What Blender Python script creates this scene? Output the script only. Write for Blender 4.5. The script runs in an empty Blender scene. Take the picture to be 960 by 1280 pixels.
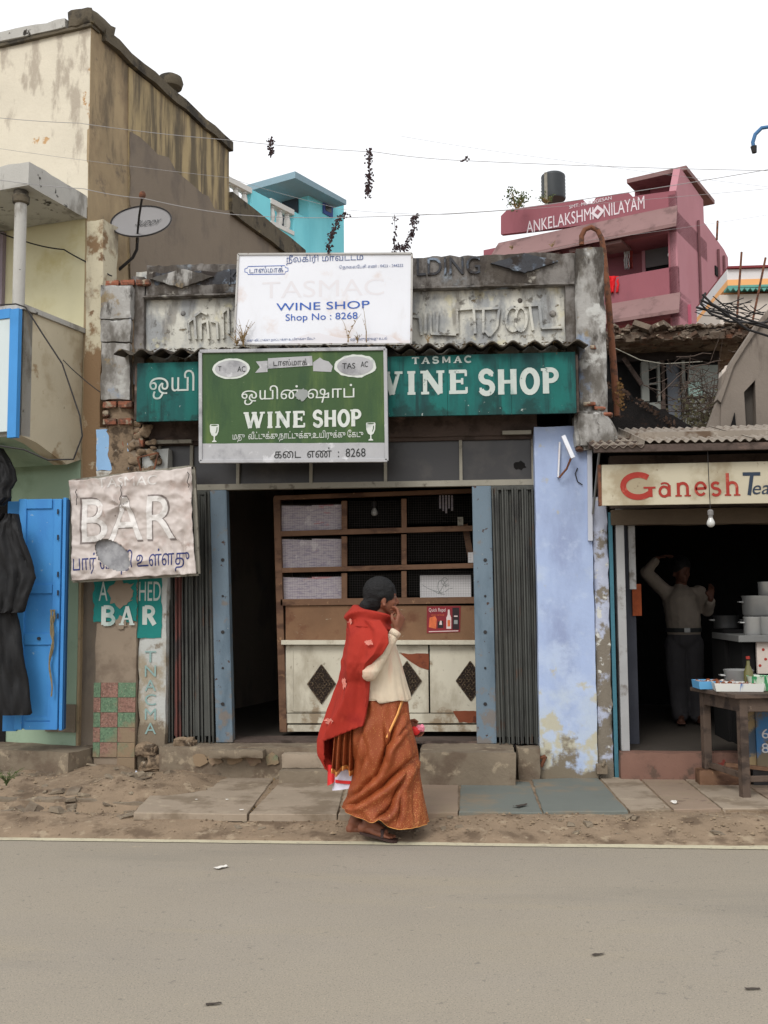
import bpy, bmesh, math, random
import numpy as np
from mathutils import Vector, Matrix, noise, geometry
R = math.radians
rnd = random.Random(7)
scene = bpy.context.scene
# ------------------------------------------------------------------ camera
F = 1290.0
CAM = Vector((0.0, 0.0, 1.42))
YAW, PITCH, ROLL = R(4.66), R(4.95), R(0.4)
fwd = Vector((-math.sin(YAW) * math.cos(PITCH), math.cos(YAW) * math.cos(PITCH), math.sin(PITCH)))
rgt0 = Vector((math.cos(YAW), math.sin(YAW), 0.0))
up0 = rgt0.cross(fwd)
rgt = rgt0 * math.cos(ROLL) - up0 * math.sin(ROLL)
upv = up0 * math.cos(ROLL) + rgt0 * math.sin(ROLL)
cd = bpy.data.cameras.new('camera')
cam = bpy.data.objects.new('camera', cd)
scene.collection.objects.link(cam)
cd.sensor_fit = 'VERTICAL'; cd.sensor_height = 36.0; cd.lens = 36.0 * F / 1280.0
cd.clip_start = 0.05; cd.clip_end = 2000
m = Matrix((rgt, upv, -fwd)).transposed().to_4x4()
m.translation = CAM
cam.matrix_world = m
scene.camera = cam
# ------------------------------------------------------------------ light
scene.view_settings.view_transform = 'Standard'
scene.view_settings.look = 'None'
scene.view_settings.exposure = 0.50
scene.view_settings.gamma = 1
w = bpy.data.worlds.new('World'); scene.world = w; w.use_nodes = True
nt = w.node_tree; nt.nodes.clear()
sky = nt.nodes.new('ShaderNodeTexSky'); sky.sky_type = 'NISHITA'; sky.sun_disc = False
sky.sun_elevation = R(44); sky.sun_rotation = R(200)
sky.air_density = 1.0; sky.dust_density = 4.0
hs = nt.nodes.new('ShaderNodeHueSaturation'); hs.inputs['Saturation'].default_value = 0.10
mx = nt.nodes.new('ShaderNodeMix'); mx.data_type = 'RGBA'       # closed cloud cover evens the sky out
mx.inputs['Factor'].default_value = 0.8
mx.inputs['B'].default_value = (7.6, 7.7, 7.9, 1)
bg = nt.nodes.new('ShaderNodeBackground'); bg.inputs['Strength'].default_value = 0.12
wo = nt.nodes.new('ShaderNodeOutputWorld')
nt.links.new(sky.outputs[0], hs.inputs['Color']); nt.links.new(hs.outputs[0], mx.inputs['A'])
nt.links.new(mx.outputs['Result'], bg.inputs['Color']); nt.links.new(bg.outputs[0], wo.inputs[0])
sd = bpy.data.lights.new('sun', 'SUN'); sd.energy = 1.1; sd.angle = R(22); sd.color = (1.0, 0.97, 0.92)
sun = bpy.data.objects.new('sun', sd); scene.collection.objects.link(sun)
# high, from behind the camera and a little to the left
sun.rotation_euler = (R(46), 0, R(-20)); sun.location = (-4, -8, 15)

# ------------------------------------------------------------------ pixel <-> place
def ray(px, py):
    return fwd + rgt * ((px - 480) / F) + upv * ((640 - py) / F)
def P(px, py, Y):
    v = ray(px, py); t = Y / v.y; return CAM + v * t
def X(px, py, Y): return P(px, py, Y).x
def Z(px, py, Y): return P(px, py, Y).z
def G(px, py, z=0.0):
    v = ray(px, py); t = (z - CAM.z) / v.z; return CAM + v * t
class Frame:
    def __init__(s, px, Y, deg, py=500):
        p = P(px, py, Y); s.o = Vector((p.x, p.y, 0)); s.a = R(deg)
        s.ex = Vector((math.cos(s.a), -math.sin(s.a), 0)); s.ey = Vector((math.sin(s.a), math.cos(s.a), 0))
    def fr(s, px, py, yl=0.0):
        v = ray(px, py); t = ((s.o + s.ey * yl - CAM).dot(s.ey)) / v.dot(s.ey)
        q = CAM + v * t - s.o; return q.dot(s.ex), q.z
    def sd(s, px, py, xl=0.0):
        v = ray(px, py); t = ((s.o + s.ex * xl - CAM).dot(s.ex)) / v.dot(s.ex)
        q = CAM + v * t - s.o; return q.dot(s.ey), q.z

# ------------------------------------------------------------------ colours and materials
def lin(c):
    return tuple(((v / 255) / 12.92 if v / 255 <= 0.04045 else ((v / 255 + 0.055) / 1.055) ** 2.4) for v in c) + (1.0,)
MATS = {}
def mat(name, col, var=0.12, vs=3.0, rough=0.85, metal=0.0, bump=0.25, bs=60.0, layers=(), spec=0.3, alpha=None, trans=0, wave=None):
    """col: sRGB 0-255. layers: dict(c, s, lo, hi, st, ramps=[(axis,a,b,w)], det, bump)"""
    if name in MATS: return MATS[name]
    m = bpy.data.materials.new(name); m.use_nodes = True; MATS[name] = m
    t = m.node_tree; N = t.nodes; L = t.links
    b = N['Principled BSDF']
    b.inputs['Roughness'].default_value = rough; b.inputs['Metallic'].default_value = metal
    b.inputs['Specular IOR Level'].default_value = spec
    geo = N.new('ShaderNodeNewGeometry'); pos = geo.outputs['Position']
    sep = N.new('ShaderNodeSeparateXYZ'); L.new(pos, sep.inputs[0])
    def nz(scale, det=4, st=(1, 1, 1), off=(0, 0, 0), rg=0.6):
        mp = N.new('ShaderNodeMapping'); mp.inputs['Scale'].default_value = st; mp.inputs['Location'].default_value = off
        L.new(pos, mp.inputs['Vector'])
        n = N.new('ShaderNodeTexNoise'); n.inputs['Scale'].default_value = scale; n.inputs['Detail'].default_value = det
        n.inputs['Roughness'].default_value = rg
        L.new(mp.outputs[0], n.inputs['Vector']); return n.outputs['Fac']
    c = lin(col)
    mixb = N.new('ShaderNodeMix'); mixb.data_type = 'RGBA'
    mixb.inputs['A'].default_value = tuple(v * (1 - var) for v in c[:3]) + (1,)
    mixb.inputs['B'].default_value = tuple(min(v * (1 + var), .95) for v in c[:3]) + (1,)
    mr = N.new('ShaderNodeMapRange'); mr.inputs[1].default_value = .3; mr.inputs[2].default_value = .7
    L.new(nz(vs, 6), mr.inputs[0]); L.new(mr.outputs[0], mixb.inputs['Factor'])
    cur = mixb.outputs['Result']; hb = None
    for i, l in enumerate(layers):
        f = nz(l.get('s', 4), l.get('det', 6), l.get('st', (1, 1, 1)), (i * 3.1 + 1.7, i * 1.3, i * 2.3 + .4), l.get('rg', .62))
        for (ax, a, bb, wgt) in l.get('ramps', ()):
            r = N.new('ShaderNodeMapRange'); r.inputs[1].default_value = a; r.inputs[2].default_value = bb
            r.inputs[3].default_value = 0; r.inputs[4].default_value = wgt
            L.new(sep.outputs['XYZ'.index(ax)], r.inputs[0])
            ad = N.new('ShaderNodeMath'); ad.operation = 'ADD'; L.new(f, ad.inputs[0]); L.new(r.outputs[0], ad.inputs[1]); f = ad.outputs[0]
        r = N.new('ShaderNodeMapRange'); r.interpolation_type = 'SMOOTHSTEP'
        r.inputs[1].default_value = l.get('lo', .5); r.inputs[2].default_value = l.get('hi', .6)
        r.inputs[4].default_value = l.get('f', 1.0)
        L.new(f, r.inputs[0])
        mm = N.new('ShaderNodeMix'); mm.data_type = 'RGBA'; L.new(r.outputs[0], mm.inputs['Factor'])
        L.new(cur, mm.inputs['A']); mm.inputs['B'].default_value = lin(l['c']); cur = mm.outputs['Result']
        if l.get('bump'):
            q = N.new('ShaderNodeMath'); q.operation = 'MULTIPLY'; q.inputs[1].default_value = -l['bump']; L.new(r.outputs[0], q.inputs[0])
            if hb is None: hb = q.outputs[0]
            else:
                ad = N.new('ShaderNodeMath'); ad.operation = 'ADD'; L.new(hb, ad.inputs[0]); L.new(q.outputs[0], ad.inputs[1]); hb = ad.outputs[0]
    L.new(cur, b.inputs['Base Color'])
    if bump:
        h = nz(bs, 5, rg=.65)
        if hb is not None:
            ad = N.new('ShaderNodeMath'); ad.operation = 'ADD'; L.new(h, ad.inputs[0]); L.new(hb, ad.inputs[1]); h = ad.outputs[0]
        bp = N.new('ShaderNodeBump'); bp.inputs['Strength'].default_value = bump; bp.inputs['Distance'].default_value = 0.01
        L.new(h, bp.inputs['Height']); L.new(bp.outputs[0], b.inputs['Normal'])
    if alpha is not None: b.inputs['Alpha'].default_value = alpha
    if trans: b.inputs['Transmission Weight'].default_value = trans
    return m

# ------------------------------------------------------------------ objects
COL = scene.collection
def tag(o, label=None, cat=None, group=None, kind=None):
    if label: o['label'] = label
    if cat: o['category'] = cat
    if group: o['group'] = group
    if kind: o['kind'] = kind
    return o
def thing(name, label, cat, loc=(0, 0, 0), rz=0, group=None):
    o = bpy.data.objects.new(name, None); o.empty_display_size = .1; COL.objects.link(o)
    o.location = loc; o.rotation_euler = (0, 0, rz)
    return tag(o, label, cat, group)
def copy_tree(o, parent=None):
    c = o.copy(); COL.objects.link(c); c.parent = parent
    for ch in list(o.children): copy_tree(ch, c)
    return c
class MB:
    """collects shapes; build() links ONE mesh object. Points are in the space of the thing (origin off)."""
    def __init__(s, off=(0, 0, 0)): s.v = []; s.f = []; s.off = Vector(off)
    def add(s, vs, fs):
        k = len(s.v); s.v += [Vector(p) - s.off for p in vs]; s.f += [tuple(i + k for i in f) for f in fs]; return s
    def box(s, x0, x1, y0, y1, z0, z1):
        if x0 > x1: x0, x1 = x1, x0
        if z0 > z1: z0, z1 = z1, z0
        if y0 > y1: y0, y1 = y1, y0
        return s.add([(x, y, z) for x in (x0, x1) for y in (y0, y1) for z in (z0, z1)],
                     [(0, 1, 3, 2), (4, 6, 7, 5), (0, 4, 5, 1), (2, 3, 7, 6), (0, 2, 6, 4), (1, 5, 7, 3)])
    def hexa(s, b, t):   # bottom 4, top 4 points, both counter-clockwise from above
        return s.add(list(b) + list(t), [(3, 2, 1, 0), (4, 5, 6, 7)] + [(i, (i + 1) % 4, 4 + (i + 1) % 4, 4 + i) for i in range(4)])
    def bar(s, p, q, w, d, up=(0, 0, 1)):
        p = Vector(p); q = Vector(q); a = (q - p).normalized(); u = Vector(up)
        if abs(a.dot(u)) > .95: u = Vector((0, 1, 0))
        b = a.cross(u).normalized() * w / 2; c = a.cross(b).normalized() * d / 2
        return s.hexa([p - b - c, p + b - c, p + b + c, p - b + c], [q - b - c, q + b - c, q + b + c, q - b + c])
    def plate(s, pts, a0, a1, axis='y'):   # polygon pts (u,z) extruded along axis
        n = len(pts)
        mk = (lambda u, z, a: (u, a, z)) if axis == 'y' else ((lambda u, z, a: (a, u, z)) if axis == 'x' else (lambda u, z, a: (u, z, a)))
        vs = [mk(u, z, a0) for u, z in pts] + [mk(u, z, a1) for u, z in pts]
        return s.add(vs, [tuple(range(n)), tuple(range(2 * n - 1, n - 1, -1))] + [(i, i + n, (i + 1) % n + n, (i + 1) % n) for i in range(n)])
    def tube(s, pts, r, n=8, cap=True, sy=1.0):
        pts = [Vector(p) for p in pts]; m = len(pts)
        rr = r if isinstance(r, (list, tuple)) else [r] * m
        k = []; prev = None
        for i in range(m):
            a = (pts[min(i + 1, m - 1)] - pts[max(i - 1, 0)]).normalized()
            if prev is None:
                u = Vector((0, 0, 1)) if abs(a.z) < .9 else Vector((0, 1, 0)); b = a.cross(u).normalized()
            else:
                b = (prev - a * prev.dot(a)).normalized()
            prev = b; c = a.cross(b)
            k += [pts[i] + (b * math.cos(2 * math.pi * j / n) + c * math.sin(2 * math.pi * j / n) * sy) * rr[i] for j in range(n)]
        fs = [(i * n + j, i * n + (j + 1) % n, (i + 1) * n + (j + 1) % n, (i + 1) * n + j) for i in range(m - 1) for j in range(n)]
        if cap: fs += [tuple(range(n - 1, -1, -1)), tuple((m - 1) * n + j for j in range(n))]
        return s.add(k, fs)
    def lathe(s, prof, c, n=20, cap=True):   # prof [(r,z)]
        k = [(c[0] + r * math.cos(2 * math.pi * j / n), c[1] + r * math.sin(2 * math.pi * j / n), c[2] + z) for r, z in prof for j in range(n)]
        fs = [(i * n + j, i * n + (j + 1) % n, (i + 1) * n + (j + 1) % n, (i + 1) * n + j) for i in range(len(prof) - 1) for j in range(n)]
        if cap: fs += [tuple(range(n - 1, -1, -1)), tuple((len(prof) - 1) * n + j for j in range(n))]
        return s.add(k, fs)
    def sphere(s, c, r, n=12, m=8, sc=(1, 1, 1), rot=None):
        c = Vector(c); k = []
        for i in range(m + 1):
            th = math.pi * i / m
            for j in range(n):
                p = Vector((math.sin(th) * math.cos(2 * math.pi * j / n) * sc[0], math.sin(th) * math.sin(2 * math.pi * j / n) * sc[1], math.cos(th) * sc[2])) * r
                k.append(c + (rot @ p if rot else p))
        return s.add(k, [(i * n + j, (i + 1) * n + j, (i + 1) * n + (j + 1) % n, i * n + (j + 1) % n) for i in range(m) for j in range(n)])
    def cap(s, p, q, r0, r1, n=12):
        s.sphere(p, r0, n, 8); s.sphere(q, r1, n, 8)
        p = Vector(p); q = Vector(q)
        if (q - p).length > 1e-4: s.tube([p, q], [r0, r1], n)
        return s
    def block(s, x0, x1, y0, y1, z0, z1, seg=.07, amp=.006, fr=5.0, edge=.007, top=None, front=None):
        """old masonry: gridded box, worn edges, uneven faces"""
        lo = (min(x0, x1), min(y0, y1), min(z0, z1)); hi = (max(x0, x1), max(y0, y1), max(z0, z1))
        n = [max(1, int(math.ceil((hi[i] - lo[i]) / seg))) for i in range(3)]
        ids = {}; vs = []; fs = []
        def vid(i, j, k):
            key = (i, j, k)
            if key in ids: return ids[key]
            g = (i, j, k); p = [lo[a] + (hi[a] - lo[a]) * g[a] / n[a] for a in range(3)]
            q = Vector(p)
            dv = noise.noise_vector(q * fr) * amp + noise.noise_vector(q * fr * 4) * amp * .5
            ext = [a for a in range(3) if g[a] in (0, n[a])]
            if len(ext) >= 2:
                e = edge * (0.3 + 1.6 * abs(noise.noise(q * 9)))
                for a in ext: dv[a] += e if g[a] == 0 else -e
            if top is not None:
                t = (p[2] - lo[2]) / max(hi[2] - lo[2], 1e-6); p[2] = lo[2] + t * (top(p[0]) - lo[2])
            q = Vector(p) + dv
            ids[key] = len(vs); vs.append(q); return ids[key]
        for a in range(3):
            b, c = (a + 1) % 3, (a + 2) % 3
            for side in (0, n[a]):
                for i in range(n[b]):
                    for j in range(n[c]):
                        def g(u, v_):
                            k = [0, 0, 0]; k[a] = side; k[b] = u; k[c] = v_; return vid(*k)
                        q = (g(i, j), g(i + 1, j), g(i + 1, j + 1), g(i, j + 1))
                        fs.append(q if side else q[::-1])
        return s.add(vs, fs)
    def corr(s, x0, x1, yf, yb, zf, zb, pitch, amp, th=.008, ph=0.0, ny=2, jag=0.0):
        n = max(4, int((x1 - x0) / pitch * 10)); vs = []
        for lay in (0, 1):
            for j in range(ny + 1):
                for i in range(n + 1):
                    x = x0 + (x1 - x0) * i / n; t = j / ny
                    y = yf + (yb - yf) * t
                    if j == 0 and jag: y += jag * noise.noise(Vector((x * 5, 1, 0)))
                    z = zf + (zb - zf) * t + amp * math.sin(2 * math.pi * x / pitch + ph) + (th if lay else 0)
                    vs.append((x, y, z))
        W = n + 1; H = (ny + 1) * W; fs = []
        for j in range(ny):
            for i in range(n):
                a = j * W + i; fs.append((a, a + W, a + W + 1, a + 1)); fs.append((H + a, H + a + 1, H + a + W + 1, H + a + W))
        for i in range(n):
            fs.append((i, i + 1, H + i + 1, H + i)); a = ny * W + i; fs.append((a, H + a, H + a + 1, a + 1))
        for j in range(ny):
            a = j * W; fs.append((a, H + a, H + a + W, a + W)); a = j * W + n; fs.append((a, a + W, H + a + W, H + a))
        return s.add(vs, fs)
    def build(s, name, m, parent=None, smooth=False, bevel=0, loc=None, sub=0, fixn=False):
        me = bpy.data.meshes.new(name); me.from_pydata([tuple(v) for v in s.v], [], s.f)
        if fixn:
            b = bmesh.new(); b.from_mesh(me); bmesh.ops.recalc_face_normals(b, faces=b.faces); b.to_mesh(me); b.free()
        me.validate()
        if smooth:
            for p in me.polygons: p.use_smooth = True
        if m is not None: me.materials.append(m)
        if smooth: me.set_sharp_from_angle(angle=R(38))
        o = bpy.data.objects.new(name, me); COL.objects.link(o)
        if parent is not None: o.parent = parent
        if loc is not None: o.location = loc
        if bevel:
            bv = o.modifiers.new('bevel', 'BEVEL'); bv.width = bevel; bv.segments = 2; bv.limit_method = 'ANGLE'
        if sub:
            sv = o.modifiers.new('sub', 'SUBSURF'); sv.levels = sub; sv.render_levels = sub
        return o
def smooth_angle(o, deg=40):
    for p in o.data.polygons: p.use_smooth = True
    o.data.set_sharp_from_angle(angle=R(deg))
def jag(pts, step, amp, seed=0):
    r = random.Random(seed); out = []
    for i in range(len(pts)):
        a = Vector(pts[i]); b = Vector(pts[(i + 1) % len(pts)]); n = max(1, int((b - a).length / step))
        d = (b - a).normalized(); pr = Vector((-d.y, d.x))
        for k in range(n):
            q = a + (b - a) * k / n + pr * r.uniform(-amp, amp); out.append((q.x, q.y))
    return out
def blob(cx, cz, rx, rz, seed=0, n=22, amp=.25):
    r = random.Random(seed); return [(cx + rx * math.cos(6.2832 * i / n) * (1 + r.uniform(-amp, amp)), cz + rz * math.sin(6.2832 * i / n) * (1 + r.uniform(-amp, amp))) for i in range(n)]
def ring(cx, cz, rx, rz, n=40):
    return [(cx + rx * math.cos(6.2832 * i / n), cz + rz * math.sin(6.2832 * i / n)) for i in range(n)]

# ---- lettering: flat print lying on a board. fn maps (u right, v up) to a point
def text_mesh(s, bold=0.0, res=4):
    """outlines of the writing -> flat triangles, filled by winding number so that overlapping contours stay solid"""
    cu = bpy.data.curves.new('t', 'FONT'); cu.body = s; cu.size = 1; cu.offset = bold; cu.resolution_u = res; cu.fill_mode = 'NONE'
    o = bpy.data.objects.new('t', cu); COL.objects.link(o)
    bpy.context.view_layer.update()
    me = bpy.data.meshes.new_from_object(o.evaluated_get(bpy.context.evaluated_depsgraph_get()))
    bpy.data.objects.remove(o); bpy.data.curves.remove(cu)
    n = len(me.vertices); co = [me.vertices[i].co.xy.copy() for i in range(n)]; ed = [tuple(e.vertices) for e in me.edges]
    bpy.data.meshes.remove(me)
    nxt = {}
    for a, b in ed: nxt.setdefault(a, []).append(b); nxt.setdefault(b, []).append(a)
    seen = set(); loops = []
    for st in range(n):
        if st in seen or st not in nxt: continue
        lp = [st]; seen.add(st); cur = (st + 1) if (st + 1) in nxt[st] else nxt[st][0]
        while cur not in seen:
            seen.add(cur); lp.append(cur); c2 = [q for q in nxt[cur] if q not in seen]
            if not c2: break
            cur = (cur + 1) if (cur + 1) in c2 else c2[0]
        if len(lp) > 2: loops.append(lp)
    E = [(lp[k], lp[(k + 1) % len(lp)]) for lp in loops for k in range(len(lp))]
    V, _, Fc, _, _, _ = geometry.delaunay_2d_cdt(co, E, [], 0, 1e-5)
    A = np.array([co[a] for a, b in E]); B = np.array([co[b] for a, b in E]); out = []
    for f in Fc:
        cx = sum(V[i].x for i in f) / len(f); cy = sum(V[i].y for i in f) / len(f)
        up = (A[:, 1] <= cy) & (B[:, 1] > cy); dn_ = (A[:, 1] > cy) & (B[:, 1] <= cy)
        side_ = (B[:, 0] - A[:, 0]) * (cy - A[:, 1]) - (cx - A[:, 0]) * (B[:, 1] - A[:, 1])
        if int((up & (side_ > 0)).sum()) - int((dn_ & (side_ < 0)).sum()): out.append(list(f))
    return V, out, loops, co
def text(s, name, m, parent, x0, x1, z0, z1, y, bold=0.0, ext=0.002, off=(0, 0, 0), shear=0.0, fn=None, slope=0.0, keep=None, fine=0.0):
    V, F_, loops, co = text_mesh(s, bold)
    us = {i for f in F_ for i in f}
    ax, bx = min(V[i].x for i in us), max(V[i].x for i in us); ay, by = min(V[i].y for i in us), max(V[i].y for i in us)
    def mp(p):
        x = x0 + (x1 - x0) * (p.x - ax) / (bx - ax); z = z0 + (z1 - z0) * (p.y - ay) / (by - ay)
        return (x + shear * (z - z0), z + slope * (x - x0))
    b = bmesh.new(); bv = {i: b.verts.new((*mp(V[i]), 0)) for i in us}
    for f in F_:
        try: b.faces.new([bv[i] for i in f])
        except ValueError: pass
    if fn:
        if fine:
            bmesh.ops.triangulate(b, faces=b.faces)
            for _ in range(6):
                es = [e for e in b.edges if e.calc_length() > fine]
                if not es: break
                bmesh.ops.subdivide_edges(b, edges=es, cuts=1); bmesh.ops.triangulate(b, faces=b.faces)
        if keep: bmesh.ops.delete(b, geom=[f for f in b.faces if not keep(f.calc_center_median().x, f.calc_center_median().y)], context='FACES')
        for v in b.verts: v.co = fn(v.co.x, v.co.y)
    else:
        for v in b.verts: v.co = (v.co.x, y - ext, v.co.y)
        if ext > .005:
            for lp in loops:
                q = [mp(co[i]) for i in lp]; fr_ = [b.verts.new((u, y - ext, w_)) for u, w_ in q]; bk = [b.verts.new((u, y + .004, w_)) for u, w_ in q]
                for k in range(len(q)): b.faces.new((fr_[k], fr_[(k + 1) % len(q)], bk[(k + 1) % len(q)], bk[k]))
    for v in b.verts: v.co -= Vector(off)
    bmesh.ops.recalc_face_normals(b, faces=b.faces)
    me = bpy.data.meshes.new(name); b.to_mesh(me); b.free(); me.materials.append(m)
    o = bpy.data.objects.new(name, me); COL.objects.link(o); o.parent = parent
    return o
def arc(cx, cy, rx, ry, a0, a1, n=12):
    return [(cx + rx * math.cos(R(a0 + (a1 - a0) * i / n)), cy + ry * math.sin(R(a0 + (a1 - a0) * i / n))) for i in range(n + 1)]
def serifs(*xs_z): return [([(x - .14, z), (x + .14, z)], .45) for x, z in xs_z]
GL = {   # slab letters: (advance, [(polyline, weight)])
 'I': (.42, [([(.2, 0), (.2, 1)], 1)] + serifs((.2, .03), (.2, .97))),
 'W': (1.15, [([(.12, 1), (.34, 0)], 1), ([(.34, 0), (.56, .95)], .6), ([(.56, .95), (.78, 0)], 1), ([(.78, 0), (1.0, 1)], .6)] + serifs((.12, .97), (1.0, .97), (.56, .97))),
 'N': (.88, [([(.16, 0), (.16, 1)], .7), ([(.16, 1), (.70, 0)], 1), ([(.70, 0), (.70, 1)], .7)] + serifs((.16, .03), (.14, .97), (.70, .97))),
 'E': (.74, [([(.16, 0), (.16, 1)], 1), ([(.02, .04), (.64, .04)], .6), ([(.02, .96), (.62, .96)], .6), ([(.16, .52), (.5, .52)], .5), ([(.63, 0), (.63, .26)], .4), ([(.61, 1), (.61, .74)], .4), ([(.48, .38), (.48, .66)], .4)]),
 'S': (.74, [([(.60, .92), (.60, .74)], .4), (arc(.36, .74, .24, .23, 20, 270, 12) + arc(.36, .27, .26, .24, 90, -160, 12), .9), ([(.1, .08), (.1, .28)], .4)]),
 'H': (.92, [([(.17, 0), (.17, 1)], 1), ([(.72, 0), (.72, 1)], 1), ([(.17, .5), (.72, .5)], .6)] + serifs((.17, .03), (.17, .97), (.72, .03), (.72, .97))),
 'O': (.86, [(arc(.42, .5, .32, .46, 0, 360, 22), .95)]),
 'P': (.76, [([(.17, 0), (.17, 1)], 1), ([(.17, .96)] + arc(.38, .73, .26, .23, 90, -90, 10) + [(.17, .5)], .8)] + serifs((.17, .03), (.1, .97))),
 'T': (.74, [([(.36, 0), (.36, 1)], 1), ([(.03, .95), (.69, .95)], .6), ([(.04, 1), (.04, .78)], .4), ([(.68, 1), (.68, .78)], .4)] + serifs((.36, .03))),
 'A': (.84, [([(.12, 0), (.42, 1)], .7), ([(.42, 1), (.70, 0)], 1), ([(.2, .33), (.62, .33)], .5)] + serifs((.12, .03), (.70, .03))),
 'M': (1.0, [([(.16, 0), (.16, 1)], .8), ([(.16, 1), (.48, .15)], .9), ([(.48, .15), (.8, 1)], .6), ([(.8, 1), (.8, 0)], .9)]),
 'C': (.78, [(arc(.42, .5, .34, .46, 45, 315, 18), .95)]),
 'B': (.78, [([(.17, 0), (.17, 1)], 1), ([(.17, .96)] + arc(.38, .75, .22, .21, 90, -90, 8) + [(.17, .54)], .8), ([(.17, .5)] + arc(.4, .27, .26, .23, 90, -90, 8) + [(.17, .04)], .8)]),
 'R': (.84, [([(.17, 0), (.17, 1)], 1), ([(.17, .96)] + arc(.4, .73, .24, .23, 90, -90, 8) + [(.17, .5)], .8), ([(.42, .5), (.72, 0)], 1)]),
 'G': (1.0, [(arc(.48, .5, .40, .48, 48, 318, 20), 1.25), ([(.80, .02), (.80, .42)], .9), ([(.62, .42), (.94, .42)], .4)]),
 'a': (.68, [(arc(.28, .22, .2, .22, 20, 380, 14), .8), ([(.50, .0), (.50, .5)], .9), (arc(.3, .46, .2, .14, 0, 140, 6), .55)]),
 'n': (.72, [([(.14, 0), (.14, .6)], .9), (arc(.34, .38, .2, .2, 180, 0, 8) + [(.54, 0)], .85)] + serifs((.14, .02), (.54, .02))),
 'e': (.66, [([(.1, .32), (.54, .34)] + arc(.32, .32, .22, .28, 5, 320, 14), .8)]),
 's': (.54, [(arc(.24, .45, .16, .13, 30, 270, 8) + arc(.24, .17, .18, .15, 90, -150, 8), .85)]),
 'h': (.72, [([(.14, 0), (.14, 1)], .95), (arc(.34, .38, .2, .2, 180, 0, 8) + [(.54, 0)], .85)] + serifs((.14, .02), (.54, .02))),
 't': (.60, [([(.05, .98), (.75, .98)], .9), ([(.42, .98), (.28, 0)], .9)]),
 ' ': (.42, []), '.': (.3, [([(.1, .05), (.2, .05)], 1)]),
}
def ribbon(mb, pts, wd, y, zoff=0, th=.0012, fn=None):
    """flat stroke, one closed thin strip"""
    P2 = [Vector(p) for p in pts]; Lf = []; Rt = []; n = len(P2)
    closed = (P2[0] - P2[-1]).length < 1e-5
    for i in range(n):
        if closed and i in (0, n - 1): a = (P2[1] - P2[n - 2]).normalized()
        else: a = (P2[min(i + 1, n - 1)] - P2[max(i - 1, 0)]).normalized()
        q = Vector((-a.y, a.x)) * wd / 2; Lf.append(P2[i] + q); Rt.append(P2[i] - q)
    vs = []
    for i in range(n):
        for s_ in (Lf[i], Rt[i]):
            if fn: vs.append(fn(s_.x, s_.y))
            else: vs.append((s_.x, y, s_.y))
    mb.add(vs, [(2 * i, 2 * i + 1, 2 * i + 3, 2 * i + 2) for i in range(n - 1)])
def letters(s, name, m, parent, x0, x1, z0, z1, y, wt=.17, gap=.06, off=(0, 0, 0), shear=0.0, drop=()):
    """hand-painted slab lettering"""
    adv = sum(GL[c][0] + gap for c in s) - gap; sx = (x1 - x0) / adv; sz = (z1 - z0); cx = x0
    mb = MB(off); k = 0; w_ = wt * min(sx, sz)
    for ci, c in enumerate(s):
        for pts, wg in GL[c][1]:
            if ci in drop: continue
            pp = [(cx + px_ * sx + shear * pz * sz, z0 + pz * sz) for px_, pz in pts]
            k += 1; ribbon(mb, pp, w_ * wg, y - .0002 * (k % 8))
        cx += (GL[c][0] + gap) * sx
    return mb.build(name, m, parent)
def wire(pts, r, name, label, cat='wire', m=None, group=None, sag=0.0, n=24):
    P3 = [Vector(p) for p in pts]; out = []
    for a, b in zip(P3, P3[1:]):
        for i in range(n):
            t = i / n; q = a.lerp(b, t); q.z -= sag * 4 * t * (1 - t); out.append(q)
    out.append(P3[-1])
    o = MB(out[0]).tube(out, r, 5).build(name, m, None, True, loc=out[0])
    return tag(o, label, cat, group)
# ================================================================== materials of the place
road_m = mat('asphalt_dusty', (144, 136, 124), .06, 1.2, .92, bump=.35, bs=170, layers=[
    dict(c=(148, 139, 124), s=.9, st=(.35, 1, 1), lo=.44, hi=.7, f=.7, ramps=[('Y', 3.2, 6.2, .14)]),
    dict(c=(124, 119, 110), s=1.6, st=(.2, 1, 1), lo=.50, hi=.72, f=.5), dict(c=(150, 140, 122), s=2.2, st=(.15, 1, 1), lo=.54, hi=.66, f=.5),
    dict(c=(176, 164, 144), s=120, lo=.57, hi=.64, f=.45, det=3), dict(c=(82, 78, 72), s=140, lo=.56, hi=.63, f=.5, det=3), dict(c=(100, 96, 90), s=26, lo=.62, hi=.7, f=.5),
    dict(c=(170, 156, 134), s=7, lo=.69, hi=.72, f=.6)])
dirt_m = mat('brown_dirt', (134, 116, 96), .16, 5, .97, bump=.6, bs=70, layers=[
    dict(c=(102, 86, 70), s=5, lo=.5, hi=.66), dict(c=(156, 140, 118), s=9, lo=.56, hi=.66, f=.8), dict(c=(90, 74, 58), s=26, lo=.6, hi=.68, f=.6)])
line_m = mat('worn_white_paint', (190, 182, 156), .08, 6, .8, bump=.2, layers=[dict(c=(158, 148, 130), s=30, lo=.53, hi=.66, f=.8), dict(c=(168, 156, 134), s=4, st=(1, 3, 1), lo=.52, hi=.7, f=.7)])
slab_m = mat('dusty_slab', (150, 136, 119), .08, 3, .93, bump=.3, bs=50, layers=[
    dict(c=(124, 110, 93), s=3.5, lo=.46, hi=.62), dict(c=(166, 152, 132), s=7, lo=.58, hi=.7, f=.7), dict(c=(112, 96, 80), s=30, lo=.64, hi=.7, f=.5)])
slab_blue_m = mat('blue_grey_slab', (108, 112, 106), .06, 3, .85, bump=.2, layers=[dict(c=(128, 116, 98), s=2.4, lo=.48, hi=.64, f=.9), dict(c=(104, 108, 104), s=14, lo=.6, hi=.7, f=.5)])
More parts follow.
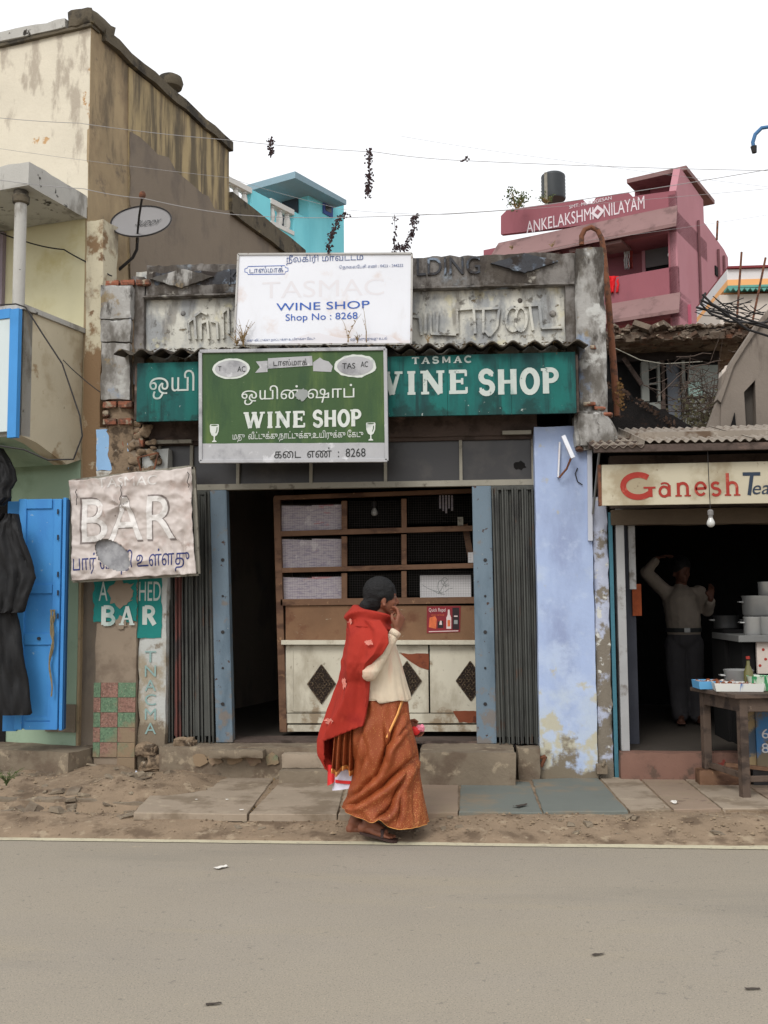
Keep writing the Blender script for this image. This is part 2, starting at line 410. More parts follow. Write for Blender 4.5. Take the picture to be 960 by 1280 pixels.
slab_dark_m = mat('pinkish_slab', (140, 122, 105), .08, 4, .93, bump=.3, layers=[dict(c=(140, 124, 104), s=5, lo=.5, hi=.65), dict(c=(104, 86, 74), s=8, lo=.6, hi=.7, f=.6)])
conc_m = mat('old_concrete', (122, 110, 94), .12, 3, .95, bump=.6, bs=30, layers=[
    dict(c=(104, 90, 76), s=4, lo=.48, hi=.64), dict(c=(158, 144, 122), s=8, lo=.56, hi=.66, f=.8), dict(c=(74, 64, 56), s=12, lo=.62, hi=.72, f=.7)])
par_m = mat('mossy_black_plaster', (122, 118, 114), .15, 4, .95, bump=.7, bs=34, layers=[
    dict(c=(80, 74, 68), s=5, st=(1, 1, .6), lo=.42, hi=.58), dict(c=(144, 158, 170), s=3.2, lo=.55, hi=.68, f=.6),
    dict(c=(172, 168, 158), s=7, lo=.60, hi=.68, f=.7), dict(c=(56, 50, 46), s=9, st=(1, 1, .35), lo=.54, hi=.70, f=.7, ramps=[('Z', 3.75, 4.05, .12)]),
    dict(c=(98, 92, 56), s=20, lo=.66, hi=.72, f=.6)])
par_blue_m = mat('blue_washed_plaster', (126, 138, 152), .15, 4, .95, bump=.6, bs=34, layers=[
    dict(c=(72, 66, 62), s=5, lo=.50, hi=.6), dict(c=(150, 172, 196), s=5, lo=.56, hi=.64, f=.8), dict(c=(44, 38, 35), s=9, lo=.55, hi=.66, f=.85, ramps=[('Z', 3.75, 4.0, .16)])])
panel_m = mat('stained_white_plaster', (196, 194, 184), .1, 4, .95, bump=.7, bs=26, layers=[
    dict(c=(150, 152, 152), s=4, st=(1, 1, .5), lo=.44, hi=.60), dict(c=(204, 196, 160), s=5, lo=.58, hi=.68, f=.6),
    dict(c=(84, 80, 74), s=11, lo=.57, hi=.66, f=.8), dict(c=(84, 76, 70), s=7, st=(1, 1, .3), lo=.58, hi=.7, f=.5, ramps=[('Z', 3.4, 3.75, .1)]),
    dict(c=(90, 76, 52), s=9, lo=.60, hi=.7, ramps=[('Z', 3.42, 3.3, .22)])])
pil_m = mat('weathered_pilaster', (158, 156, 152), .12, 4, .95, bump=.7, bs=28, layers=[
    dict(c=(104, 100, 94), s=4, st=(1, 1, .5), lo=.46, hi=.6), dict(c=(188, 188, 184), s=5, lo=.56, hi=.64, f=.8),
    dict(c=(130, 150, 178), s=2.6, lo=.58, hi=.66, f=.6), dict(c=(54, 48, 42), s=8, st=(1, 1, .4), lo=.56, hi=.68, f=.85, ramps=[('Z', 3.6, 4.05, .16)]),
    dict(c=(134, 116, 84), s=6, lo=.6, hi=.68, f=.7)])
bluewall_m = mat('pale_blue_limewash', (160, 176, 208), .05, 2.5, .9, bump=.25, bs=30, layers=[
    dict(c=(132, 142, 174), s=2.2, st=(1, 1, .4), lo=.5, hi=.72, f=.7, ramps=[('Z', 1.6, 2.9, .12)]),
    dict(c=(178, 192, 216), s=5, lo=.50, hi=.70, f=.8, ramps=[('Z', 1.5, .6, .12)]),
    dict(c=(178, 190, 206), s=4, lo=.56, hi=.78, ramps=[('Z', 1.2, .4, .20)], bump=.2),
    dict(c=(182, 172, 134), s=6, lo=.66, hi=.76, f=.75, ramps=[('Z', .95, .5, .18)], bump=.2),
    dict(c=(84, 86, 104), s=36, lo=.73, hi=.76, f=.8, bump=.5),
    dict(c=(120, 110, 94), s=5, lo=.72, hi=.84, ramps=[('Z', .55, .1, .42)])])
beam_m = mat('grimy_beam', (80, 68, 62), .2, 4, .9, bump=.5, layers=[dict(c=(62, 52, 46), s=6, lo=.48, hi=.62), dict(c=(140, 116, 104), s=6, st=(.4, 1, 1), lo=.58, hi=.7, f=.6)])
pale_m = mat('pale_painted_timber', (142, 138, 126), .1, 5, .8, bump=.3, layers=[dict(c=(96, 90, 80), s=8, lo=.54, hi=.66)])
glass_m = mat('dusty_dark_glass', (44, 42, 42), .1, 2, .35, bump=.05, spec=.5, layers=[dict(c=(70, 66, 62), s=3, lo=.5, hi=.7, f=.7)])
post_m = mat('chipped_blue_metal', (104, 120, 132), .06, 3, .7, bump=.2, layers=[
    dict(c=(82, 98, 110), s=3, st=(1, 1, .3), lo=.5, hi=.68), dict(c=(70, 52, 44), s=16, lo=.64, hi=.68, bump=.4), dict(c=(168, 168, 158), s=20, lo=.68, hi=.71), dict(c=(120, 106, 92), s=9, lo=.58, hi=.7, f=.7, ramps=[('Z', .9, .35, .16)])])
gate_m = mat('grey_green_gate_metal', (78, 79, 75), .12, 6, .6, bump=.2, metal=.2, layers=[dict(c=(58, 58, 56), s=6, st=(1, 1, .3), lo=.48, hi=.64), dict(c=(90, 66, 52), s=12, st=(1, 1, .4), lo=.6, hi=.7, f=.7)])
gate_red_m = mat('rusty_red_gate_metal', (96, 58, 52), .12, 6, .7, bump=.3, layers=[dict(c=(62, 52, 50), s=8, st=(1, 1, .4), lo=.5, hi=.64)])
wood_m = mat('brown_varnished_wood', (108, 80, 60), .16, 6, .7, bump=.25, layers=[dict(c=(78, 54, 40), s=9, st=(.4, 1, 1), lo=.5, hi=.64), dict(c=(158, 124, 92), s=14, lo=.62, hi=.68, f=.7)])
ply_m = mat('scuffed_plywood', (120, 90, 66), .14, 5, .75, bump=.2, layers=[dict(c=(104, 70, 50), s=5, lo=.5, hi=.64), dict(c=(150, 136, 116), s=26, st=(.5, 1, 1.6), lo=.66, hi=.69)])
counter_m = mat('dirty_white_laminate', (196, 190, 172), .06, 3, .7, bump=.15, layers=[dict(c=(168, 160, 142), s=4, st=(1, 1, .5), lo=.48, hi=.66), dict(c=(132, 122, 106), s=22, lo=.64, hi=.69, f=.7), dict(c=(140, 124, 102), s=7, lo=.6, hi=.72, ramps=[('Z', .7, .36, .14)])])
redbr_m = mat('bare_red_brown_board', (122, 66, 44), .12, 8, .85, bump=.2, layers=[dict(c=(92, 50, 36), s=9, lo=.52, hi=.64)])
fret_m = mat('dark_brass_fretwork', (92, 76, 58), .3, 22, .6, bump=.8, bs=60, layers=[dict(c=(46, 36, 28), s=60, lo=.5, hi=.54, bump=2.0), dict(c=(136, 120, 92), s=70, lo=.6, hi=.64)])
dark_m = mat('unlit_room_black', (22, 20, 19), .2, 2, .95, bump=.2)  # near-black colour puts the darkness of the unlit interior into the walls
floor_m = mat('worn_cement_floor', (66, 60, 54), .1, 3, .85, bump=.2, layers=[dict(c=(64, 58, 52), s=4, lo=.5, hi=.65)])
asb_m = mat('blackened_asbestos', (84, 78, 70), .15, 5, .95, bump=.6, bs=50, layers=[dict(c=(48, 42, 38), s=5, lo=.45, hi=.6), dict(c=(124, 110, 86), s=14, lo=.6, hi=.68)])
rust_m = mat('rusty_steel', (112, 72, 52), .18, 12, .9, bump=.5, layers=[dict(c=(76, 54, 44), s=14, lo=.5, hi=.62)])
darkmetal_m = mat('dark_metal', (52, 50, 50), .1, 6, .6, metal=.4)
brick_m = mat('worn_red_brick', (140, 88, 68), .16, 14, .95, bump=.6, bs=50, layers=[dict(c=(96, 72, 60), s=10, lo=.46, hi=.58), dict(c=(150, 138, 120), s=9, lo=.52, hi=.58)])
mortar_m = mat('crumbling_mortar', (132, 114, 94), .14, 10, .97, bump=.9, bs=30, layers=[dict(c=(78, 66, 54), s=9, lo=.5, hi=.62), dict(c=(164, 152, 134), s=16, lo=.62, hi=.7)])
tile_g_m = mat('green_mosaic_tile', (98, 124, 98), .1, 10, .7, bump=.3, layers=[dict(c=(84, 106, 84), s=60, lo=.5, hi=.56), dict(c=(140, 144, 122), s=70, lo=.6, hi=.64), dict(c=(136, 116, 92), s=5, lo=.5, hi=.7, ramps=[('Z', .6, .15, .2)])])
tile_r_m = mat('brown_mosaic_tile', (138, 104, 92), .1, 10, .7, bump=.3, layers=[dict(c=(112, 84, 74), s=60, lo=.5, hi=.56), dict(c=(158, 136, 122), s=70, lo=.6, hi=.64), dict(c=(132, 114, 92), s=5, lo=.5, hi=.7, ramps=[('Z', .6, .15, .2)])])
teal_m = mat('faded_teal_sheet', (16, 98, 92), .16, 2.2, .7, bump=.2, bs=20, layers=[
    dict(c=(18, 78, 76), s=2.6, st=(1.6, 1, .3), lo=.44, hi=.58, f=.85), dict(c=(14, 46, 46), s=7, st=(1.6, 1, .12), lo=.52, hi=.66, f=.8), dict(c=(18, 50, 52), s=4, st=(1, 1, .3), lo=.54, hi=.7, f=.75, ramps=[('Z', 3.05, 3.25, .12)]),
    dict(c=(14, 52, 50), s=6, lo=.54, hi=.68, f=.8, ramps=[('Z', 2.92, 2.78, .2)]), dict(c=(170, 176, 170), s=24, lo=.68, hi=.71, f=.8, ramps=[('Z', 2.9, 2.75, .06)]),
    dict(c=(120, 84, 60), s=22, lo=.69, hi=.72, f=.8)])
lett_m = mat('painted_white_letters', (184, 192, 186), .05, 8, .75, bump=.1, layers=[dict(c=(120, 150, 144), s=6, st=(1, 1, .4), lo=.52, hi=.7, f=.7), dict(c=(70, 92, 88), s=24, lo=.64, hi=.69, f=.8)])
print(round(Z(440, 435, 7.6), 2), 'awning z', [round(v, 2) for v in (X(118, 900, 7.9), X(205, 900, 7.9), X(677, 950, 7.9), X(768, 950, 7.9), X(720, 400, 7.86), X(760, 400, 7.86))])
# ================================================================== ground, road, pavement
SLZ = 0.10
g = MB().box(-400, 400, -200, 600, -.6, -.03).build('ground', dirt_m); tag(g, kind='structure')
def sheet(x0, x1, y0, y1, nx, ny, fz, name, m, thick=None):
    mb = MB(); vs = [(x0 + (x1 - x0) * i / nx, y0 + (y1 - y0) * j / ny, 0) for j in range(ny + 1) for i in range(nx + 1)]
    vs = [(x, y, fz(x, y)) for x, y, _ in vs]
    mb.add(vs, [(j * (nx + 1) + i, j * (nx + 1) + i + 1, (j + 1) * (nx + 1) + i + 1, (j + 1) * (nx + 1) + i) for j in range(ny) for i in range(nx)])
    o = mb.build(name, m, None, True); return tag(o, kind='structure')
road = sheet(-60, 60, -7, 6.34, 60, 14, lambda x, y: 0.0, 'road', road_m)
yl = G(480, 1053).y
mbl = MB(); n = 240; vs = []
for i in range(n + 1):
    x = -12 + 24 * i / n
    vs += [(x, yl - .075 + .008 * noise.noise(Vector((x * 9, 0, 0))), .004), (x, yl + .065 + .01 * noise.noise(Vector((x * 9, 5, 0))), .004)]
mbl.add(vs, [(2 * i, 2 * i + 2, 2 * i + 3, 2 * i + 1) for i in range(n)])
tag(mbl.build('edge_line', line_m, None), kind='structure')
def verge_z(x, y):
    t = min(1, max(0, (y - 6.2) / .40)); n1 = noise.noise(Vector((x * 1.3, y * 2, 0))) * .018 + noise.noise(Vector((x * 5, y * 6, 3))) * .012 + noise.noise(Vector((x * 18, y * 18, 3))) * .004
    z = .082 * t + n1 * min(1, t * 3 + .05) - (.006 if t <= 0 else 0)
    if x < -1.75:     # left of the slabs the ground is broken and lower
        k = min(1, (-1.75 - x) / .25)
        gut = math.exp(-((y - 6.85) / .13) ** 2)
        z -= k * gut * .07
        z += k * .07 * min(1, max(0, (y - 7.0) / .3)) * (1 + noise.noise(Vector((x * 3, y * 3, 8))))
    elif x > -1.6 and y > 6.66: z = min(z, .088)
    return z
dirt = sheet(-12, 12, 6.2, 8.6, 520, 60, verge_z, 'dirt_verge', dirt_m)
# pavement slabs: corners given on the ground
pave = MB().box(-1.5, 12, 6.8, 9.5, -.3, .094).build('pavement', dirt_m); tag(pave, kind='structure')
def slab(pts, m, z=SLZ, th=.04, name='paving_slab'):
    q = [G(px, py, z) for px, py in pts]; mb = MB(); n = len(q)
    c = sum(q, Vector()) / n
    ins = [p - (c - p).normalized() * .012 for p in q]
    tilt = rnd.uniform(-.004, .004)
    pp = []
    for i in range(n):
        a, b = ins[i], ins[(i + 1) % n]; k = max(1, int((b - a).length / .07))
        for j in range(k):
            r_ = a.lerp(b, j / k); e = noise.noise_vector(r_ * 9) * .006 + noise.noise_vector(r_ * 40) * .003; pp.append(Vector((r_.x + e.x, r_.y + e.y, z)))
    n = len(pp)
    top = [Vector((p.x, p.y, z + tilt * (p.x - c.x))) for p in pp]; top2 = [p + (c - p).normalized() * .006 + Vector((0, 0, .004)) for p in top]
    mb.add([Vector((p.x, p.y, z - th)) for p in pp] + top + top2,
           [(i, (i + 1) % n, n + (i + 1) % n, n + i) for i in range(n)] + [(n + i, n + (i + 1) % n, 2 * n + (i + 1) % n, 2 * n + i) for i in range(n)] + [tuple(2 * n + i for i in range(n))])
    return mb.build(name, m, pave)
slab([(168, 1016), (308, 1018), (352, 958), (262, 952), (226, 956)], slab_m)
slab([(313, 1018), (420, 1018), (432, 975), (356, 972)], slab_m)
slab([(424, 1018), (500, 1017), (500, 977), (436, 976)], slab_m)
slab([(504, 1017), (572, 1016), (572, 979), (504, 977)], slab_dark_m)
slab([(575, 1015), (676, 1016), (661, 978), (577, 977)], slab_blue_m)
slab([(680, 1015), (784, 1014), (746, 972), (666, 975)], slab_blue_m)
slab([(788, 1014), (838, 1012), (796, 972), (750, 972)], slab_m)
slab([(842, 1012), (900, 1011), (850, 972), (800, 972)], slab_dark_m)
slab([(904, 1011), (975, 1010), (915, 971), (854, 972)], slab_m)
slab([(979, 1010), (1040, 1009), (975, 971), (919, 971)], slab_dark_m)
for i in range(6):
    slab([(1044 + i * 60, 1008), (1100 + i * 60, 1008), (1040 + i * 55, 971), (979 + i * 58, 971)], slab_m if i % 2 else slab_dark_m)
# low drain edge on the left
kb = MB()
for (a, b, c_, d_, h) in ((-4.3, -3.35, 6.98, 7.2, .10), (-3.33, -2.5, 7.0, 7.16, .09), (-2.5, -2.02, 6.98, 7.12, .075)):
    kb.block(a, b, c_, d_, -.05, h, .07, .012, 6, .015)
tag(kb.build('drain_kerb', conc_m, None, True), kind='structure')
stone_m = mat('grey_brown_stone', (142, 124, 102), .14, 8, .95, bump=.5, layers=[dict(c=(104, 88, 72), s=10, lo=.5, hi=.62)])
def rock(x, y, z, r, sc, seed):
    mb = MB((x, y, z)); mb.sphere((x, y, z), r, 14, 9, sc)
    mb.v = [v + noise.noise_vector((v + Vector((seed, 0, 0))) * (1.1 / r)) * r * .38 for v in mb.v]
    return mb.build('stone', stone_m, None, False, loc=(x, y, z))
for i, (px, py, r, lab) in enumerate(((352 / 2.82, 1006, .07, 'small rounded stone at the road edge left of the slabs'), (218, 1012, .09, 'flat stone in the dirt in front of the broken slab'),
        (240, 988, .16, 'broken concrete chunk beside the drain edge'), (202, 980, .14, 'broken concrete chunk nearest the tiled pillar foot'), (165, 972, .13, 'broken concrete lump at the foot of the tiled pillar'), (80, 968, .16, 'wide lump of cement by the left doorstep'), (30, 985, .12, 'lump of cement at the far left edge of the drain'))):
    p = G(px, py, .03)
    tag(rock(p.x, p.y, .04, r, (1.3, .9, .42), i * 7), lab, 'stone', 'loose stones by the drain')
rb_ = MB()
for i in range(170):
    x = rnd.uniform(-4.4, -1.5) if i < 130 else rnd.uniform(-1.5, 4.5); y = rnd.uniform(6.5, 7.75) if i < 130 else rnd.uniform(6.35, 6.6)
    if x > -2.2 and y > 6.6 and i < 130: continue
    s_ = rnd.uniform(.012, .045) * (1.9 if rnd.random() < .12 else 1) * (1 if i < 130 else .6); z = verge_z(x, y)
    a_ = rnd.uniform(0, 3.1); u = Vector((math.cos(a_), math.sin(a_), rnd.uniform(-.25, .25))) * s_ * rnd.uniform(.8, 1.8); v = Vector((-math.sin(a_), math.cos(a_), rnd.uniform(-.2, .2))) * s_ * rnd.uniform(.6, 1.2); h = Vector((0, 0, s_ * rnd.uniform(.35, .9))); c = Vector((x, y, z - s_ * .15))
    j = lambda: Vector((rnd.uniform(-.3, .3), rnd.uniform(-.3, .3), rnd.uniform(-.2, .2))) * s_
    rb_.hexa([c - u - v + j(), c + u - v + j(), c + u + v + j(), c - u + v + j()], [c - u * .8 - v * .8 + h + j(), c + u * .8 - v * .8 + h + j(), c + u * .8 + v * .8 + h + j(), c - u * .8 + v * .8 + h + j()])
tag(rb_.build('rubble', conc_m, None), kind='stuff')
gr = MB()
for i in range(2600):
    x = rnd.uniform(-4.5, 4.8); y = rnd.triangular(6.25, 7.0, 6.5)
    if x < -1.7: y = rnd.uniform(6.25, 7.7)
    r_ = rnd.uniform(.003, .011) * (1.8 if rnd.random() < .06 else 1); z = verge_z(x, y) + r_ * .3
    gr.add([(x + r_ * rnd.uniform(.6, 1.3), y, z), (x, y + r_, z), (x - r_, y, z), (x, y - r_ * rnd.uniform(.6, 1.3), z), (x, y, z + r_ * .9), (x, y, z - r_)],
           [(0, 1, 4), (1, 2, 4), (2, 3, 4), (3, 0, 4)])
tag(gr.build('gravel', stone_m, None), kind='stuff')

# ================================================================== the wine shop
YF = 7.9
shop = thing('wine_shop', 'narrow one-storey wine shop with black mossy parapet, dark doorway and blue right pillar', 'shop', (0, YF, 0))
SO = (0, YF, 0)
def sm(): return MB(SO)
# parapet
xL, xR = X(183, 400, 7.95), X(706, 400, 7.95)
x0, x1 = X(163, 400, YF), X(722, 400, YF)
ztop = lambda x: Z(190, 331, YF) + (x - x0) / (x1 - x0) * (Z(720, 314, YF) - Z(190, 331, YF)) + .012 * noise.noise(Vector((x * 14, 0, 0))) + .02 * noise.noise(Vector((x * 3, 2, 0)))
zpt = Z(440, 362, YF); zpb = Z(440, 440, YF)
par = sm(); par.block(x0, x1, 7.95, 8.12, 3.0, 4.0, .06, .008, 5, .02, top=lambda x: ztop(x) - .03)
pobj = par.build('parapet_wall', panel_m, shop, True)
band = sm(); band.block(x0 + .12, x1, YF, 7.99, zpt, 4, .035, .006, 8, .012, top=ztop); band.build('parapet_band', par_m, shop, True)
bl = sm(); bl.block(X(190, 350, YF), X(296, 350, YF), YF - .004, YF + .02, Z(240, 357, YF), Z(240, 338, YF), .03, .004, 9, .006); bl.build('blue_paint_patch', par_blue_m, shop, True)
lg = sm(); lg.block(x0 + .1, x1 - .02, YF - .035, 7.97, zpt - .022, zpt, .05, .004, 6, .006); lg.build('parapet_ledge', par_m, shop, True)
for a, b in ((x0, xL), (xR, x1)):
    f_ = sm(); f_.block(a, b, YF, 7.99, 3.15, zpt if a > 0 else Z(170, 345, YF), .04, .006, 8, .008); f_.build('parapet_stile', par_m, shop, True)
# diamonds
for cx, cy, mm_, seed in ((228, 348, pil_m, 3), (655, 329, par_blue_m, 5)):
    c = P(cx, cy, YF); d = sm()
    d.plate(jag([(c.x - .26, c.z), (c.x, c.z - .085), (c.x + .26, c.z), (c.x, c.z + .07)], .03, .004, seed), YF - .028, YF)
    d.build('diamond_relief', mm_, shop)
text('LDING', 'raised_lettering', par_blue_m, shop, X(521, 332, YF), X(600, 332, YF), Z(560, 344, YF), Z(560, 322, YF), YF - .004, ext=.012, off=SO, bold=.012)
text('K', 'raised_lettering', par_blue_m, shop, X(286, 345, YF), X(300, 345, YF), Z(292, 356, YF), Z(292, 337, YF), YF - .004, ext=.012, off=SO, bold=.012)
# raised Tamil word strokes
def relief(strokes, m_=panel_m, w_=.02, y=7.95):
    mb = sm()
    for st in strokes:
        q = [P(a, b, y) for a, b in st]
        for k, (u, v) in enumerate(zip(q, q[1:])): mb.bar((u.x, y - .012 - .0015 * (k % 3), u.z), (v.x, y - .012 - .0015 * (k % 3), v.z), w_, .03, (0, 1, 0))
        for u in q[1:-1]: mb.sphere((u.x, y - .012, u.z), w_ * .55, 8, 6)
    return mb.build('raised_lettering', m_, shop)
def parc(cx, cy, rx, ry, a0, a1, n=10): return [(cx + rx * math.cos(R(a0 + (a1 - a0) * i / n)), cy - ry * math.sin(R(a0 + (a1 - a0) * i / n))) for i in range(n + 1)]
relief([[(516, 396), (525, 398), (527, 420)], [(532, 392), (532, 418)], [(538, 390), (539, 418), (570, 419)], [(546, 419), (547, 392)],
        [(572, 418), (571, 388), (592, 386), (594, 418)], [(604, 388), (604, 417), (604, 387), (624, 386), (621, 410), (612, 421), (606, 414)],
        [(594, 387), (604, 387)], parc(641, 400, 9, 15, 60, 300), parc(651, 400, 7, 15, -180, 180, 14), [(642, 384), (672, 382)], [(662, 384), (666, 414)],
        [(674, 383), (677, 411), (702, 410)]])
relief([[(238, 425), (236, 404), (244, 398), (246, 425)], [(252, 425), (252, 405), (260, 402), (262, 425)], [(264, 402), (272, 404), (273, 425)], [(244, 396), (252, 390), (260, 394)], [(280, 424), (279, 392), (286, 386), (287, 418)]], w_=.017)
for cx, cy, r_ in ((691, 392, .026), (650, 376, .02), (229, 392, .02)):
    p = P(cx, cy, 7.95); dd = sm(); dd.sphere((p.x, 7.947, p.z), r_, 12, 8, (1, .7, 1)); dd.build('raised_dot', par_m, shop, True)
# right pilaster, top to the broken end
a, b = X(721, 420, 7.86), X(758, 420, 7.86)
pr = sm(); pr.block(a, b, 7.84, 8.12, Z(740, 532, 7.86), Z(738, 309, 7.86), .05, .01, 6, .02); pr.build('pilaster', pil_m, shop, True)
# rounded broken plaster haunch at its foot
hb = sm(); c = P(741, 532, 7.82)
hb.block(c.x - .13, c.x + .17, 7.80, 8.1, c.z - .17, c.z + .12, .025, .022, 5, .035)
hb.v = [v + Vector(((-.09 if v.x + SO[0] > c.x + .05 else .0) * max(0, (v.z - c.z + .02)) / .12 , 0, 0)) + noise.noise_vector(v * 6) * .022 for v in hb.v]; hb.build('plaster_haunch', pil_m, shop, True)
for i, (px, py, w_, h_) in enumerate(((737, 505, .10, .03), (750, 510, .09, .028), (760, 518, .08, .03), (742, 433, .05, .035), (725, 560, .06, .04))):
    c = P(px, py, 7.82); bb = sm(); bb.block(c.x - w_ / 2, c.x + w_ / 2, 7.80 if i < 3 else 7.825, 7.9, c.z - h_ / 2, c.z + h_ / 2, .02, .006, 12, .008); bb.build('brick', brick_m, shop)
# left pilaster with crumbling brick
a, b = X(126, 420, 7.86), X(165, 420, 7.86)
for k, (pa, pb) in enumerate(((357, 400), (400, 428), (428, 500))):
    q = sm(); q.block(a + .004 * k, b - .004 * k, 7.83 + .006 * k, 8.12, Z(145, pb, 7.86), Z(145, pa, 7.86) - .004, .035, .010, 9, .006); q.build('pilaster', pil_m, shop, True)
core = sm(); core.block(a + .03, b + .01, 7.89, 8.12, Z(145, 600, 7.86), Z(145, 350, 7.86), .05, .014, 8, .015); core.build('mortar_core', mortar_m, shop, True)
# brick courses, exposed
def bricks(px0, px1, py0, py1, Y, rows, n, seed, keep=1.0):
    r = random.Random(seed)
    for i in range(rows):
        za = Z(145, py0 + (py1 - py0) * (i + 1) / rows, Y); zb = Z(145, py0 + (py1 - py0) * i / rows, Y)
        xa, xb = X(px0, 500, Y), X(px1, 500, Y); w_ = (xb - xa) / n
        for j in range(-1, n):
            u = max(xa, xa + (j + (.5 if i % 2 else 0)) * w_); v = min(xb, xa + (j + 1 + (.5 if i % 2 else 0)) * w_)
            if v - u < .03 or r.random() > keep: continue
            q = sm(); q.block(u + .006, v - .006, Y + r.uniform(-.01, .015), Y + .08, za + .006, zb - .006, .03, .004, 12, .007); q.build('brick', brick_m, shop)
bricks(127, 166, 500, 532, 7.85, 3, 2, 4, .8)
bricks(127, 185, 348, 357, 7.84, 1, 3, 5)
bricks(150, 180, 534, 560, 7.885, 2, 2, 9, .6)
for i in range(26):
    px, py = rnd.uniform(158, 196), rnd.uniform(530, 590); c = P(px, py, 7.87); q = sm(); r_ = rnd.uniform(.02, .05)
    q.sphere((c.x, 7.9, c.z), r_, 10, 7, (1, .6, .8)); q.v = [v + noise.noise_vector(v * 16) * .02 for v in q.v]; q.build('rubble_lump', mortar_m, shop)
# left pillar (two faces), foot to banner and above
ax, bx, cx = X(117, 900, YF), X(170, 900, YF), X(206, 900, YF)
lp = sm(); lp.block(ax, bx, YF, 8.3, .0, Z(140, 533, YF), .08, .005, 4, .008); lp.build('pillar', mat('brown_cement', (136, 122, 106), .06, 3, .9, bump=.2, layers=[dict(c=(116, 102, 88), s=4, lo=.5, hi=.68)]), shop, True)
lp = sm(); lp.block(bx, cx, YF + .03, 8.3, .12, Z(140, 560, YF), .08, .006, 4, .01)
lp.build('pillar', mat('grey_white_limewash', (178, 180, 176), .08, 3, .9, bump=.3, layers=[dict(c=(150, 140, 122), s=4, lo=.5, hi=.66, ramps=[('Z', 1.1, .5, .15)]), dict(c=(120, 108, 92), s=6, lo=.6, hi=.7, ramps=[('Z', .6, .3, .3)])]), shop, True)
skyb_m = mat('sky_blue_limewash', (140, 178, 216), .06, 4, .9, bump=.2, layers=[dict(c=(196, 200, 200), s=7, lo=.56, hi=.64), dict(c=(120, 108, 96), s=9, lo=.64, hi=.7)])
offw_m = mat('dirty_limewash', (188, 186, 178), .06, 4, .9, bump=.2, layers=[dict(c=(140, 132, 120), s=8, lo=.54, hi=.66)])
tealp_m = mat('peeling_teal_paint', (28, 118, 112), .1, 4, .8, bump=.2, layers=[dict(c=(18, 90, 88), s=4, lo=.5, hi=.65)])
def ppatch(px0, px1, py0, py1, m_, Y, nm, seed, th=.003, jg=.006, step=.03):
    q = sm(); q.plate(jag([(X(px0, py1, Y), Z(px0, py1, Y)), (X(px1, py1, Y), Z(px1, py1, Y)), (X(px1, py0, Y), Z(px1, py0, Y)), (X(px0, py0, Y), Z(px0, py0, Y))], step, jg, seed), Y - th, Y + .012); return q.build(nm, m_, shop)
ppatch(121, 160, 537, 588, skyb_m, YF - .002, 'blue_paint_patch', 1)
ppatch(121, 158, 589, 622, offw_m, YF - .003, 'white_paint_patch', 2)
ppatch(117, 171, 722, 777, tealp_m, YF - .004, 'teal_paint_patch', 3, jg=.010)
ppatch(171, 202, 722, 797, tealp_m, YF + .026, 'teal_paint_patch', 4)
ppatch(138, 172, 726, 752, mat('brown_cement', ()), YF - .008, 'bare_plaster_patch', 6, jg=.015) if False else None
cem = MATS['brown_cement']
q = sm(); c = P(150, 745, YF); q.plate(blob(c.x + .02, c.z + .02, .10, .10, 4, 26, .3), YF - .014, YF - .006); q.build('bare_plaster_patch', cem, shop)
q = sm(); c = P(152, 778, YF); q.plate(blob(c.x, c.z, .05, .05, 8, 20, .3), YF - .013, YF - .005); q.build('bare_plaster_patch', cem, shop)
text('A', 'lettering', lett_m, shop, X(124, 740, YF), X(135, 740, YF), Z(130, 751, YF), Z(130, 727, YF), YF - .008, bold=.01, ext=.001, off=SO)
text('HED', 'lettering', lett_m, shop, X(173, 740, YF), X(200, 740, YF), Z(187, 751, YF), Z(187, 727, YF), YF + .021, bold=.01, ext=.001, off=SO)
letters('B', 'lettering', lett_m, shop, X(126, 770, YF), X(146, 770, YF), Z(136, 781, YF), Z(136, 758, YF), YF - .0145, .26, off=SO)
letters('A', 'lettering', lett_m, shop, X(150, 770, YF), X(169, 770, YF), Z(160, 781, YF), Z(160, 758, YF), YF - .0155, .2, off=SO)
letters('R', 'lettering', lett_m, shop, X(176, 770, YF), X(195, 770, YF), Z(187, 781, YF), Z(187, 758, YF), YF + .021, .26, off=SO)
fadedteal_m = mat('faded_teal_letters', (134, 160, 156), .05, 5, .9)
for i, ch in enumerate('TNACMA'):
    y_ = 814 + i * 18; text(ch, 'lettering', fadedteal_m, shop, X(180, y_, YF), X(194, y_, YF), Z(187, y_ + 14, YF), Z(187, y_, YF), YF + .022, ext=.001, off=SO)
text('BD', 'lettering', fadedteal_m, shop, X(133, 610, YF), X(155, 610, YF), Z(140, 606, YF), Z(140, 597, YF), YF - .009, bold=.01, ext=.001, off=SO)
# mosaic tiles on the pillar, checkerboard
cols = [117, 126, 147.5, 169.5]; nr = 6; py0, py1 = 853, 965
for i in range(nr):
    for j in range(3):
        if (i, j) in ((5, 1), (5, 0)): continue
        za = Z(140, py0 + (py1 - py0) * (i + 1) / nr, YF); zb = Z(140, py0 + (py1 - py0) * i / nr, YF)
        q = sm(); q.box(X(cols[j], 900, YF) + .0015, X(cols[j + 1], 900, YF) - .0015, YF - .012 + rnd.uniform(-.001, .001), YF + .004, za + .0015, zb - .0015)
        q.build('mosaic_tile', tile_g_m if (i + j) % 2 == 0 else tile_r_m, shop)
# side wall and hidden body of the shop
body = sm(); body.box(X(117, 900, YF) + .02, X(117, 900, YF) + .2, 8.3, 12, 0, 3.3); body.build('side_wall', conc_m, shop)
body = sm(); body.box(X(120, 900, YF), X(766, 900, YF), 8.125, 12, 3.02, 3.2); body.build('roof_slab', conc_m, shop)
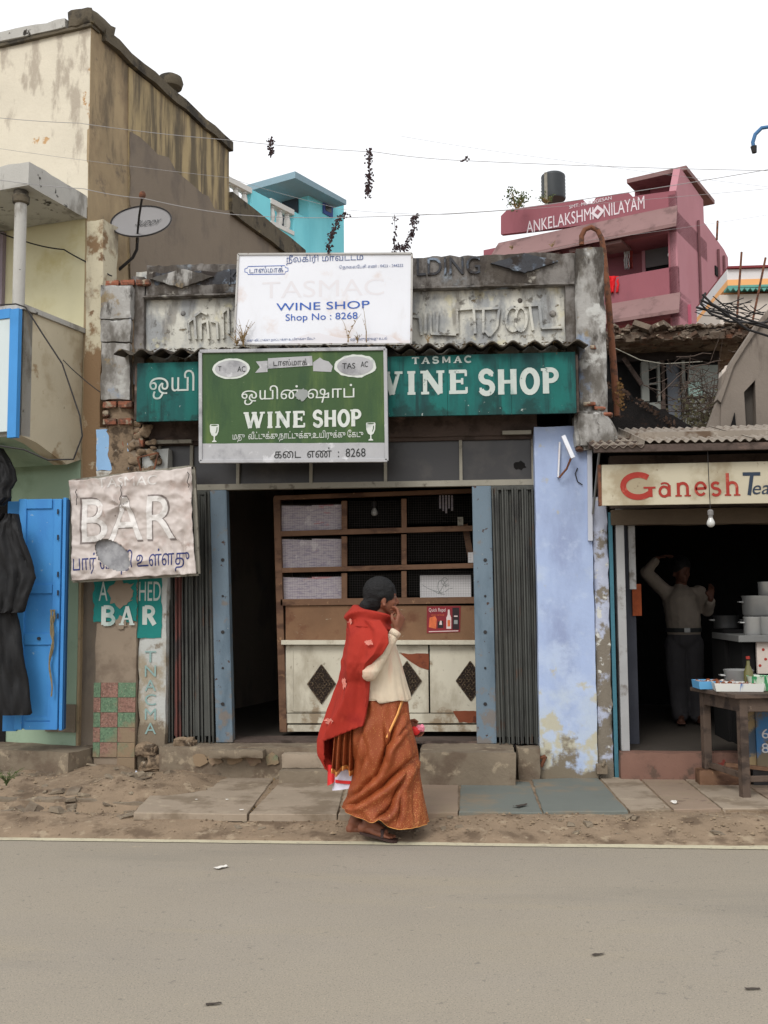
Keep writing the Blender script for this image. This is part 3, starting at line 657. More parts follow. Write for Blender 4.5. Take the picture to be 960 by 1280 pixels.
# right pillar
a, b = X(672, 800, YF), X(763, 800, YF)
rp = sm(); rp.block(a, b - .11, YF, 8.35, .0, Z(715, 532, YF), .09, .004, 3, .006); rp.build('pillar', bluewall_m, shop, True)
rp = sm(); rp.block(b - .115, b + .01, YF + .02, 8.35, .0, Z(755, 620, YF), .05, .006, 6, .014); rp.build('pillar_edge', mat('flaking_pale_limewash', (172, 178, 196), .08, 6, .9, bump=.6, layers=[dict(c=(120, 112, 100), s=7, lo=.52, hi=.62, ramps=[('Z', 1.6, 1.0, .12)]), dict(c=(196, 196, 190), s=12, lo=.6, hi=.66)]), shop, True)
pp = sm(); pp.box(b + .012, b + .04, YF + .03, YF + .06, .05, Z(768, 640, YF)); pp.build('downpipe', mat('dull_teal_paint', (62, 108, 122), .1, 5, .8), shop)
wr = sm(); wr.box(X(762, 800, YF), X(764, 800, YF) + .12, 8.3, 12, 0, 3.0); wr.build('side_wall', dark_m, shop)
# lintel beam, tube light, transom
a, b = X(186, 540, 8.0), X(672, 540, 8.0)
bm_ = sm(); bm_.block(a, b, 7.97, 8.3, Z(430, 549, 8.0), 3.1, .1, .006, 3, .008); bm_.build('lintel', beam_m, shop, True)
sf = sm(); sf.box(X(172, 520, 7.75), X(722, 520, 7.75), 7.72, 7.97, 2.86, 2.90); sf.build('soffit', beam_m, shop)
for p0, p1, py in ((188, 240, 548), (628, 664, 545)):
    q = sm(); q.box(X(p0, py, 7.95), X(p1, py, 7.95), 7.93, 7.965, Z(450, py + 2, 7.95), Z(450, py - 2.5, 7.95)); q.build('timber_strip', pale_m, shop)
zt0, zt1 = Z(450, 606, 8.03), Z(450, 550, 8.03)
tf = sm(); xa, xb = X(186, 580, 8.03), X(671, 580, 8.03)
tf.box(xa, xb, 8.0, 8.06, zt0 - .025, zt0 + .02)
tf.build('transom_rail', pale_m, shop)
tf = sm(); tf.box(xa, xb, 8.0, 8.06, zt1 - .02, zt1 + .01); tf.build('transom_rail', beam_m, shop)
muls = [200, 240, 298, 389, 482, 576, 666]
for i, px in enumerate(muls):
    q = sm(); xx = X(px, 578, 8.03); q.box(xx - .012, xx + .012, 8.005, 8.055, zt0 + .0205, zt1 - .0205); q.build('transom_mullion', pale_m, shop)
    if i: 
        q = sm(); q.box(X(muls[i - 1], 578, 8.03) + .013, xx - .013, 8.035, 8.042, zt0 + .0205, zt1 - .0205); q.build('glass_pane', glass_m, shop)
hole = sm(); c = P(650, 582, 8.03); hole.plate(blob(c.x, c.z, .045, .035, 3, 14, .3), 8.030, 8.0335); hole.build('broken_glass_hole', dark_m, shop)  # flat near-black plate stands for the dark seen through the hole
# posts
for t0, t1, b0, b1 in ((262, 283, 270, 291), (590, 614, 596, 621)):
    zt_, zb_ = zt0 - .027, .337
    q = sm(); y0_, y1_ = 8.0, 8.09
    q.hexa([(X(b0, 925, 8), y0_, zb_), (X(b1, 925, 8), y0_, zb_), (X(b1, 925, 8), y1_, zb_), (X(b0, 925, 8), y1_, zb_)],
           [(X(t0, 612, 8), y0_, zt_), (X(t1, 612, 8), y0_, zt_), (X(t1, 612, 8), y1_, zt_), (X(t0, 612, 8), y1_, zt_)])
    po = q.build('door_post', post_m, shop, bevel=.006)
    for k in range(5):
        c = P((b0 + b1) / 2 - 2, 700 + 45 * k, 8.0); q = sm(); q.tube([(c.x, 7.994, c.z), (c.x, 8.004, c.z)], .009 if k % 2 else .014, 10); q.build('bolt_hole', darkmetal_m, po)
# folding shutters
def shutter(px0, px1, bx0, bx1, n, ybase, zb_, red=()):
    s_ = sm(); xa, xb = X(px0, 612, ybase), X(px1, 612, ybase)
    s_.box(xa, xb, ybase + .01, ybase + .05, zt0 - .06, zt0 - .027); S = s_.build('folding_shutter', gate_m, shop)
    for i in range(n):
        t = (i + .5) / n; xt = X(px0 + (px1 - px0) * t, 612, ybase); xo = X(bx0 + (bx1 - bx0) * t, 925, ybase); w_ = (xb - xa) / n
        dy = .035 * (1 if i % 2 else -1) * .5 + rnd.uniform(-.006, .006); q = sm(); mm_ = gate_red_m if i in red else gate_m
        for sgn in (-1, 1):   # each slat is a folded channel
            u = sgn * w_ * .30; e = sgn * w_ * .12
            yb = ybase + dy + (0 if sgn < 0 else .018)
            q.hexa([(xo + u - w_ * .14, yb, zb_), (xo + u + w_ * .14, yb, zb_), (xo + u + w_ * .14, yb + .03, zb_), (xo + u - w_ * .14, yb + .03, zb_)],
                   [(xt + u - w_ * .14, yb, zt0 - .04), (xt + u + w_ * .14, yb, zt0 - .04), (xt + u + w_ * .14, yb + .03, zt0 - .04), (xt + u - w_ * .14, yb + .03, zt0 - .04)])
        q.box(min(xt, xo) - w_ * .2, max(xt, xo) + w_ * .2, ybase + dy + .034, ybase + dy + .038, zb_ + .05, zt0 - .06)
        q.build('slat', mm_, S)
    q = sm(); q.box(min(xa, X(bx0, 925, ybase)), max(xb, X(bx1, 925, ybase)), ybase + .09, ybase + .1, zb_, zt0 - .03); q.build('shutter_dark_sheet', dark_m, S)  # near-black sheet stands for the shade behind the slats
    return S
shutter(614, 670, 624, 676, 9, 7.99, .337)
shutter(206, 262, 206, 268, 9, 7.99, .337, red=(2,))
# interior
zc = 2.95
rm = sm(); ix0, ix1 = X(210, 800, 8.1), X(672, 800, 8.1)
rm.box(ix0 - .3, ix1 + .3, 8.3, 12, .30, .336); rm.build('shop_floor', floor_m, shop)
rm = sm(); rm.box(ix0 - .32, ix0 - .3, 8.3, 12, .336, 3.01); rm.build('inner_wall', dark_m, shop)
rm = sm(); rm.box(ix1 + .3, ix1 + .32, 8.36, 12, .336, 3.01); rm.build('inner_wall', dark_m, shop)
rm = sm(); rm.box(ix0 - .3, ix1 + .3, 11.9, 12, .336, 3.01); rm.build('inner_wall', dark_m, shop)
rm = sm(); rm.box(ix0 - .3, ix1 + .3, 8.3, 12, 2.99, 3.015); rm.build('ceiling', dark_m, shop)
# plinth and threshold
xs0, xs1 = X(206, 930, 7.95), X(678, 930, 7.95)
th = sm(); th.block(xs0, X(522, 930, 7.95), 7.80, 8.3, 0, .333, .045, .007, 6, .008); th.build('plinth', conc_m, shop, True)
th = sm(); th.box(X(284, 930, 8.0), X(598, 930, 8.0), 8.02, 8.3, .334, .352); th.build('threshold', beam_m, shop)
st = sm(); st.block(X(524, 950, 7.57), X(645, 950, 7.57), 7.56, 8.28, 0, .335, .045, .007, 6, .008); st.build('step', conc_m, shop, True)
st = sm(); st.block(X(646, 950, 7.83), X(676, 950, 7.83), 7.82, 8.0, 0, .331, .06, .006, 5, .012); st.build('step', conc_m, shop, True)
st = sm(); st.block(X(348, 950, 7.6), X(523, 950, 7.6), 7.60, 7.8, 0, .19, .04, .006, 6, .008); st.build('step', conc_m, shop, True)
st = sm(); st.block(X(352, 930, 7.7), X(521, 930, 7.7), 7.69, 7.81, .19, .30, .04, .006, 6, .008); st.build('step', slab_m, shop, True)
st = sm(); st.block(X(262, 935, 7.72), X(330, 935, 7.72), 7.68, 7.83, .26, .325, .03, .006, 8, .008); st.build('stone_ledge', conc_m, shop, True)
for i, (px, m_) in enumerate(((250, tile_g_m), (269, tile_r_m), (293, tile_g_m), (318, tile_r_m), (340, tile_g_m))):
    c = P(px, 949, 7.79); q = sm(); q.plate(blob(c.x, c.z, .055, .045, i, 12, .3), 7.785, 7.80); q.build('mosaic_tile', m_, shop)
for i, (px, py) in enumerate(((180, 938), (212, 940), (228, 930), (194, 950), (204, 957), (222, 950), (186, 958))):
    c = P(px, py, 7.82); q = sm(); q.block(c.x - .08, c.x + .08, 7.84, 7.96, c.z - .05, c.z + .035, .02, .012, 9, .018); q.v = [v + noise.noise_vector(v * 11) * .02 for v in q.v]; q.build('rubble_lump', mortar_m, shop)
# awning of asbestos sheets
za = Z(440, 436, 7.6)
aw = thing('corrugated_awning', 'blackened corrugated asbestos awning with a scalloped front edge above the teal sign', 'awning', (0, 7.6, za))
xa, xb = X(143, 437, 7.6), X(735, 430, 7.6); n = 4
for i in range(n):
    u = xa + (xb - xa) * i / n - (.03 if i else 0); v = xa + (xb - xa) * (i + 1) / n
    q = MB((0, 7.6, za)); dz = .009 * (i % 2); sl = (Z(735, 429, 7.6) - Z(143, 440, 7.6))
    q.corr(u, v, 7.585, 7.945, za, za + .055, .157, .021, .009, ph=-2 * math.pi * u / .157 * 0 , ny=4, jag=.02)
    q.v = [w_ + Vector((0, 0, dz + sl * ((w_.x - xa) / (xb - xa) - .5))) for w_ in q.v]
    q.build('roof_sheet', asb_m, aw, True)
# debris and weeds on it
weed_m = mat('dry_weeds', (140, 118, 84), .25, 20, .95, bump=0)
green_m = mat('dull_green_leaves', (78, 88, 52), .3, 20, .9, bump=0)
litr = MB()
for i in range(900):
    x = rnd.uniform(xa + .1, xb - .1)
    if x > X(296, 430, 7.7) and x < X(514, 430, 7.7) and rnd.random() < .6: continue
    y = rnd.uniform(7.62, 7.94); r_ = rnd.uniform(.006, .02); z = za + .028 + (y - 7.6) * .15 + sl * ((x - xa) / (xb - xa) - .5)
    a_ = rnd.uniform(0, 6.28); d = Vector((math.cos(a_), math.sin(a_), rnd.uniform(-.1, .5))) * r_; e = Vector((-math.sin(a_), math.cos(a_), .2)) * r_ * .5
    c = Vector((x, y, z)); litr.add([c - d, c + e, c + d, c - e + Vector((0, 0, r_ * .3))], [(0, 1, 2), (0, 2, 3)])
tag(litr.build('leaf_litter', weed_m, None), kind='stuff')
def tuft(px, py, Y, h, n, seed, label, m_=weed_m, spread=.5, leafy=0.3, name='weed_tuft'):
    r = random.Random(seed); c = P(px, py, Y); mb = MB(c)
    for i in range(n):
        a_ = r.uniform(0, 6.28); l = h * r.uniform(.5, 1); pts = []
        for k in range(5):
            t = k / 4; pts.append((c.x + math.cos(a_) * spread * l * t * t + r.uniform(-.004, .004), c.y + math.sin(a_) * spread * l * t * t * .5, c.z + l * t))
        mb.tube(pts, [.0022, .002, .0018, .0015, .001], 4)
        for k in range(int(8 * leafy * l / .1) + 1):
            t = r.uniform(.2, 1); q = Vector(pts[min(4, int(t * 4))]); s_ = r.uniform(.008, .018); b_ = r.uniform(0, 6.28)
            u = Vector((math.cos(b_), math.sin(b_), r.uniform(-.5, .8))) * s_; v = Vector((-math.sin(b_), .3, math.cos(b_))) * s_ * .4
            mb.add([q, q + u * .5 + v, q + u, q + u * .5 - v], [(0, 1, 2, 3)])
    return tag(mb.build(name, m_, None, loc=c), label, 'weed', 'weeds on the awning and parapet')
tuft(304, 432, 7.66, .20, 16, 1, 'dry weed with tall stalks at the left corner of the white sign')
tuft(296, 432, 7.64, .10, 16, 21, 'low dense weed clump left of the white sign', spread=1)
tuft(435, 428, 7.62, .22, 3, 2, 'single thin stalk weed in front of the shop number')
tuft(447, 428, 7.62, .08, 8, 3, 'small reddish weed below the white sign')
tuft(535, 429, 7.64, .07, 9, 4, 'small dry weed beside the right edge of the white sign')
tuft(458, 428, 7.63, .36, 2, 5, 'longest bare weed stalk over the right half of the white sign', spread=.15, leafy=.05)
tuft(640, 312, 7.95, .04, 9, 6, 'tiny weed on the parapet above the right diamond', spread=1)
tuft(690, 309, 7.95, .05, 9, 7, 'tiny weed at the right end of the parapet top', spread=1)
# ================================================================== signs on the wine shop
white_m = mat('white_enamel_sheet', (222, 224, 230), .02, 2, .5, bump=.05, layers=[dict(c=(186, 182, 180), s=2.5, st=(1, 1, .3), lo=.56, hi=.8, f=.7), dict(c=(206, 190, 182), s=3, lo=.55, hi=.7, f=.7, ramps=[('Z', 3.6, 3.35, .1)]), dict(c=(120, 104, 92), s=40, lo=.70, hi=.73, f=.6)])
frame_w_m = mat('dull_white_edge', (176, 174, 170), .1, 8, .7, bump=.2, layers=[dict(c=(112, 96, 84), s=20, lo=.58, hi=.66)])
bluep_m = mat('blue_print', (52, 92, 172), .04, 8, .7, bump=0)
blued_m = mat('dark_blue_print', (60, 84, 136), .1, 40, .7, bump=0, layers=[dict(c=(216, 214, 214), s=90, lo=.56, hi=.6, f=.8)])
ghost_m = mat('washed_out_print', (217, 215, 219), .01, 8, .7, bump=0)
Yw = 7.70
c0 = P(404, 430, Yw)
ws = thing('white_sign_board', 'large white sign board with blue WINE SHOP lettering standing on the awning', 'sign', c0)
def wb(): return MB(c0)
q = wb(); A, B, C, D = [P(*p, Yw) for p in ((293, 431), (514, 430), (515, 317), (298, 318))]
q.hexa([(A.x, Yw, A.z), (B.x, Yw, B.z), (B.x, Yw + .02, B.z), (A.x, Yw + .02, A.z)], [(D.x, Yw, D.z), (C.x, Yw, C.z), (C.x, Yw + .02, C.z), (D.x, Yw + .02, D.z)])
q.build('panel', white_m, ws)
for (u, v) in ((A, B), (B, C), (C, D), (D, A)):
    q = wb(); q.bar((u.x, Yw + .004, u.z), (v.x, Yw + .004, v.z), .014, .03, (0, 1, 0)); q.build('edge_strip', frame_w_m, ws)
for px in (330, 480):
    q = wb(); xx = X(px, 380, Yw); q.bar((xx, Yw + .035, A.z), (xx, Yw + .035, D.z - .05), .03, .028, (0, 1, 0)); q.build('rear_batten', wood_m, ws)
def tx(s, m_, px0, px1, py0, py1, y, par_, off, **k):
    mx_, my_ = (px0 + px1) / 2, (py0 + py1) / 2
    return text(s, k.pop('name', 'lettering'), m_, par_, X(px0, my_, y), X(px1, my_, y), Z(mx_, py1, y), Z(mx_, py0, y), y - k.pop('dy', .003), off=off, **k)
tx('நீலகிரி மாவட்டம்', blued_m, 358, 454, 317.5, 330, Yw, ws, c0, bold=.012, ext=.0008)
tx('டாஸ்மாக்', blued_m, 312, 354, 333.5, 341, Yw, ws, c0, bold=.01, ext=.0008)
tx('ெதாைலேபசி எண் : 0423 - 244222', blued_m, 424, 504, 330.5, 336.5, Yw, ws, c0, bold=.01, ext=.0008)
tx('TASMAC', ghost_m, 328, 480, 350, 371, Yw, ws, c0, bold=.03, ext=.0003, dy=.0006)
tx('WINE SHOP', bluep_m, 345.5, 462, 377.5, 387, Yw, ws, c0, bold=.055, ext=.0008)
tx('Shop No : 8268', bluep_m, 357, 447, 391.5, 402.5, Yw, ws, c0, bold=.02, ext=.0008)
tx('மது வீட்டுக்கு நாட்டுக்கு உயிருக்கு ேகடு', blued_m, 309, 394, 422.5, 427, Yw, ws, c0, ext=.0008)
tx('மது அருந்துவது உடல்', blued_m, 438, 484, 421.5, 426.5, Yw, ws, c0, ext=.0008)
q = wb(); y_ = Yw - .002
pts = [(310, 333), (356, 332), (357, 334.5), (360, 335), (360, 339), (357, 339.5), (356, 342.5), (310, 343), (309, 340.5), (306, 340), (306, 336), (309, 335), (310, 333)]
ribbon(q, [(X(a, b, y_), Z(a, b, y_)) for a, b in pts], .005, y_); q.build('logo_outline', bluep_m, ws)
q = wb(); q.plate([(X(a, 428, Yw), Z(a, b, Yw)) for a, b in [(360, 429), (372, 421), (386, 417), (398, 416), (410, 419), (424, 422), (436, 423), (452, 419), (470, 416), (488, 420), (502, 429)]], Yw - .0009, Yw + .001)
q.build('faded_hills_print', ghost_m, ws)

# green board
green_s = mat('olive_green_board', (56, 82, 46), .14, 1.8, .6, bump=.1, layers=[dict(c=(104, 124, 62), s=3, st=(1.4, 1, .25), lo=.52, hi=.72, f=.7), dict(c=(38, 66, 42), s=3, st=(1.4, 1, .3), lo=.54, hi=.7, f=.8), dict(c=(130, 140, 110), s=50, lo=.68, hi=.71, f=.7)])
silv_m = mat('dull_silver_paint', (166, 166, 168), .06, 6, .55, bump=.1, layers=[dict(c=(120, 120, 124), s=4, lo=.52, hi=.68, f=.8), dict(c=(196, 196, 198), s=9, lo=.6, hi=.68, f=.8)])
gw_m = mat('greenish_white_paint', (200, 204, 198), .04, 8, .7, bump=0, layers=[dict(c=(168, 174, 170), s=9, lo=.55, hi=.68)])
grey_m = mat('grey_overpaint', (142, 146, 144), .05, 8, .7, bump=0)
blk_m = mat('black_paint', (42, 44, 44), .1, 8, .7, bump=0)
Yg = 7.54
c1 = P(367, 577, Yg)
gs = thing('green_sign_board', 'green board with white frame reading WINE SHOP, two painted goblets and a silver strip below', 'sign', c1)
def gb(): return MB(c1)
def px_poly(pts, Y): return [(X(a, b, Y), Z(a, b, Y)) for a, b in pts]
q = gb(); q.plate(px_poly([(250, 577), (484, 575), (482, 437), (250, 441)], Yg), Yg, Yg + .02); q.build('panel', green_s, gs)
for a, b in (((250, 439.5), (482, 436)), ((250, 577), (484, 575.5)), ((250.8, 440), (251, 577)), ((481.5, 436), (483.5, 576))):
    q = gb(); u = P(*a, Yg); v = P(*b, Yg); q.bar((u.x, Yg + .004, u.z), (v.x, Yg + .004, v.z), .026, .036, (0, 1, 0)); q.build('frame_strip', silv_m, gs, bevel=.003)
q = gb(); q.plate(jag(px_poly([(253, 575), (481, 574), (481, 553.5), (253, 554.5)], Yg), .08, .0015, 2), Yg - .003, Yg + .01); q.build('silver_strip', silv_m, gs)
for k, px in enumerate((300, 366, 430)):
    u = P(px, 440, Yg); q = gb(); q.tube([(u.x, Yg + .02, u.z), (u.x + .01, 7.62, Z(px, 434, 7.62))], .004, 6); q.build('hanging_wire', darkmetal_m, gs)
tx('ஒயின் ஷாப்', gw_m, 302, 443, 481, 505, Yg, gs, c1, bold=.055, ext=.001)
u0, u1 = X(304, 524, Yg), X(452, 524, Yg)
letters('WINE', 'lettering', gw_m, gs, X(305, 524, Yg), X(383, 524, Yg), Z(370, 534, Yg), Z(370, 514.5, Yg), Yg - .003, .26, off=c1)
letters('SHOP', 'lettering', gw_m, gs, X(391, 524, Yg), X(452, 524, Yg), Z(420, 533, Yg), Z(420, 513, Yg), Yg - .003, .27, off=c1)
tx('மது  வீட்டுக்கு,நாட்டுக்கு,உயிருக்கு ேகடு', gw_m, 291, 454, 538.5, 551.5, Yg, gs, c1, bold=.04, ext=.001)
tx('கைட  எண்  :  8268', blk_m, 343, 457, 559.5, 572, Yg, gs, c1, bold=.018, ext=.001, dy=.005)
for cx, cy, rx, ry, sd_ in ((289, 461, 24.5, 13.5, 3), (444, 457.5, 27, 15, 6)):
    q = gb(); c = P(cx, cy, Yg); q.plate(jag(ring(c.x, c.z, rx / 171, ry / 171, 30), .03, .002 if sd_ == 3 else .006, sd_), Yg - .003, Yg + .004); q.build('oval_badge', gw_m, gs)
    q = gb(); q.plate(ring(c.x, c.z, rx / 171 * .86, ry / 171 * .82, 30), Yg - .0045, Yg - .002); q.build('oval_badge_centre', silv_m, gs)
tx('T', blk_m, 273, 277, 458, 464, Yg, gs, c1, ext=.001, dy=.006, bold=.02); tx('AC', blk_m, 297, 307, 458, 465, Yg, gs, c1, ext=.001, dy=.006, bold=.02)
tx('TAS', blk_m, 428, 444, 454, 461, Yg, gs, c1, ext=.001, dy=.006, bold=.02); tx('AC', blk_m, 451, 460, 452, 459, Yg, gs, c1, ext=.001, dy=.006, bold=.02)
q = gb(); q.plate(px_poly([(335, 461), (391, 457), (390, 445), (335, 448)], Yg), Yg - .004, Yg + .004)
q.plate(px_poly([(319, 466), (334.5, 465), (334.5, 451), (320, 452), (325, 459)], Yg), Yg - .003, Yg + .004)
q.plate(px_poly([(391.5, 464), (414, 465), (416, 458), (411, 452), (404, 450), (400, 447), (391.5, 453)], Yg), Yg - .003, Yg + .004); q.build('ribbon_print', silv_m, gs)
tx('டாஸ்மாக்', blk_m, 342, 384, 449, 457, Yg, gs, c1, ext=.001, dy=.006)
q = gb(); c = P(377, 493, Yg); q.plate(blob(c.x, c.z, .045, .045, 5, 20, .25), Yg - .0055, Yg - .003); q.build('grey_overpaint_patch', grey_m, gs)
for cx, cy in ((268, 541), (463.5, 539)):
    c = P(cx, cy, Yg); s_ = 1 / 171; q = gb()
    q.plate([(c.x + a * s_, c.z + b * s_) for a, b in [(-2.8, -12), (2.8, -12), (3, -11), (.8, -9.6), (.7, -5), (3.6, -3), (5.6, 2), (6, 9), (5.4, 11), (-5.4, 11), (-6, 9), (-5.6, 2), (-3.6, -3), (-.7, -5), (-.8, -9.6), (-3, -11)]], Yg - .003, Yg + .003)
    q.build('goblet_print', gw_m, gs)
    q = gb(); q.plate(ring(c.x, c.z + 9.6 * s_, 4.6 * s_, .8 * s_, 14), Yg - .004, Yg - .003); q.plate([(c.x + a * s_, c.z + b * s_) for a, b in [(2.2, -1), (4, 3), (4.2, 7), (3, 7), (2.8, 3), (1.6, 0)]], Yg - .004, Yg - .003); q.build('goblet_line', green_s, gs)

# teal fascia board
Yt = 7.68
c2 = P(445, 523, Yt)
ts = thing('teal_fascia_board', 'long faded teal fascia board lettered WINE SHOP and TASMAC in white under the awning', 'sign', c2)
xa_, xb_ = X(171, 480, Yt), X(720, 480, Yt); nseg = 7
for i in range(nseg):
    u = xa_ + (xb_ - xa_) * i / nseg; v = xa_ + (xb_ - xa_) * (i + 1) / nseg
    q = MB(c2)
    def zz(x): return Z(170, 527, Yt) + (x - xa_) / (xb_ - xa_) * (Z(720, 516, Yt) - Z(170, 527, Yt))
    q.hexa([(u + .001, Yt, zz(u)), (v - .001, Yt, zz(v)), (v - .001, Yt + .03, zz(v)), (u + .001, Yt + .03, zz(u))], [(u + .001, Yt + .012 * (i % 2) * 0, 3.27), (v - .001, Yt, 3.27), (v - .001, Yt + .03, 3.27), (u + .001, Yt + .03, 3.27)])
    q.build('sheet_panel', teal_m, ts)
q = MB(c2); q.box(xa_ - .02, xa_ + .0, Yt + .01, Yt + .26, Z(170, 525, Yt), 3.25); q.build('end_board', beam_m, ts)
q = MB(c2); q.box(xb_ + .002, xb_ + .02, Yt + .01, Yt + .16, Z(720, 515, Yt), 3.25); q.build('end_board', beam_m, ts)
def TL(s, px0, px1, py0, py1, wt, m_=lett_m, **k): return letters(s, 'lettering', m_, ts, X(px0, (py0 + py1) / 2, Yt), X(px1, (py0 + py1) / 2, Yt), Z((px0 + px1) / 2, py1, Yt), Z((px0 + px1) / 2, py0, Yt), Yt - .003, wt, off=c2, **k)
TL('WINE', 463, 587, 464.5, 492.5, .26, gap=.1)
TL('SHOP', 598, 699, 462, 492, .27, gap=.1)
TL('TASMAC', 515, 590, 446, 454, .3, gap=.22)
tx('ஒயி', lett_m, 187, 243, 463, 499, Yt, ts, c2, bold=.035, ext=.001)
# BAR banner: crumpled, torn vinyl on a board
Yb = 7.66
bp = [P(87, 601, Yb), P(240, 583, Yb), P(246, 717, Yb), P(89, 726, Yb)]   # TL TR BR BL
c3 = (bp[2] + bp[3]) / 2
ban_m = mat('crumpled_dirty_vinyl', (192, 182, 176), .05, 4, .45, bump=.3, bs=26, layers=[dict(c=(172, 148, 138), s=3, lo=.50, hi=.7, f=.8), dict(c=(150, 126, 116), s=7, st=(1, 1, 1), lo=.60, hi=.72, f=.7), dict(c=(96, 78, 68), s=26, lo=.68, hi=.72, f=.8)])
banl_m = mat('pale_banner_letters', (214, 210, 206), .03, 4, .5, bump=.2, layers=[dict(c=(180, 160, 152), s=6, lo=.58, hi=.7, f=.6)])
bans_m = mat('grey_banner_outline', (120, 110, 106), .03, 4, .5, bump=0)
navy_m = mat('navy_banner_letters', (48, 56, 108), .1, 8, .6, bump=.1)
ban = thing('bar_banner', 'torn crumpled off-white vinyl banner reading BAR tied in front of the left pillar', 'banner', c3)
def bdisp(px, py):
    d = .026 * noise.noise(Vector((px * .03, py * .045, 4))) + .014 * (1 - 2 * abs(noise.noise(Vector((px * .07, py * .05, 1))))) + .005 * noise.noise(Vector((px * .2, py * .2, 1)))
    # gathers pulled to the torn point near (150,640)
    dx, dy = px - 150, py - 632; r_ = math.hypot(dx, dy); an = math.atan2(dy, dx)
    d += .020 * math.exp(-(r_ / 40) ** 2) * math.sin(an * 5 + .8 + .02 * r_) * min(1, r_ / 8) - .018 * math.exp(-(r_ / 12) ** 2)
    d += .012 * math.exp(-((py - (612 + .1 * (px - 90))) / 5) ** 2) * math.sin(px * .11)
    d -= .03 * math.exp(-((px - 229 - (py - 660) * .03) / 2.5) ** 2) * math.exp(-((py - 695) / 24) ** 2)
    d += .012 * math.exp(-((py - 717) / 6) ** 2) * math.sin(px * .22)
    return d
def bpt(px, py, o=0.0):
    p = P(px, py, Yb); return Vector((p.x, Yb - o - bdisp(px, py), p.z))
def binside(px, py): return not (((px - 141) * .8 + (py - 694) * .6) ** 2 / 26 ** 2 + (-(px - 141) * .6 + (py - 694) * .8) ** 2 / 16 ** 2 < 1)
nx_, ny_ = 110, 90; mb = MB(c3); pix = []
for j in range(ny_ + 1):
    for i in range(nx_ + 1):
        u, v = i / nx_, j / ny_
        px = (87 + (240 - 87) * u) * (1 - v) + (89 + (246 - 89) * u) * v + 4 * math.sin(v * 3.1) * (u - .5) * -1 + .8 * noise.noise(Vector((v * 14, u * 2, 7)))
        py = (601 + (583 - 601) * u) * (1 - v) + (726 + (717 - 726) * u) * v + 2.2 * math.sin(u * 9) * (1 - v) * .5 + 1.2 * noise.noise(Vector((u * 14, v * 3, 2)))
        pix.append((px, py))
vs = [bpt(a, b) for a, b in pix]; W_ = nx_ + 1
fs = []
for j in range(ny_):
    for i in range(nx_):
        k = j * W_ + i; cpx = pix[k][0] + .7; cpy = pix[k][1] + .7
        if binside(cpx + 2 * noise.noise(Vector((cpx * .2, cpy * .2, 0))), cpy): fs.append((k, k + W_, k + W_ + 1, k + 1))
mb.add(vs, fs); o = mb.build('vinyl_sheet', ban_m, ban, True); so = o.modifiers.new('thick', 'SOLIDIFY'); so.thickness = .002
mb = MB(c3); hp = [(141 + 24 * math.cos(t * .3) * .8 - 14 * math.sin(t * .3) * .6, 694 - (24 * math.cos(t * .3) * .6 * -1 + 14 * math.sin(t * .3) * .8) * -1) for t in range(21)]
q = MB(c3)
ff = []; vv = []
for j in range(9):
    for i in range(9):
        a, b = 118 + 46 * i / 8, 672 + 46 * j / 8; p = P(a, b, Yb); vv.append(Vector((p.x, Yb + .03 + .015 * math.sin(i * .8) , p.z)))
q.add(vv, [(j * 9 + i, j * 9 + 9 + i, j * 9 + 10 + i, j * 9 + i + 1) for j in range(8) for i in range(8)])
q.build('torn_backing', silv_m, ban, True)
for (u, v) in zip(bp, bp[1:] + bp[:1]):
    q = MB(c3); q.bar((u.x, Yb + .045, u.z), (v.x, Yb + .045, v.z), .03, .03, (0, 1, 0)); q.build('wooden_batten', pale_m, ban)
def btext(s, m_, px0, px1, py0, py1, o, bold, tilt=-.07, nm='lettering'):
    me_fn = lambda a, b: bpt(a, -b + tilt * (a - px0), o)
    keep = lambda a, b: binside(a, -b + tilt * (a - px0))
    return text(s, nm, m_, ban, px0, px1, -py1, -py0, 0, bold=bold, fn=me_fn, fine=3.0, keep=keep, off=c3)
btext('BAR', bans_m, 100.5, 221.5, 622, 680.5, .002, .024, tilt=-.045)
btext('BAR', banl_m, 103, 219, 624, 678, .0035, .0, tilt=-.045)
btext('TASMAC', banl_m, 122, 196, 598, 610, .002, .01, tilt=-.06)
btext('பார் வசதி உள்ளது', navy_m, 92, 237, 691, 722, .002, .035, tilt=-.06)
q = MB(c3); r_ = random.Random(3)
for px, py in ((152, 606), (172, 727), (96, 612), (236, 590)):
    c = P(px, py, Yb - .02); pts = [(c.x + .01 * r_.uniform(-1, 1), Yb - .03, c.z - .02 * k) for k in range(7)]; q.tube(pts, .003, 5)
q.build('tie_string', darkmetal_m, ban)
# iron bracket and bars beside the banner top
q = sm(); 
for pts in ([(172, 572), (177, 592)], [(172, 572), (198, 566)], [(198, 566), (190, 598)], [(177, 592), (188, 600)]):
    u, v = [P(*p, 7.8) for p in pts]; q.bar((u.x, 7.8, u.z), (v.x, 7.8, v.z), .012, .012)
q.build('iron_bracket', rust_m, shop)

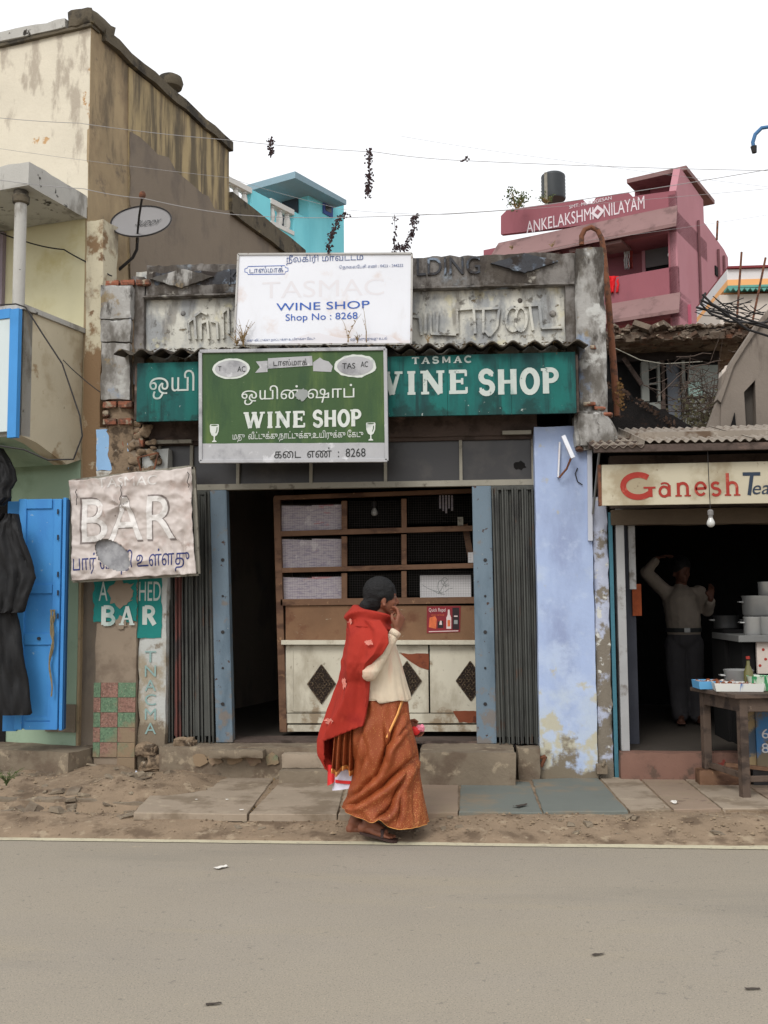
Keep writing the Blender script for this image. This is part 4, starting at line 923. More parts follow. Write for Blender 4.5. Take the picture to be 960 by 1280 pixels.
# ================================================================== lattice counter booth inside
Yk = 8.42
ck = P(475, 915, Yk)
bo = thing('wooden_counter_booth', 'brown wooden lattice booth over a dirty white counter panel inside the wine shop doorway', 'counter', ck)
def kb_(): return MB(ck)
def bx(px0, py0, px1, py1, d0, d1, nm, m_, bev=.002):
    q = kb_(); q.hexa([(X(px0, py1, Yk), Yk + d0, Z(px0, py1, Yk)), (X(px1, py1, Yk), Yk + d0, Z(px1, py1, Yk)), (X(px1, py1, Yk), Yk + d1, Z(px1, py1, Yk)), (X(px0, py1, Yk), Yk + d1, Z(px0, py1, Yk))],
                      [(X(px0, py1, Yk), Yk + d0, Z(px0, py0, Yk)), (X(px1, py1, Yk), Yk + d0, Z(px1, py0, Yk)), (X(px1, py1, Yk), Yk + d1, Z(px1, py0, Yk)), (X(px0, py1, Yk), Yk + d1, Z(px0, py0, Yk))])
    return q.build(nm, m_, bo, bevel=bev)
def sl(px0, px1, pya, pyb, h, d0, d1, nm, m_):   # sloping rail: y at left, y at right, height
    q = kb_(); a, b = P(px0, pya, Yk), P(px1, pyb, Yk); hh = h / 150
    q.hexa([(a.x, Yk + d0, a.z - hh), (b.x, Yk + d0, b.z - hh), (b.x, Yk + d1, b.z - hh), (a.x, Yk + d1, a.z - hh)], [(a.x, Yk + d0, a.z), (b.x, Yk + d0, b.z), (b.x, Yk + d1, b.z), (a.x, Yk + d1, a.z)])
    return q.build(nm, m_, bo, bevel=.002)
q = kb_(); q.hexa([(X(350, 915, Yk), Yk - .02, Z(350, 915, Yk)), (X(359, 915, Yk), Yk - .02, Z(350, 915, Yk)), (X(359, 915, Yk), Yk + .05, Z(350, 915, Yk)), (X(350, 915, Yk), Yk + .05, Z(350, 915, Yk))],
             [(X(342, 622, Yk), Yk - .02, Z(350, 622, Yk)), (X(350, 622, Yk), Yk - .02, Z(350, 622, Yk)), (X(350, 622, Yk), Yk + .05, Z(350, 622, Yk)), (X(342, 622, Yk), Yk + .05, Z(350, 622, Yk))]); q.build('jamb', wood_m, bo, bevel=.003)
sl(343, 592, 620, 611, 5, -.022, .05, 'top_rail', wood_m)
sl(350, 592, 664, 657, 6.5, -.015, .03, 'rail', wood_m); sl(350, 592, 710, 704, 6, -.015, .03, 'rail', wood_m); sl(351, 595, 749, 746, 8, -.02, .06, 'rail', wood_m)
for pa, pb in ((427, 434), (502, 508.5)):
    for (ya, yb_) in ((626, 661), (670.5, 706), (716.5, 747)): bx(pa, ya - (pa > 450) * 2.5, pb, yb_ + (pa < 450) * 2, -.012, .03, 'mullion', wood_m)
bx(357, 757, 596, 800, 0, .015, 'plywood_panel', ply_m, 0)
bx(353, 800, 600, 805.5, -.06, .02, 'counter_ledge', counter_m)
for pa, pb in ((357, 440), (441.5, 536), (538, 597)): bx(pa, 806.5, pb, 891, 0, .02, 'counter_board', counter_m)
for pa, pb in ((364, 366.5),): bx(pa, 812, pb, 888, -.006, -.001, 'batten', counter_m)
bx(366, 886, 434, 889.5, -.007, -.001, 'batten', counter_m)
bx(357, 892, 598, 904, -.004, .02, 'base_board', counter_m); bx(360, 906, 598, 914, -.03, .02, 'base_board', counter_m)
q = kb_(); q.plate(jag(px_poly([(500, 817), (536, 817), (536, 838), (524, 834), (510, 824)], Yk), .03, .004, 2), Yk - .003, Yk - .001); q.build('bare_board_patch', redbr_m, bo)
q = kb_(); q.plate(jag(px_poly([(566, 889), (597, 889), (597, 903), (574, 903)], Yk), .03, .005, 5), Yk - .007, Yk - .0045); q.build('bare_board_patch', redbr_m, bo)
for cx, cy in ((402, 855), (509, 851), (588, 851)):
    c = P(cx, cy, Yk); w_, h_ = 17.5 / 153, 24 / 153; q = kb_()
    q.plate([(c.x - w_, c.z), (c.x, c.z - h_), (c.x + w_, c.z), (c.x, c.z + h_)], Yk - .004, Yk - .001); f_ = q.build('fretwork_diamond', mat('dark_fret_back', (44, 34, 28), .2, 20, .8), bo)
    q = kb_()   # pierced scroll ornament
    for (u, v) in [((-1, 0), (0, -1)), ((0, -1), (1, 0)), ((1, 0), (0, 1)), ((0, 1), (-1, 0))]:
        q.bar((c.x + u[0] * w_, Yk - .006, c.z + u[1] * h_), (c.x + v[0] * w_, Yk - .006, c.z + v[1] * h_), .008, .006, (0, 1, 0))
    r_ = random.Random(1)
    for i in range(-3, 4):
        for j in range(-3, 4):
            if abs(i) + abs(j) > 3: continue
            uu, vv_ = i / 4.2 * w_, j / 4.2 * h_
            q.tube([(c.x + uu + .012 * math.cos(t), Yk - .0075 - .0006 * ((i + j) % 3), c.z + vv_ + .015 * math.sin(t)) for t in [k * .785 + i for k in range(8)]], .0035, 5)
    q.build('fretwork', fret_m, f_)
# newsprint behind the left panes
news_m = mat('faded_newsprint', (176, 168, 172), .05, 4, .9, bump=.05, layers=[dict(c=(142, 134, 150), s=26, st=(.6, 1, 3), lo=.5, hi=.56, f=.7), dict(c=(190, 110, 110), s=7, st=(.5, 1, 2), lo=.62, hi=.66, f=.6), dict(c=(206, 200, 200), s=9, lo=.6, hi=.66, f=.6)])
for ya, yb_ in ((631, 664), (673, 711), (721, 750)):
    q = kb_(); u0, u1 = X(351, ya, Yk) , X(427, ya, Yk); w2 = (u1 - u0) / 2
    for k in range(2):
        q.add([(u0 + k * w2, Yk + .04 + .004 * k, Z(390, yb_, Yk)), (u0 + (k + 1) * w2 + .01, Yk + .045, Z(390, yb_, Yk)), (u0 + (k + 1) * w2 + .01, Yk + .04, Z(390, ya + rnd.uniform(-1, 2), Yk)), (u0 + k * w2, Yk + .04, Z(390, ya, Yk))], [(0, 1, 2, 3)])
    o = q.build('newspaper_pane', news_m, bo); o.modifiers.new('t', 'SOLIDIFY').thickness = .001
mesh_m = mat('thin_wire_mesh', (84, 80, 76), .1, 10, .6, metal=.3)
q = kb_()
for r0, r1, r2, r3 in ((350, 427, 628, 662), (350, 427, 671, 709), (350, 427, 717, 748), (434, 502, 626, 660), (508, 590, 622, 656), (434, 502, 670, 707), (508, 590, 666, 704), (434, 502, 716, 747), (508, 592, 712, 746)):
    x0_, x1_, z0_, z1_ = X(r0, 700, Yk), X(r1, 700, Yk), Z(460, r3, Yk), Z(460, r2, Yk)
    k = x0_ + .02
    while k < x1_ - .004: q.add([(k, Yk + .022, z0_), (k + .0009, Yk + .022, z0_), (k + .0009, Yk + .022, z1_), (k, Yk + .022, z1_)], [(0, 1, 2, 3)]); k += .02
    k = z0_ + .02
    while k < z1_ - .004: q.add([(x0_, Yk + .0225, k), (x1_, Yk + .0225, k), (x1_, Yk + .0225, k + .0009), (x0_, Yk + .0225, k + .0009)], [(0, 1, 2, 3)]); k += .02
tag(q.build('wire_mesh', mesh_m, bo), kind='stuff')
# white carton and poster
c = P(556, 747, Yk + .16); cw = .66 * .31
cx0, cx1, cz0, cz1 = X(525, 735, Yk + .1), X(589, 735, Yk + .1), Z(556, 748, Yk + .1), Z(556, 719, Yk + .1)
ct = thing('white_carton', 'white cardboard carton with a faint grey leaf drawing behind the lattice', 'box', ((cx0 + cx1) / 2, Yk + .2, cz0))
co = ct.location.copy(); crd = mat('white_card', (206, 204, 204), .03, 4, .8, bump=.05)
q = MB(co); q.box(cx0, cx1, Yk + .1, Yk + .3, cz0, cz1); q.build('carton', crd, ct, bevel=.003)
q = MB(co); pen = lambda pts: ribbon(q, [(X(a, b, Yk + .1), Z(a, b, Yk + .1)) for a, b in pts], .004, Yk + .098)
for pts in ([(528, 731), (534, 735), (541, 738), (548, 742), (556, 743)], parc(552, 733, 5, 8, 0, 300), parc(556, 727, 4, 5, 40, 330), [(548, 742), (552, 736), (556, 728), (560, 724)], [(556, 740), (561, 736), (566, 735)], [(541, 738), (546, 739), (552, 742)], [(556, 734), (562, 731)]): pen(pts)
q.build('leaf_drawing', grey_m, ct)
Yp = Yk - .004
cp = P(554, 792, Yp)
po_ = thing('red_poster', 'small dark red drinks poster with two glasses and a bottle pasted below the lattice', 'poster', cp)
pm = mat('maroon_print', (128, 34, 42), .08, 6, .5, bump=0)
q = MB(cp); q.plate(px_poly([(533.5, 791.5), (575, 790), (576, 757.5), (533.5, 758)], Yp), Yp, Yp + .003); q.build('sheet', pm, po_)
dk_ = mat('dark_print', (44, 30, 34), .1, 9, .5, bump=0); or_ = mat('amber_print', (206, 104, 62), .2, 40, .5, bump=0); wp_ = mat('white_print', (214, 196, 192), .04, 9, .6, bump=0)
def pr_(pts, m_, nm, k=1): 
    q = MB(cp); q.plate(px_poly(pts, Yp), Yp - .001 * k, Yp - .0002); return q.build(nm, m_, po_)
pr_([(565.5, 787), (574, 787), (574, 759.5), (565.5, 759.5)], dk_, 'print_panel')
pr_([(536, 784), (545, 786), (546, 774), (544, 770), (537, 772)], or_, 'print_glass'); pr_([(547, 785), (554, 785), (554, 776), (547, 777)], dk_, 'print_glass')
pr_([(558, 786), (564, 786), (564, 772), (562.3, 768), (562, 762), (559.8, 762), (559.6, 768), (558, 772)], wp_, 'print_bottle')
pr_([(559.3, 783), (562.8, 783), (562.8, 775), (559.3, 775)], or_, 'print_label', 2)
pr_([(549, 781), (552.5, 781), (552, 776), (550, 776)], wp_, 'print_highlight', 2); pr_([(567.5, 771), (572, 771), (572, 769.5), (567.5, 769.5)], wp_, 'print_line', 2); pr_([(567.5, 780), (572, 780), (572, 775), (567.5, 775)], grey_m, 'print_line', 2)
tx('Quick Repel', wp_, 536, 557, 760, 766, Yp, po_, cp, bold=.03, ext=.0005, dy=.002); tx('seasons and mixed', or_, 539, 555, 767.5, 769.5, Yp, po_, cp, ext=.0005, dy=.002); pr_([(536, 790), (573, 789), (573, 788), (536, 789)], wp_, 'print_line')
# bulbs and hanging bits in the dark
bulb_glass = mat('clear_dusty_bulb', (190, 190, 186), .02, 4, .15, bump=0, spec=.6)
def bulb(px, py, Y, top_py, label, s=1.0):
    c = P(px, py, Y); t = thing('light_bulb', label, 'light bulb', c); O_ = c
    MB(O_).lathe([(0.002, -.034), (.014, -.032), (.026, -.02), (.029, -.006), (.026, .008), (.018, .022), (.014, .034)], c, 16).build('glass_globe', bulb_glass, t, True)
    MB(O_).lathe([(.015, .032), (.016, .05), (.02, .052), (.021, .08), (.012, .09)], c, 12).build('lamp_holder', darkmetal_m if s < 1 else mat('grey_plastic', (120, 118, 116), .05), t)
    zt = Z(px, top_py, Y); MB(O_).tube([(c.x, Y, c.z + .085), (c.x - .003, Y, (c.z + zt) / 2), (c.x - .006, Y, zt)], .003, 5).build('cord', darkmetal_m, t)
    return t
bulb(468, 640, Yk + .3, 560, 'small unlit bulb hanging in the dark behind the top of the lattice', .9)
q = kb_(); a, b = P(589, 700, Yk + .1), P(575, 655, Yk + .1); q.bar((a.x, Yk + .12, a.z), (b.x + .04, Yk + .12, b.z), .05, .02, (0, 1, 0)); q.build('slanted_plank', wood_m, bo)
q = kb_(); a, b = P(585, 690, Yk), P(592, 703, Yk); q.box(a.x, b.x, Yk + .05, Yk + .06, b.z, a.z); q.build('paper_scrap', crd, bo)
q = kb_(); a, b = P(572, 648, Yk), P(579, 657, Yk); q.box(a.x, b.x, Yk - .01, Yk + .04, b.z, a.z + .01); q.build('wood_block', pale_m, bo)
q = kb_(); a = P(555, 628, Yk + .2); 
for k in range(5): q.box(a.x - .04 + .025 * k, a.x - .025 + .025 * k, Yk + .2, Yk + .21, a.z - .05 - .02 * (k % 3), a.z + .06)
q.build('hanging_sachets', news_m, bo)
# broken tube-light bracket, conduit, strut on the blue pillar
q = sm(); u, v = P(704, 545, 7.8), P(716, 573, 7.8); q.bar((u.x, 7.8, u.z), (v.x, 7.78, v.z), .03, .03, (0, 1, 0)); q.build('broken_lamp_holder', white_m, shop)
q = sm(); u, v = P(714, 572, 7.8), P(699, 597, 7.85); q.tube([(u.x, 7.8, u.z), ((u.x + v.x) / 2 + .01, 7.82, (u.z + v.z) / 2 - .01), (v.x, 7.85, v.z)], .008, 6); q.build('lamp_bracket', rust_m, shop)
q = sm(); u, v = P(700, 552, 7.85), P(698, 596, 7.85); q.bar((u.x, 7.88, u.z), (v.x, 7.88, v.z), .012, .03, (0, 1, 0)); q.build('conduit', white_m, shop)
q = sm(); u, v = P(737, 560, 7.88), P(738, 676, 7.88); q.bar((u.x, 7.885, u.z), (v.x, 7.885, v.z), .035, .028, (0, 1, 0)); q.build('conduit', mat('white_plastic', (186, 190, 200), .04, 4, .6, bump=0), shop, bevel=.002)
q = sm(); u, v = P(749, 566, 7.5), P(741, 642, 7.86); q.tube([u, v], .009, 8); q.build('roof_strut', mat('galvanised_rod', (140, 140, 138), .1, 9, .5, metal=.5), shop)
cab = [P(722, 585, 7.89), P(719, 592, 7.89), P(722, 602, 7.89), P(728, 606, 7.89)]; q = sm(); q.tube(cab, .004, 6); q.build('loose_cable', darkmetal_m, shop)
q = sm(); c = P(752, 960, 7.88); q.box(c.x - .04, c.x + .04, 7.84, 7.92, c.z - .04, c.z + .03); q.tube([(c.x, 7.83, c.z + .02), (c.x + .02, 7.83, c.z + .06)], .012, 8); q.build('junction_stub', conc_m, shop, bevel=.004)
q = sm(); 
for (a, b) in (((666, 950), (682, 945)), ((682, 945), (676, 958)), ((664, 942), (670, 955))):
    u, v = P(*a, 7.88), P(*b, 7.88); q.tube([(u.x, 7.87, u.z), (v.x, 7.87, v.z)], .014, 7)
q.build('iron_latch', rust_m, shop)
# ================================================================== building on the left (turned 15 degrees)
LB = Frame(105, 8.0, 15.0)
lb = thing('plastered_house', 'tall cream and brown plastered house with balcony and pale green ground floor on the left', 'house', LB.o, -LB.a)
def lm(): return MB()
cream_m = mat('peeling_cream_plaster', (206, 198, 180), .05, 3, .9, bump=.4, bs=30, layers=[
    dict(c=(186, 150, 108), s=2.2, lo=.66, hi=.69, bump=.5), dict(c=(176, 138, 96), s=3.2, lo=.66, hi=.70, bump=.5, ramps=[('X', -3.5, -2.85, .11)]),
    dict(c=(150, 138, 124), s=5, st=(1, 1, .4), lo=.6, hi=.72, f=.7, ramps=[('Z', 5.3, 5.8, .12)])])
tan_m = mat('streaked_tan_plaster', (152, 134, 106), .08, 3, .92, bump=.3, bs=30, layers=[
    dict(c=(170, 150, 118), s=2.6, st=(1.2, 1.2, .5), lo=.48, hi=.66, f=.8), dict(c=(120, 102, 82), s=2.2, st=(1, 1, .6), lo=.5, hi=.7, f=.8),
    dict(c=(84, 76, 66), s=4, st=(1.6, 1.6, .4), lo=.58, hi=.8, f=.7, ramps=[('Z', 4.6, 5.8, .14)]), dict(c=(96, 86, 78), s=5, lo=.56, hi=.7, f=.7)])
yel_m = mat('streaked_yellow_plaster', (168, 150, 114), .08, 3, .92, bump=.3, bs=30, layers=[
    dict(c=(120, 106, 88), s=2.6, st=(1.8, 1.8, .45), lo=.46, hi=.66, f=.85), dict(c=(192, 172, 130), s=3.4, st=(2, 2, .35), lo=.54, hi=.72, f=.75),
    dict(c=(76, 70, 62), s=4, st=(2.4, 2.4, .25), lo=.56, hi=.78, f=.8, ramps=[('Z', 3.9, 5.4, .16)])])
cemw_m = mat('grey_brown_cement_wall', (128, 116, 102), .05, 2, .93, bump=.25, bs=36, layers=[dict(c=(112, 102, 92), s=2.5, st=(1, 1, .6), lo=.5, hi=.66), dict(c=(86, 80, 74), s=3, st=(1, 1, .3), lo=.62, hi=.76, f=.6)])
cop_m = mat('mossy_coping', (92, 84, 70), .15, 5, .95, bump=.6, layers=[dict(c=(58, 54, 48), s=5, lo=.48, hi=.6), dict(c=(126, 114, 86), s=8, lo=.58, hi=.68, f=.7)])
slabw_m = mat('mould_stained_whitewash', (176, 174, 168), .06, 4, .9, bump=.4, layers=[dict(c=(120, 116, 108), s=5, st=(1, 1, .4), lo=.5, hi=.66, f=.8), dict(c=(50, 46, 42), s=9, lo=.62, hi=.68), dict(c=(86, 78, 68), s=4, st=(2, 2, .4), lo=.60, hi=.7, f=.7)])
parw_m = mat('balcony_cream', (192, 182, 158), .05, 3, .9, bump=.3, layers=[dict(c=(168, 154, 128), s=3, lo=.5, hi=.66, f=.8), dict(c=(70, 56, 46), s=24, lo=.69, hi=.72), dict(c=(152, 132, 104), s=4, lo=.62, hi=.7, ramps=[('Z', 2.75, 2.45, .2)])])
sgreen_m = mat('pale_green_wall', (150, 170, 146), .05, 3, .9, bump=.2, layers=[dict(c=(126, 146, 122), s=2.5, lo=.52, hi=.7, f=.7)])
innercream_m = mat('balcony_yellow_wall', (206, 200, 166), .04, 3, .9, bump=.15, layers=[dict(c=(190, 180, 134), s=2, lo=.5, hi=.7)])
xw0 = LB.fr(-160, 500)[0]
def zf(px, py): return LB.fr(px, py)[1]
zt = (zf(105, 33)); zsl = LB.fr(36, 215)[1]; zbal0 = zf(100, 575)
# front wall
q = lm(); zmid = (LB.fr(36, 215)[1] + LB.sd(36, 216, 0)[1]) / 2; zmid = LB.sd(36, 216, 0)[1]
q.block(xw0, 0, 0, .25, zmid, zt, .2, .006, 2, .006); q.build('front_wall', cream_m, lb, True)
q = lm(); q.box(xw0, -.0, .012, .25, zbal0 - .1, zmid); q.build('front_wall', innercream_m, lb)
q = lm(); q.block(xw0, -.02, .0, .25, 0.30, zbal0 + .02, .2, .004, 2, .006); q.build('ground_floor_wall', sgreen_m, lb, True)
# side wall, profile following the roof line
y1, z1 = LB.sd(285, 178); y2, z2 = LB.sd(376, 313); yA, zA = 0, 0; yB, zB = LB.sd(285, 262)
def yz(px, py, xl=0.0): return LB.sd(px, py, xl)
q = lm(); q.plate([(0.2505, .3), (y1, .3), (y1, z1), (0.2505, zt + (z1 - zt) * .2505 / y1)], .0, -.25, 'x'); q.build('side_wall', tan_m, lb); q = lm(); q.plate([(0.004, .3), (.25, .3), (.25, zt + (z1 - zt) * .25 / y1), (0.004, zt)], .003, -.02, 'x'); q.build('side_wall', tan_m, lb)
q = lm(); q.plate([(y1 + .002, .3), (y2 + 3, .3), (y2 + 3, z2 - 1.2), (y2, z2), (y1 + .002, yz(285, 250)[1])], -.005, -.25, 'x'); q.build('side_wall', cemw_m, lb)
q = lm(); q.plate(jag([yz(160, 84), yz(160, 330), yz(285, 330), yz(285, 185)], .5, .0, 3), .0, .012, 'x'); q.build('yellow_plaster_coat', yel_m, lb)
q = lm(); q.plate(jag([yz(160.5, 350), yz(160.5, 165), yz(172, 172), yz(185, 182), yz(195, 194), yz(208, 198), yz(218, 215), yz(231, 226), yz(243, 236), yz(258, 246), yz(266, 262), yz(285, 262), yz(285, 350)], .1, .014, 3), .013, .022, 'x'); q.build('cement_patch', cemw_m, lb)
# copings
def cop(pts, x0, x1, h, nm='coping'):
    q = lm()
    for (a, b) in zip(pts, pts[1:]):
        q.hexa([(x0, a[0], a[1] - h), (x1, a[0], a[1] - h), (x1, b[0], b[1] - h), (x0, b[0], b[1] - h)], [(x0, a[0], a[1]), (x1, a[0], a[1]), (x1, b[0], b[1]), (x0, b[0], b[1])])
    q.v = [v + noise.noise_vector(v * 3) * .012 for v in q.v]
    return q.build(nm, cop_m, lb)
aa = yz(127, 38); bb = yz(286, 178); seg = [(aa[0] + (bb[0] - aa[0]) * t / 12, aa[1] + (bb[1] - aa[1]) * t / 12 + .01 * math.sin(t * 2)) for t in range(13)]
cop(seg, -.3, .05, .10)
aa = yz(285, 240); bb = yz(378, 313); seg = [(aa[0] + (bb[0] - aa[0]) * t / 8, aa[1] + (bb[1] - aa[1]) * t / 8) for t in range(9)]
cop(seg, -.3, .05, .22)
q = lm(); q.block(-.22, .04, -.05, .32, zt - .01, zf(100, 13), .06, .012, 6, .02); q.build('corner_block', cop_m, lb, True)
q = lm(); q.block(xw0, -.22, -.05, .26, zt, zf(85, 24), .10, .01, 4, .012); q.build('cornice', slabw_m, lb, True)
q = lm(); q.box(xw0, .02, -.03, .1, zt - .025, zt - .001); q.build('cornice_line', cop_m, lb)
# round pot on the roof edge
c = yz(213, 104, -.1)
rp_ = LB.o + LB.ex * -.1 + LB.ey * c[0]; rp_ = Vector((rp_.x, rp_.y, c[1]))
pt = MB(rp_ - Vector((0, 0, .14))); pt.lathe([(.06, -.2), (.07, -.1), (.06, -.08), (.11, -.05), (.125, .0), (.11, .05), (.06, .08), (.0, .085)], rp_, 20)
tag(pt.build('roof_pot', cop_m, None, True, loc=rp_ - Vector((0, 0, .14))), 'round dark clay pot on the sloping roof edge of the plastered house', 'pot')
# corner pilaster strip to the right of the corner
xs_ = LB.fr(127.5, 400, -.02)[0]
q = lm(); q.block(.0, xs_, -.02, .2, zbal0 - .4, zf(115, 276), .12, .008, 5, .012)
q.build('corner_strip', mat('stained_cream_strip', (192, 184, 160), .06, 4, .9, bump=.4, layers=[dict(c=(156, 146, 128), s=5, st=(1, 1, .5), lo=.5, hi=.64), dict(c=(120, 96, 74), s=7, lo=.62, hi=.7), dict(c=(128, 104, 78), s=4, lo=.5, hi=.6, ramps=[('Z', 3.4, 2.7, .25)])]), lb, True)
q = lm(); q.block(-.03, xs_ - .02, .03, .3, .1, zbal0 - .4, .12, .008, 5, .012); q.build('corner_strip', cemw_m, lb, True)
# balcony
yb = LB.sd(30, 390, -.02)[0]     # how far it comes forward (negative)
def s2(px, py): return LB.sd(px, py, -.02)
tA, tB, bA, bB = s2(30, 388), s2(103, 416), s2(30, 545), s2(103, 575)
zb_top = lambda t: tA[1] + (tB[1] - tA[1]) * t
print('balcony depth', yb, tA, tB, bA, bB)
q = lm(); zc_ = (tA[1] + tB[1]) / 2
q.plate([(yb, bA[1]), (yb * .75, bA[1] - .03), (yb * .5, bA[1] - .09), (yb * .25, bA[1] - .15), (0, bB[1]), (0, zc_), (yb, zc_)], -.02, -.14, 'x'); q.build('balcony_side_parapet', parw_m, lb)
q = lm(); q.box(xw0, -.02, yb - .0, yb + .1, bA[1], zc_); q.build('balcony_front_parapet', slabw_m, lb)
q = lm(); q.plate([(yb + .002, bA[1] + .002), (yb * .75, bA[1] - .028), (yb * .5, bA[1] - .088), (yb * .25, bA[1] - .148), (0, bB[1] + .002), (0, bB[1] + .14), (yb + .002, bA[1] + .12)], -.145, xw0, 'x'); q.build('balcony_floor', sgreen_m, lb)
q = lm(); q.box(xw0, -.0, yb - .03, yb + .13, zc_ + .001, zc_ + .04); q.box(-.16, .0, yb + .131, 0, zc_ + .001, zc_ + .04); q.build('balcony_rail_cap', slabw_m, lb)
# roof slab of the balcony
yr = LB.sd(36, 215, .0)[0]; za_, zb2 = LB.sd(36, 200, 0)[1], LB.sd(36, 232, 0)[1]
q = lm(); q.block(xw0, .0, yr, -.002, zb2, za_, .1, .006, 4, .008); q.build('balcony_roof_slab', slabw_m, lb, True)
# column
cx_, _z = LB.fr(25, 300, yb + .06); zt_c = zb2
q = lm(); q.tube([(cx_, yb + .06, zc_ + .04), (cx_, yb + .06, zt_c - .08)], .045, 16); q.build('balcony_column', slabw_m, lb, True)
q = lm(); q.lathe([(.05, -.1), (.062, -.09), (.066, -.04), (.055, -.03), (.055, 0)], (cx_, yb + .06, zt_c - .005), 16); q.build('column_capital', cop_m, lb, True)
# blue edged board on the balcony front
def fz(px, py): return LB.fr(px, py, yb - .03)
a0, a1, a2 = fz(-20, 400), fz(17, 385), fz(28, 385)
bwhite_m = mat('bluish_white_board', (196, 206, 206), .03, 3, .7, bump=.05)
bblue_m = mat('bright_blue_paint', (66, 138, 200), .05, 4, .6, bump=.12, layers=[dict(c=(58, 124, 190), s=4, st=(1, 1, .4), lo=.5, hi=.68, f=.7), dict(c=(146, 176, 196), s=18, lo=.68, hi=.71, f=.7)])
BBr = thing('blue_edged_board', 'white board with bright blue edge fixed on the balcony front at the left border', 'board', LB.o + LB.ey * (yb - .03) + Vector((0, 0, fz(10, 540)[1])), -LB.a)
oz = fz(10, 540)[1]
def bb_(): return MB((0, 0, oz))
q = bb_(); q.box(a1[0] - 1.2, a1[0] + .0, -.03, .0, oz, fz(10, 400)[1]); q.build('panel', bwhite_m, BBr)
q = bb_(); q.box(a1[0] + .002, a2[0], -.04, .0, oz - .05, fz(20, 388)[1]); q.build('edge', bblue_m, BBr)
q = bb_(); q.box(a1[0] - 1.2, a1[0] + .0, -.04, .0, fz(10, 400)[1] + .002, fz(10, 388)[1]); q.build('edge', bblue_m, BBr)
# mauve window at the left edge
q = lm(); w0 = LB.fr(7, 290)[0]; za1, za2 = LB.fr(0, 385)[1], LB.fr(0, 292)[1]
mauve = mat('mauve_window_paint', (140, 128, 136), .05, 5, .8)
q.box(w0 - .9, w0, -.03, .02, za1, za2); wf = q.build('window', mauve, lb)
q = lm(); q.box(w0 - .84, w0 - .05, -.036, -.031, za1 + .05, za2 - .05); q.build('pane', glass_m, wf)
# doorstep below
def gp(px, py, z): 
    p = G(px, py, z); return p
q = lm(); q.block(xw0, xs_ + .0, -.34, .3, 0, .31, .06, .008, 5, .006); q.build('doorstep', conc_m, lb, True)
q = lm(); q.block(xw0, -.1, -.62, -.35, 0, .16, .06, .012, 5, .01); q.build('doorstep', conc_m, lb, True)
# blue door leaf, swung open
Yd = 7.62
cD = P(50, 915, Yd); dr = thing('blue_door', 'bright blue panelled wooden door leaf standing open under the balcony, rope tied to it', 'door', cD)
def db(): return MB(cD)
def drect(px0, px1, py0, py1, y0, y1, nm, m_=bblue_m, bev=.003):
    q = db(); my = (py0 + py1) / 2; q.box(X(px0, my, Yd), X(px1, my, Yd), Yd + y0, Yd + y1, Z((px0 + px1) / 2, py1, Yd), Z((px0 + px1) / 2, py0, Yd)); return q.build(nm, m_, dr, bevel=bev)
drect(20, 75, 624, 911, 0, .03, 'door_board')
drect(66, 75, 624, 912, -.016, -.001, 'stile'); drect(22, 31, 624, 912, -.016, -.001, 'stile')
for a, b in ((624, 636), (731, 742), (792, 806), (902, 912)): drect(31.2, 65.8, a, b, -.014, -.001, 'cross_rail')
drect(60, 65.5, 807, 901, -.008, -.001, 'moulding'); drect(32, 60, 896, 901, -.008, -.001, 'moulding')
drect(76, 80, 622, 913, .0, .05, 'door_edge'); drect(80.3, 82, 624, 912, .01, .05, 'door_edge', mat('dark_blue_edge', (30, 70, 110)))
q = db(); c = P(50, 798, Yd); q.tube([(c.x, Yd - .03, c.z), (c.x, Yd - .012, c.z)], .012, 10); q.build('knob', darkmetal_m, dr)
q = db(); 
for py in (640, 672, 718, 741, 770): c = P(74, py, Yd); q.tube([(c.x, Yd - .026, c.z - .02), (c.x, Yd - .026, c.z + .02)], .006, 8)
tag(q.build('hinge', darkmetal_m, dr), kind='stuff')
q = db(); rope = mat('old_rope', (128, 116, 88), .2, 40, .95)
for k in range(4):
    pts = []
    for i in range(12):
        c = P(69 + 2.2 * math.sin(i * .9 + k * 1.7) - i * .25, 762 + i * (5 + k * 1.6), Yd); pts.append((c.x, Yd - .035 - .006 * k, c.z))
    q.tube(pts, .006, 5)
q.build('rope', rope, dr, True)
# a second leaf, edge on, behind
q = db(); q.box(X(2, 800, Yd), X(19, 800, Yd), Yd + .05, Yd + .08, Z(10, 915, Yd), Z(10, 626, Yd)); q.build('folded_leaf', bblue_m, dr)
# near-black plate stands for the unlit doorway behind the garments
q = lm(); d0, d1 = LB.fr(-120, 700, -.002)[0], LB.fr(12, 700, -.002)[0]; q.box(d0, d1, -.008, .0, .31, LB.fr(0, 590)[1]); q.build('doorway', dark_m, lb)
q = lm(); d0, d1 = LB.fr(62, 700)[0], 0; q.box(d0, d1 - .02, -.012, -.001, LB.fr(80, 915)[1], LB.fr(80, 880)[1]); q.build('skirting', conc_m, lb)
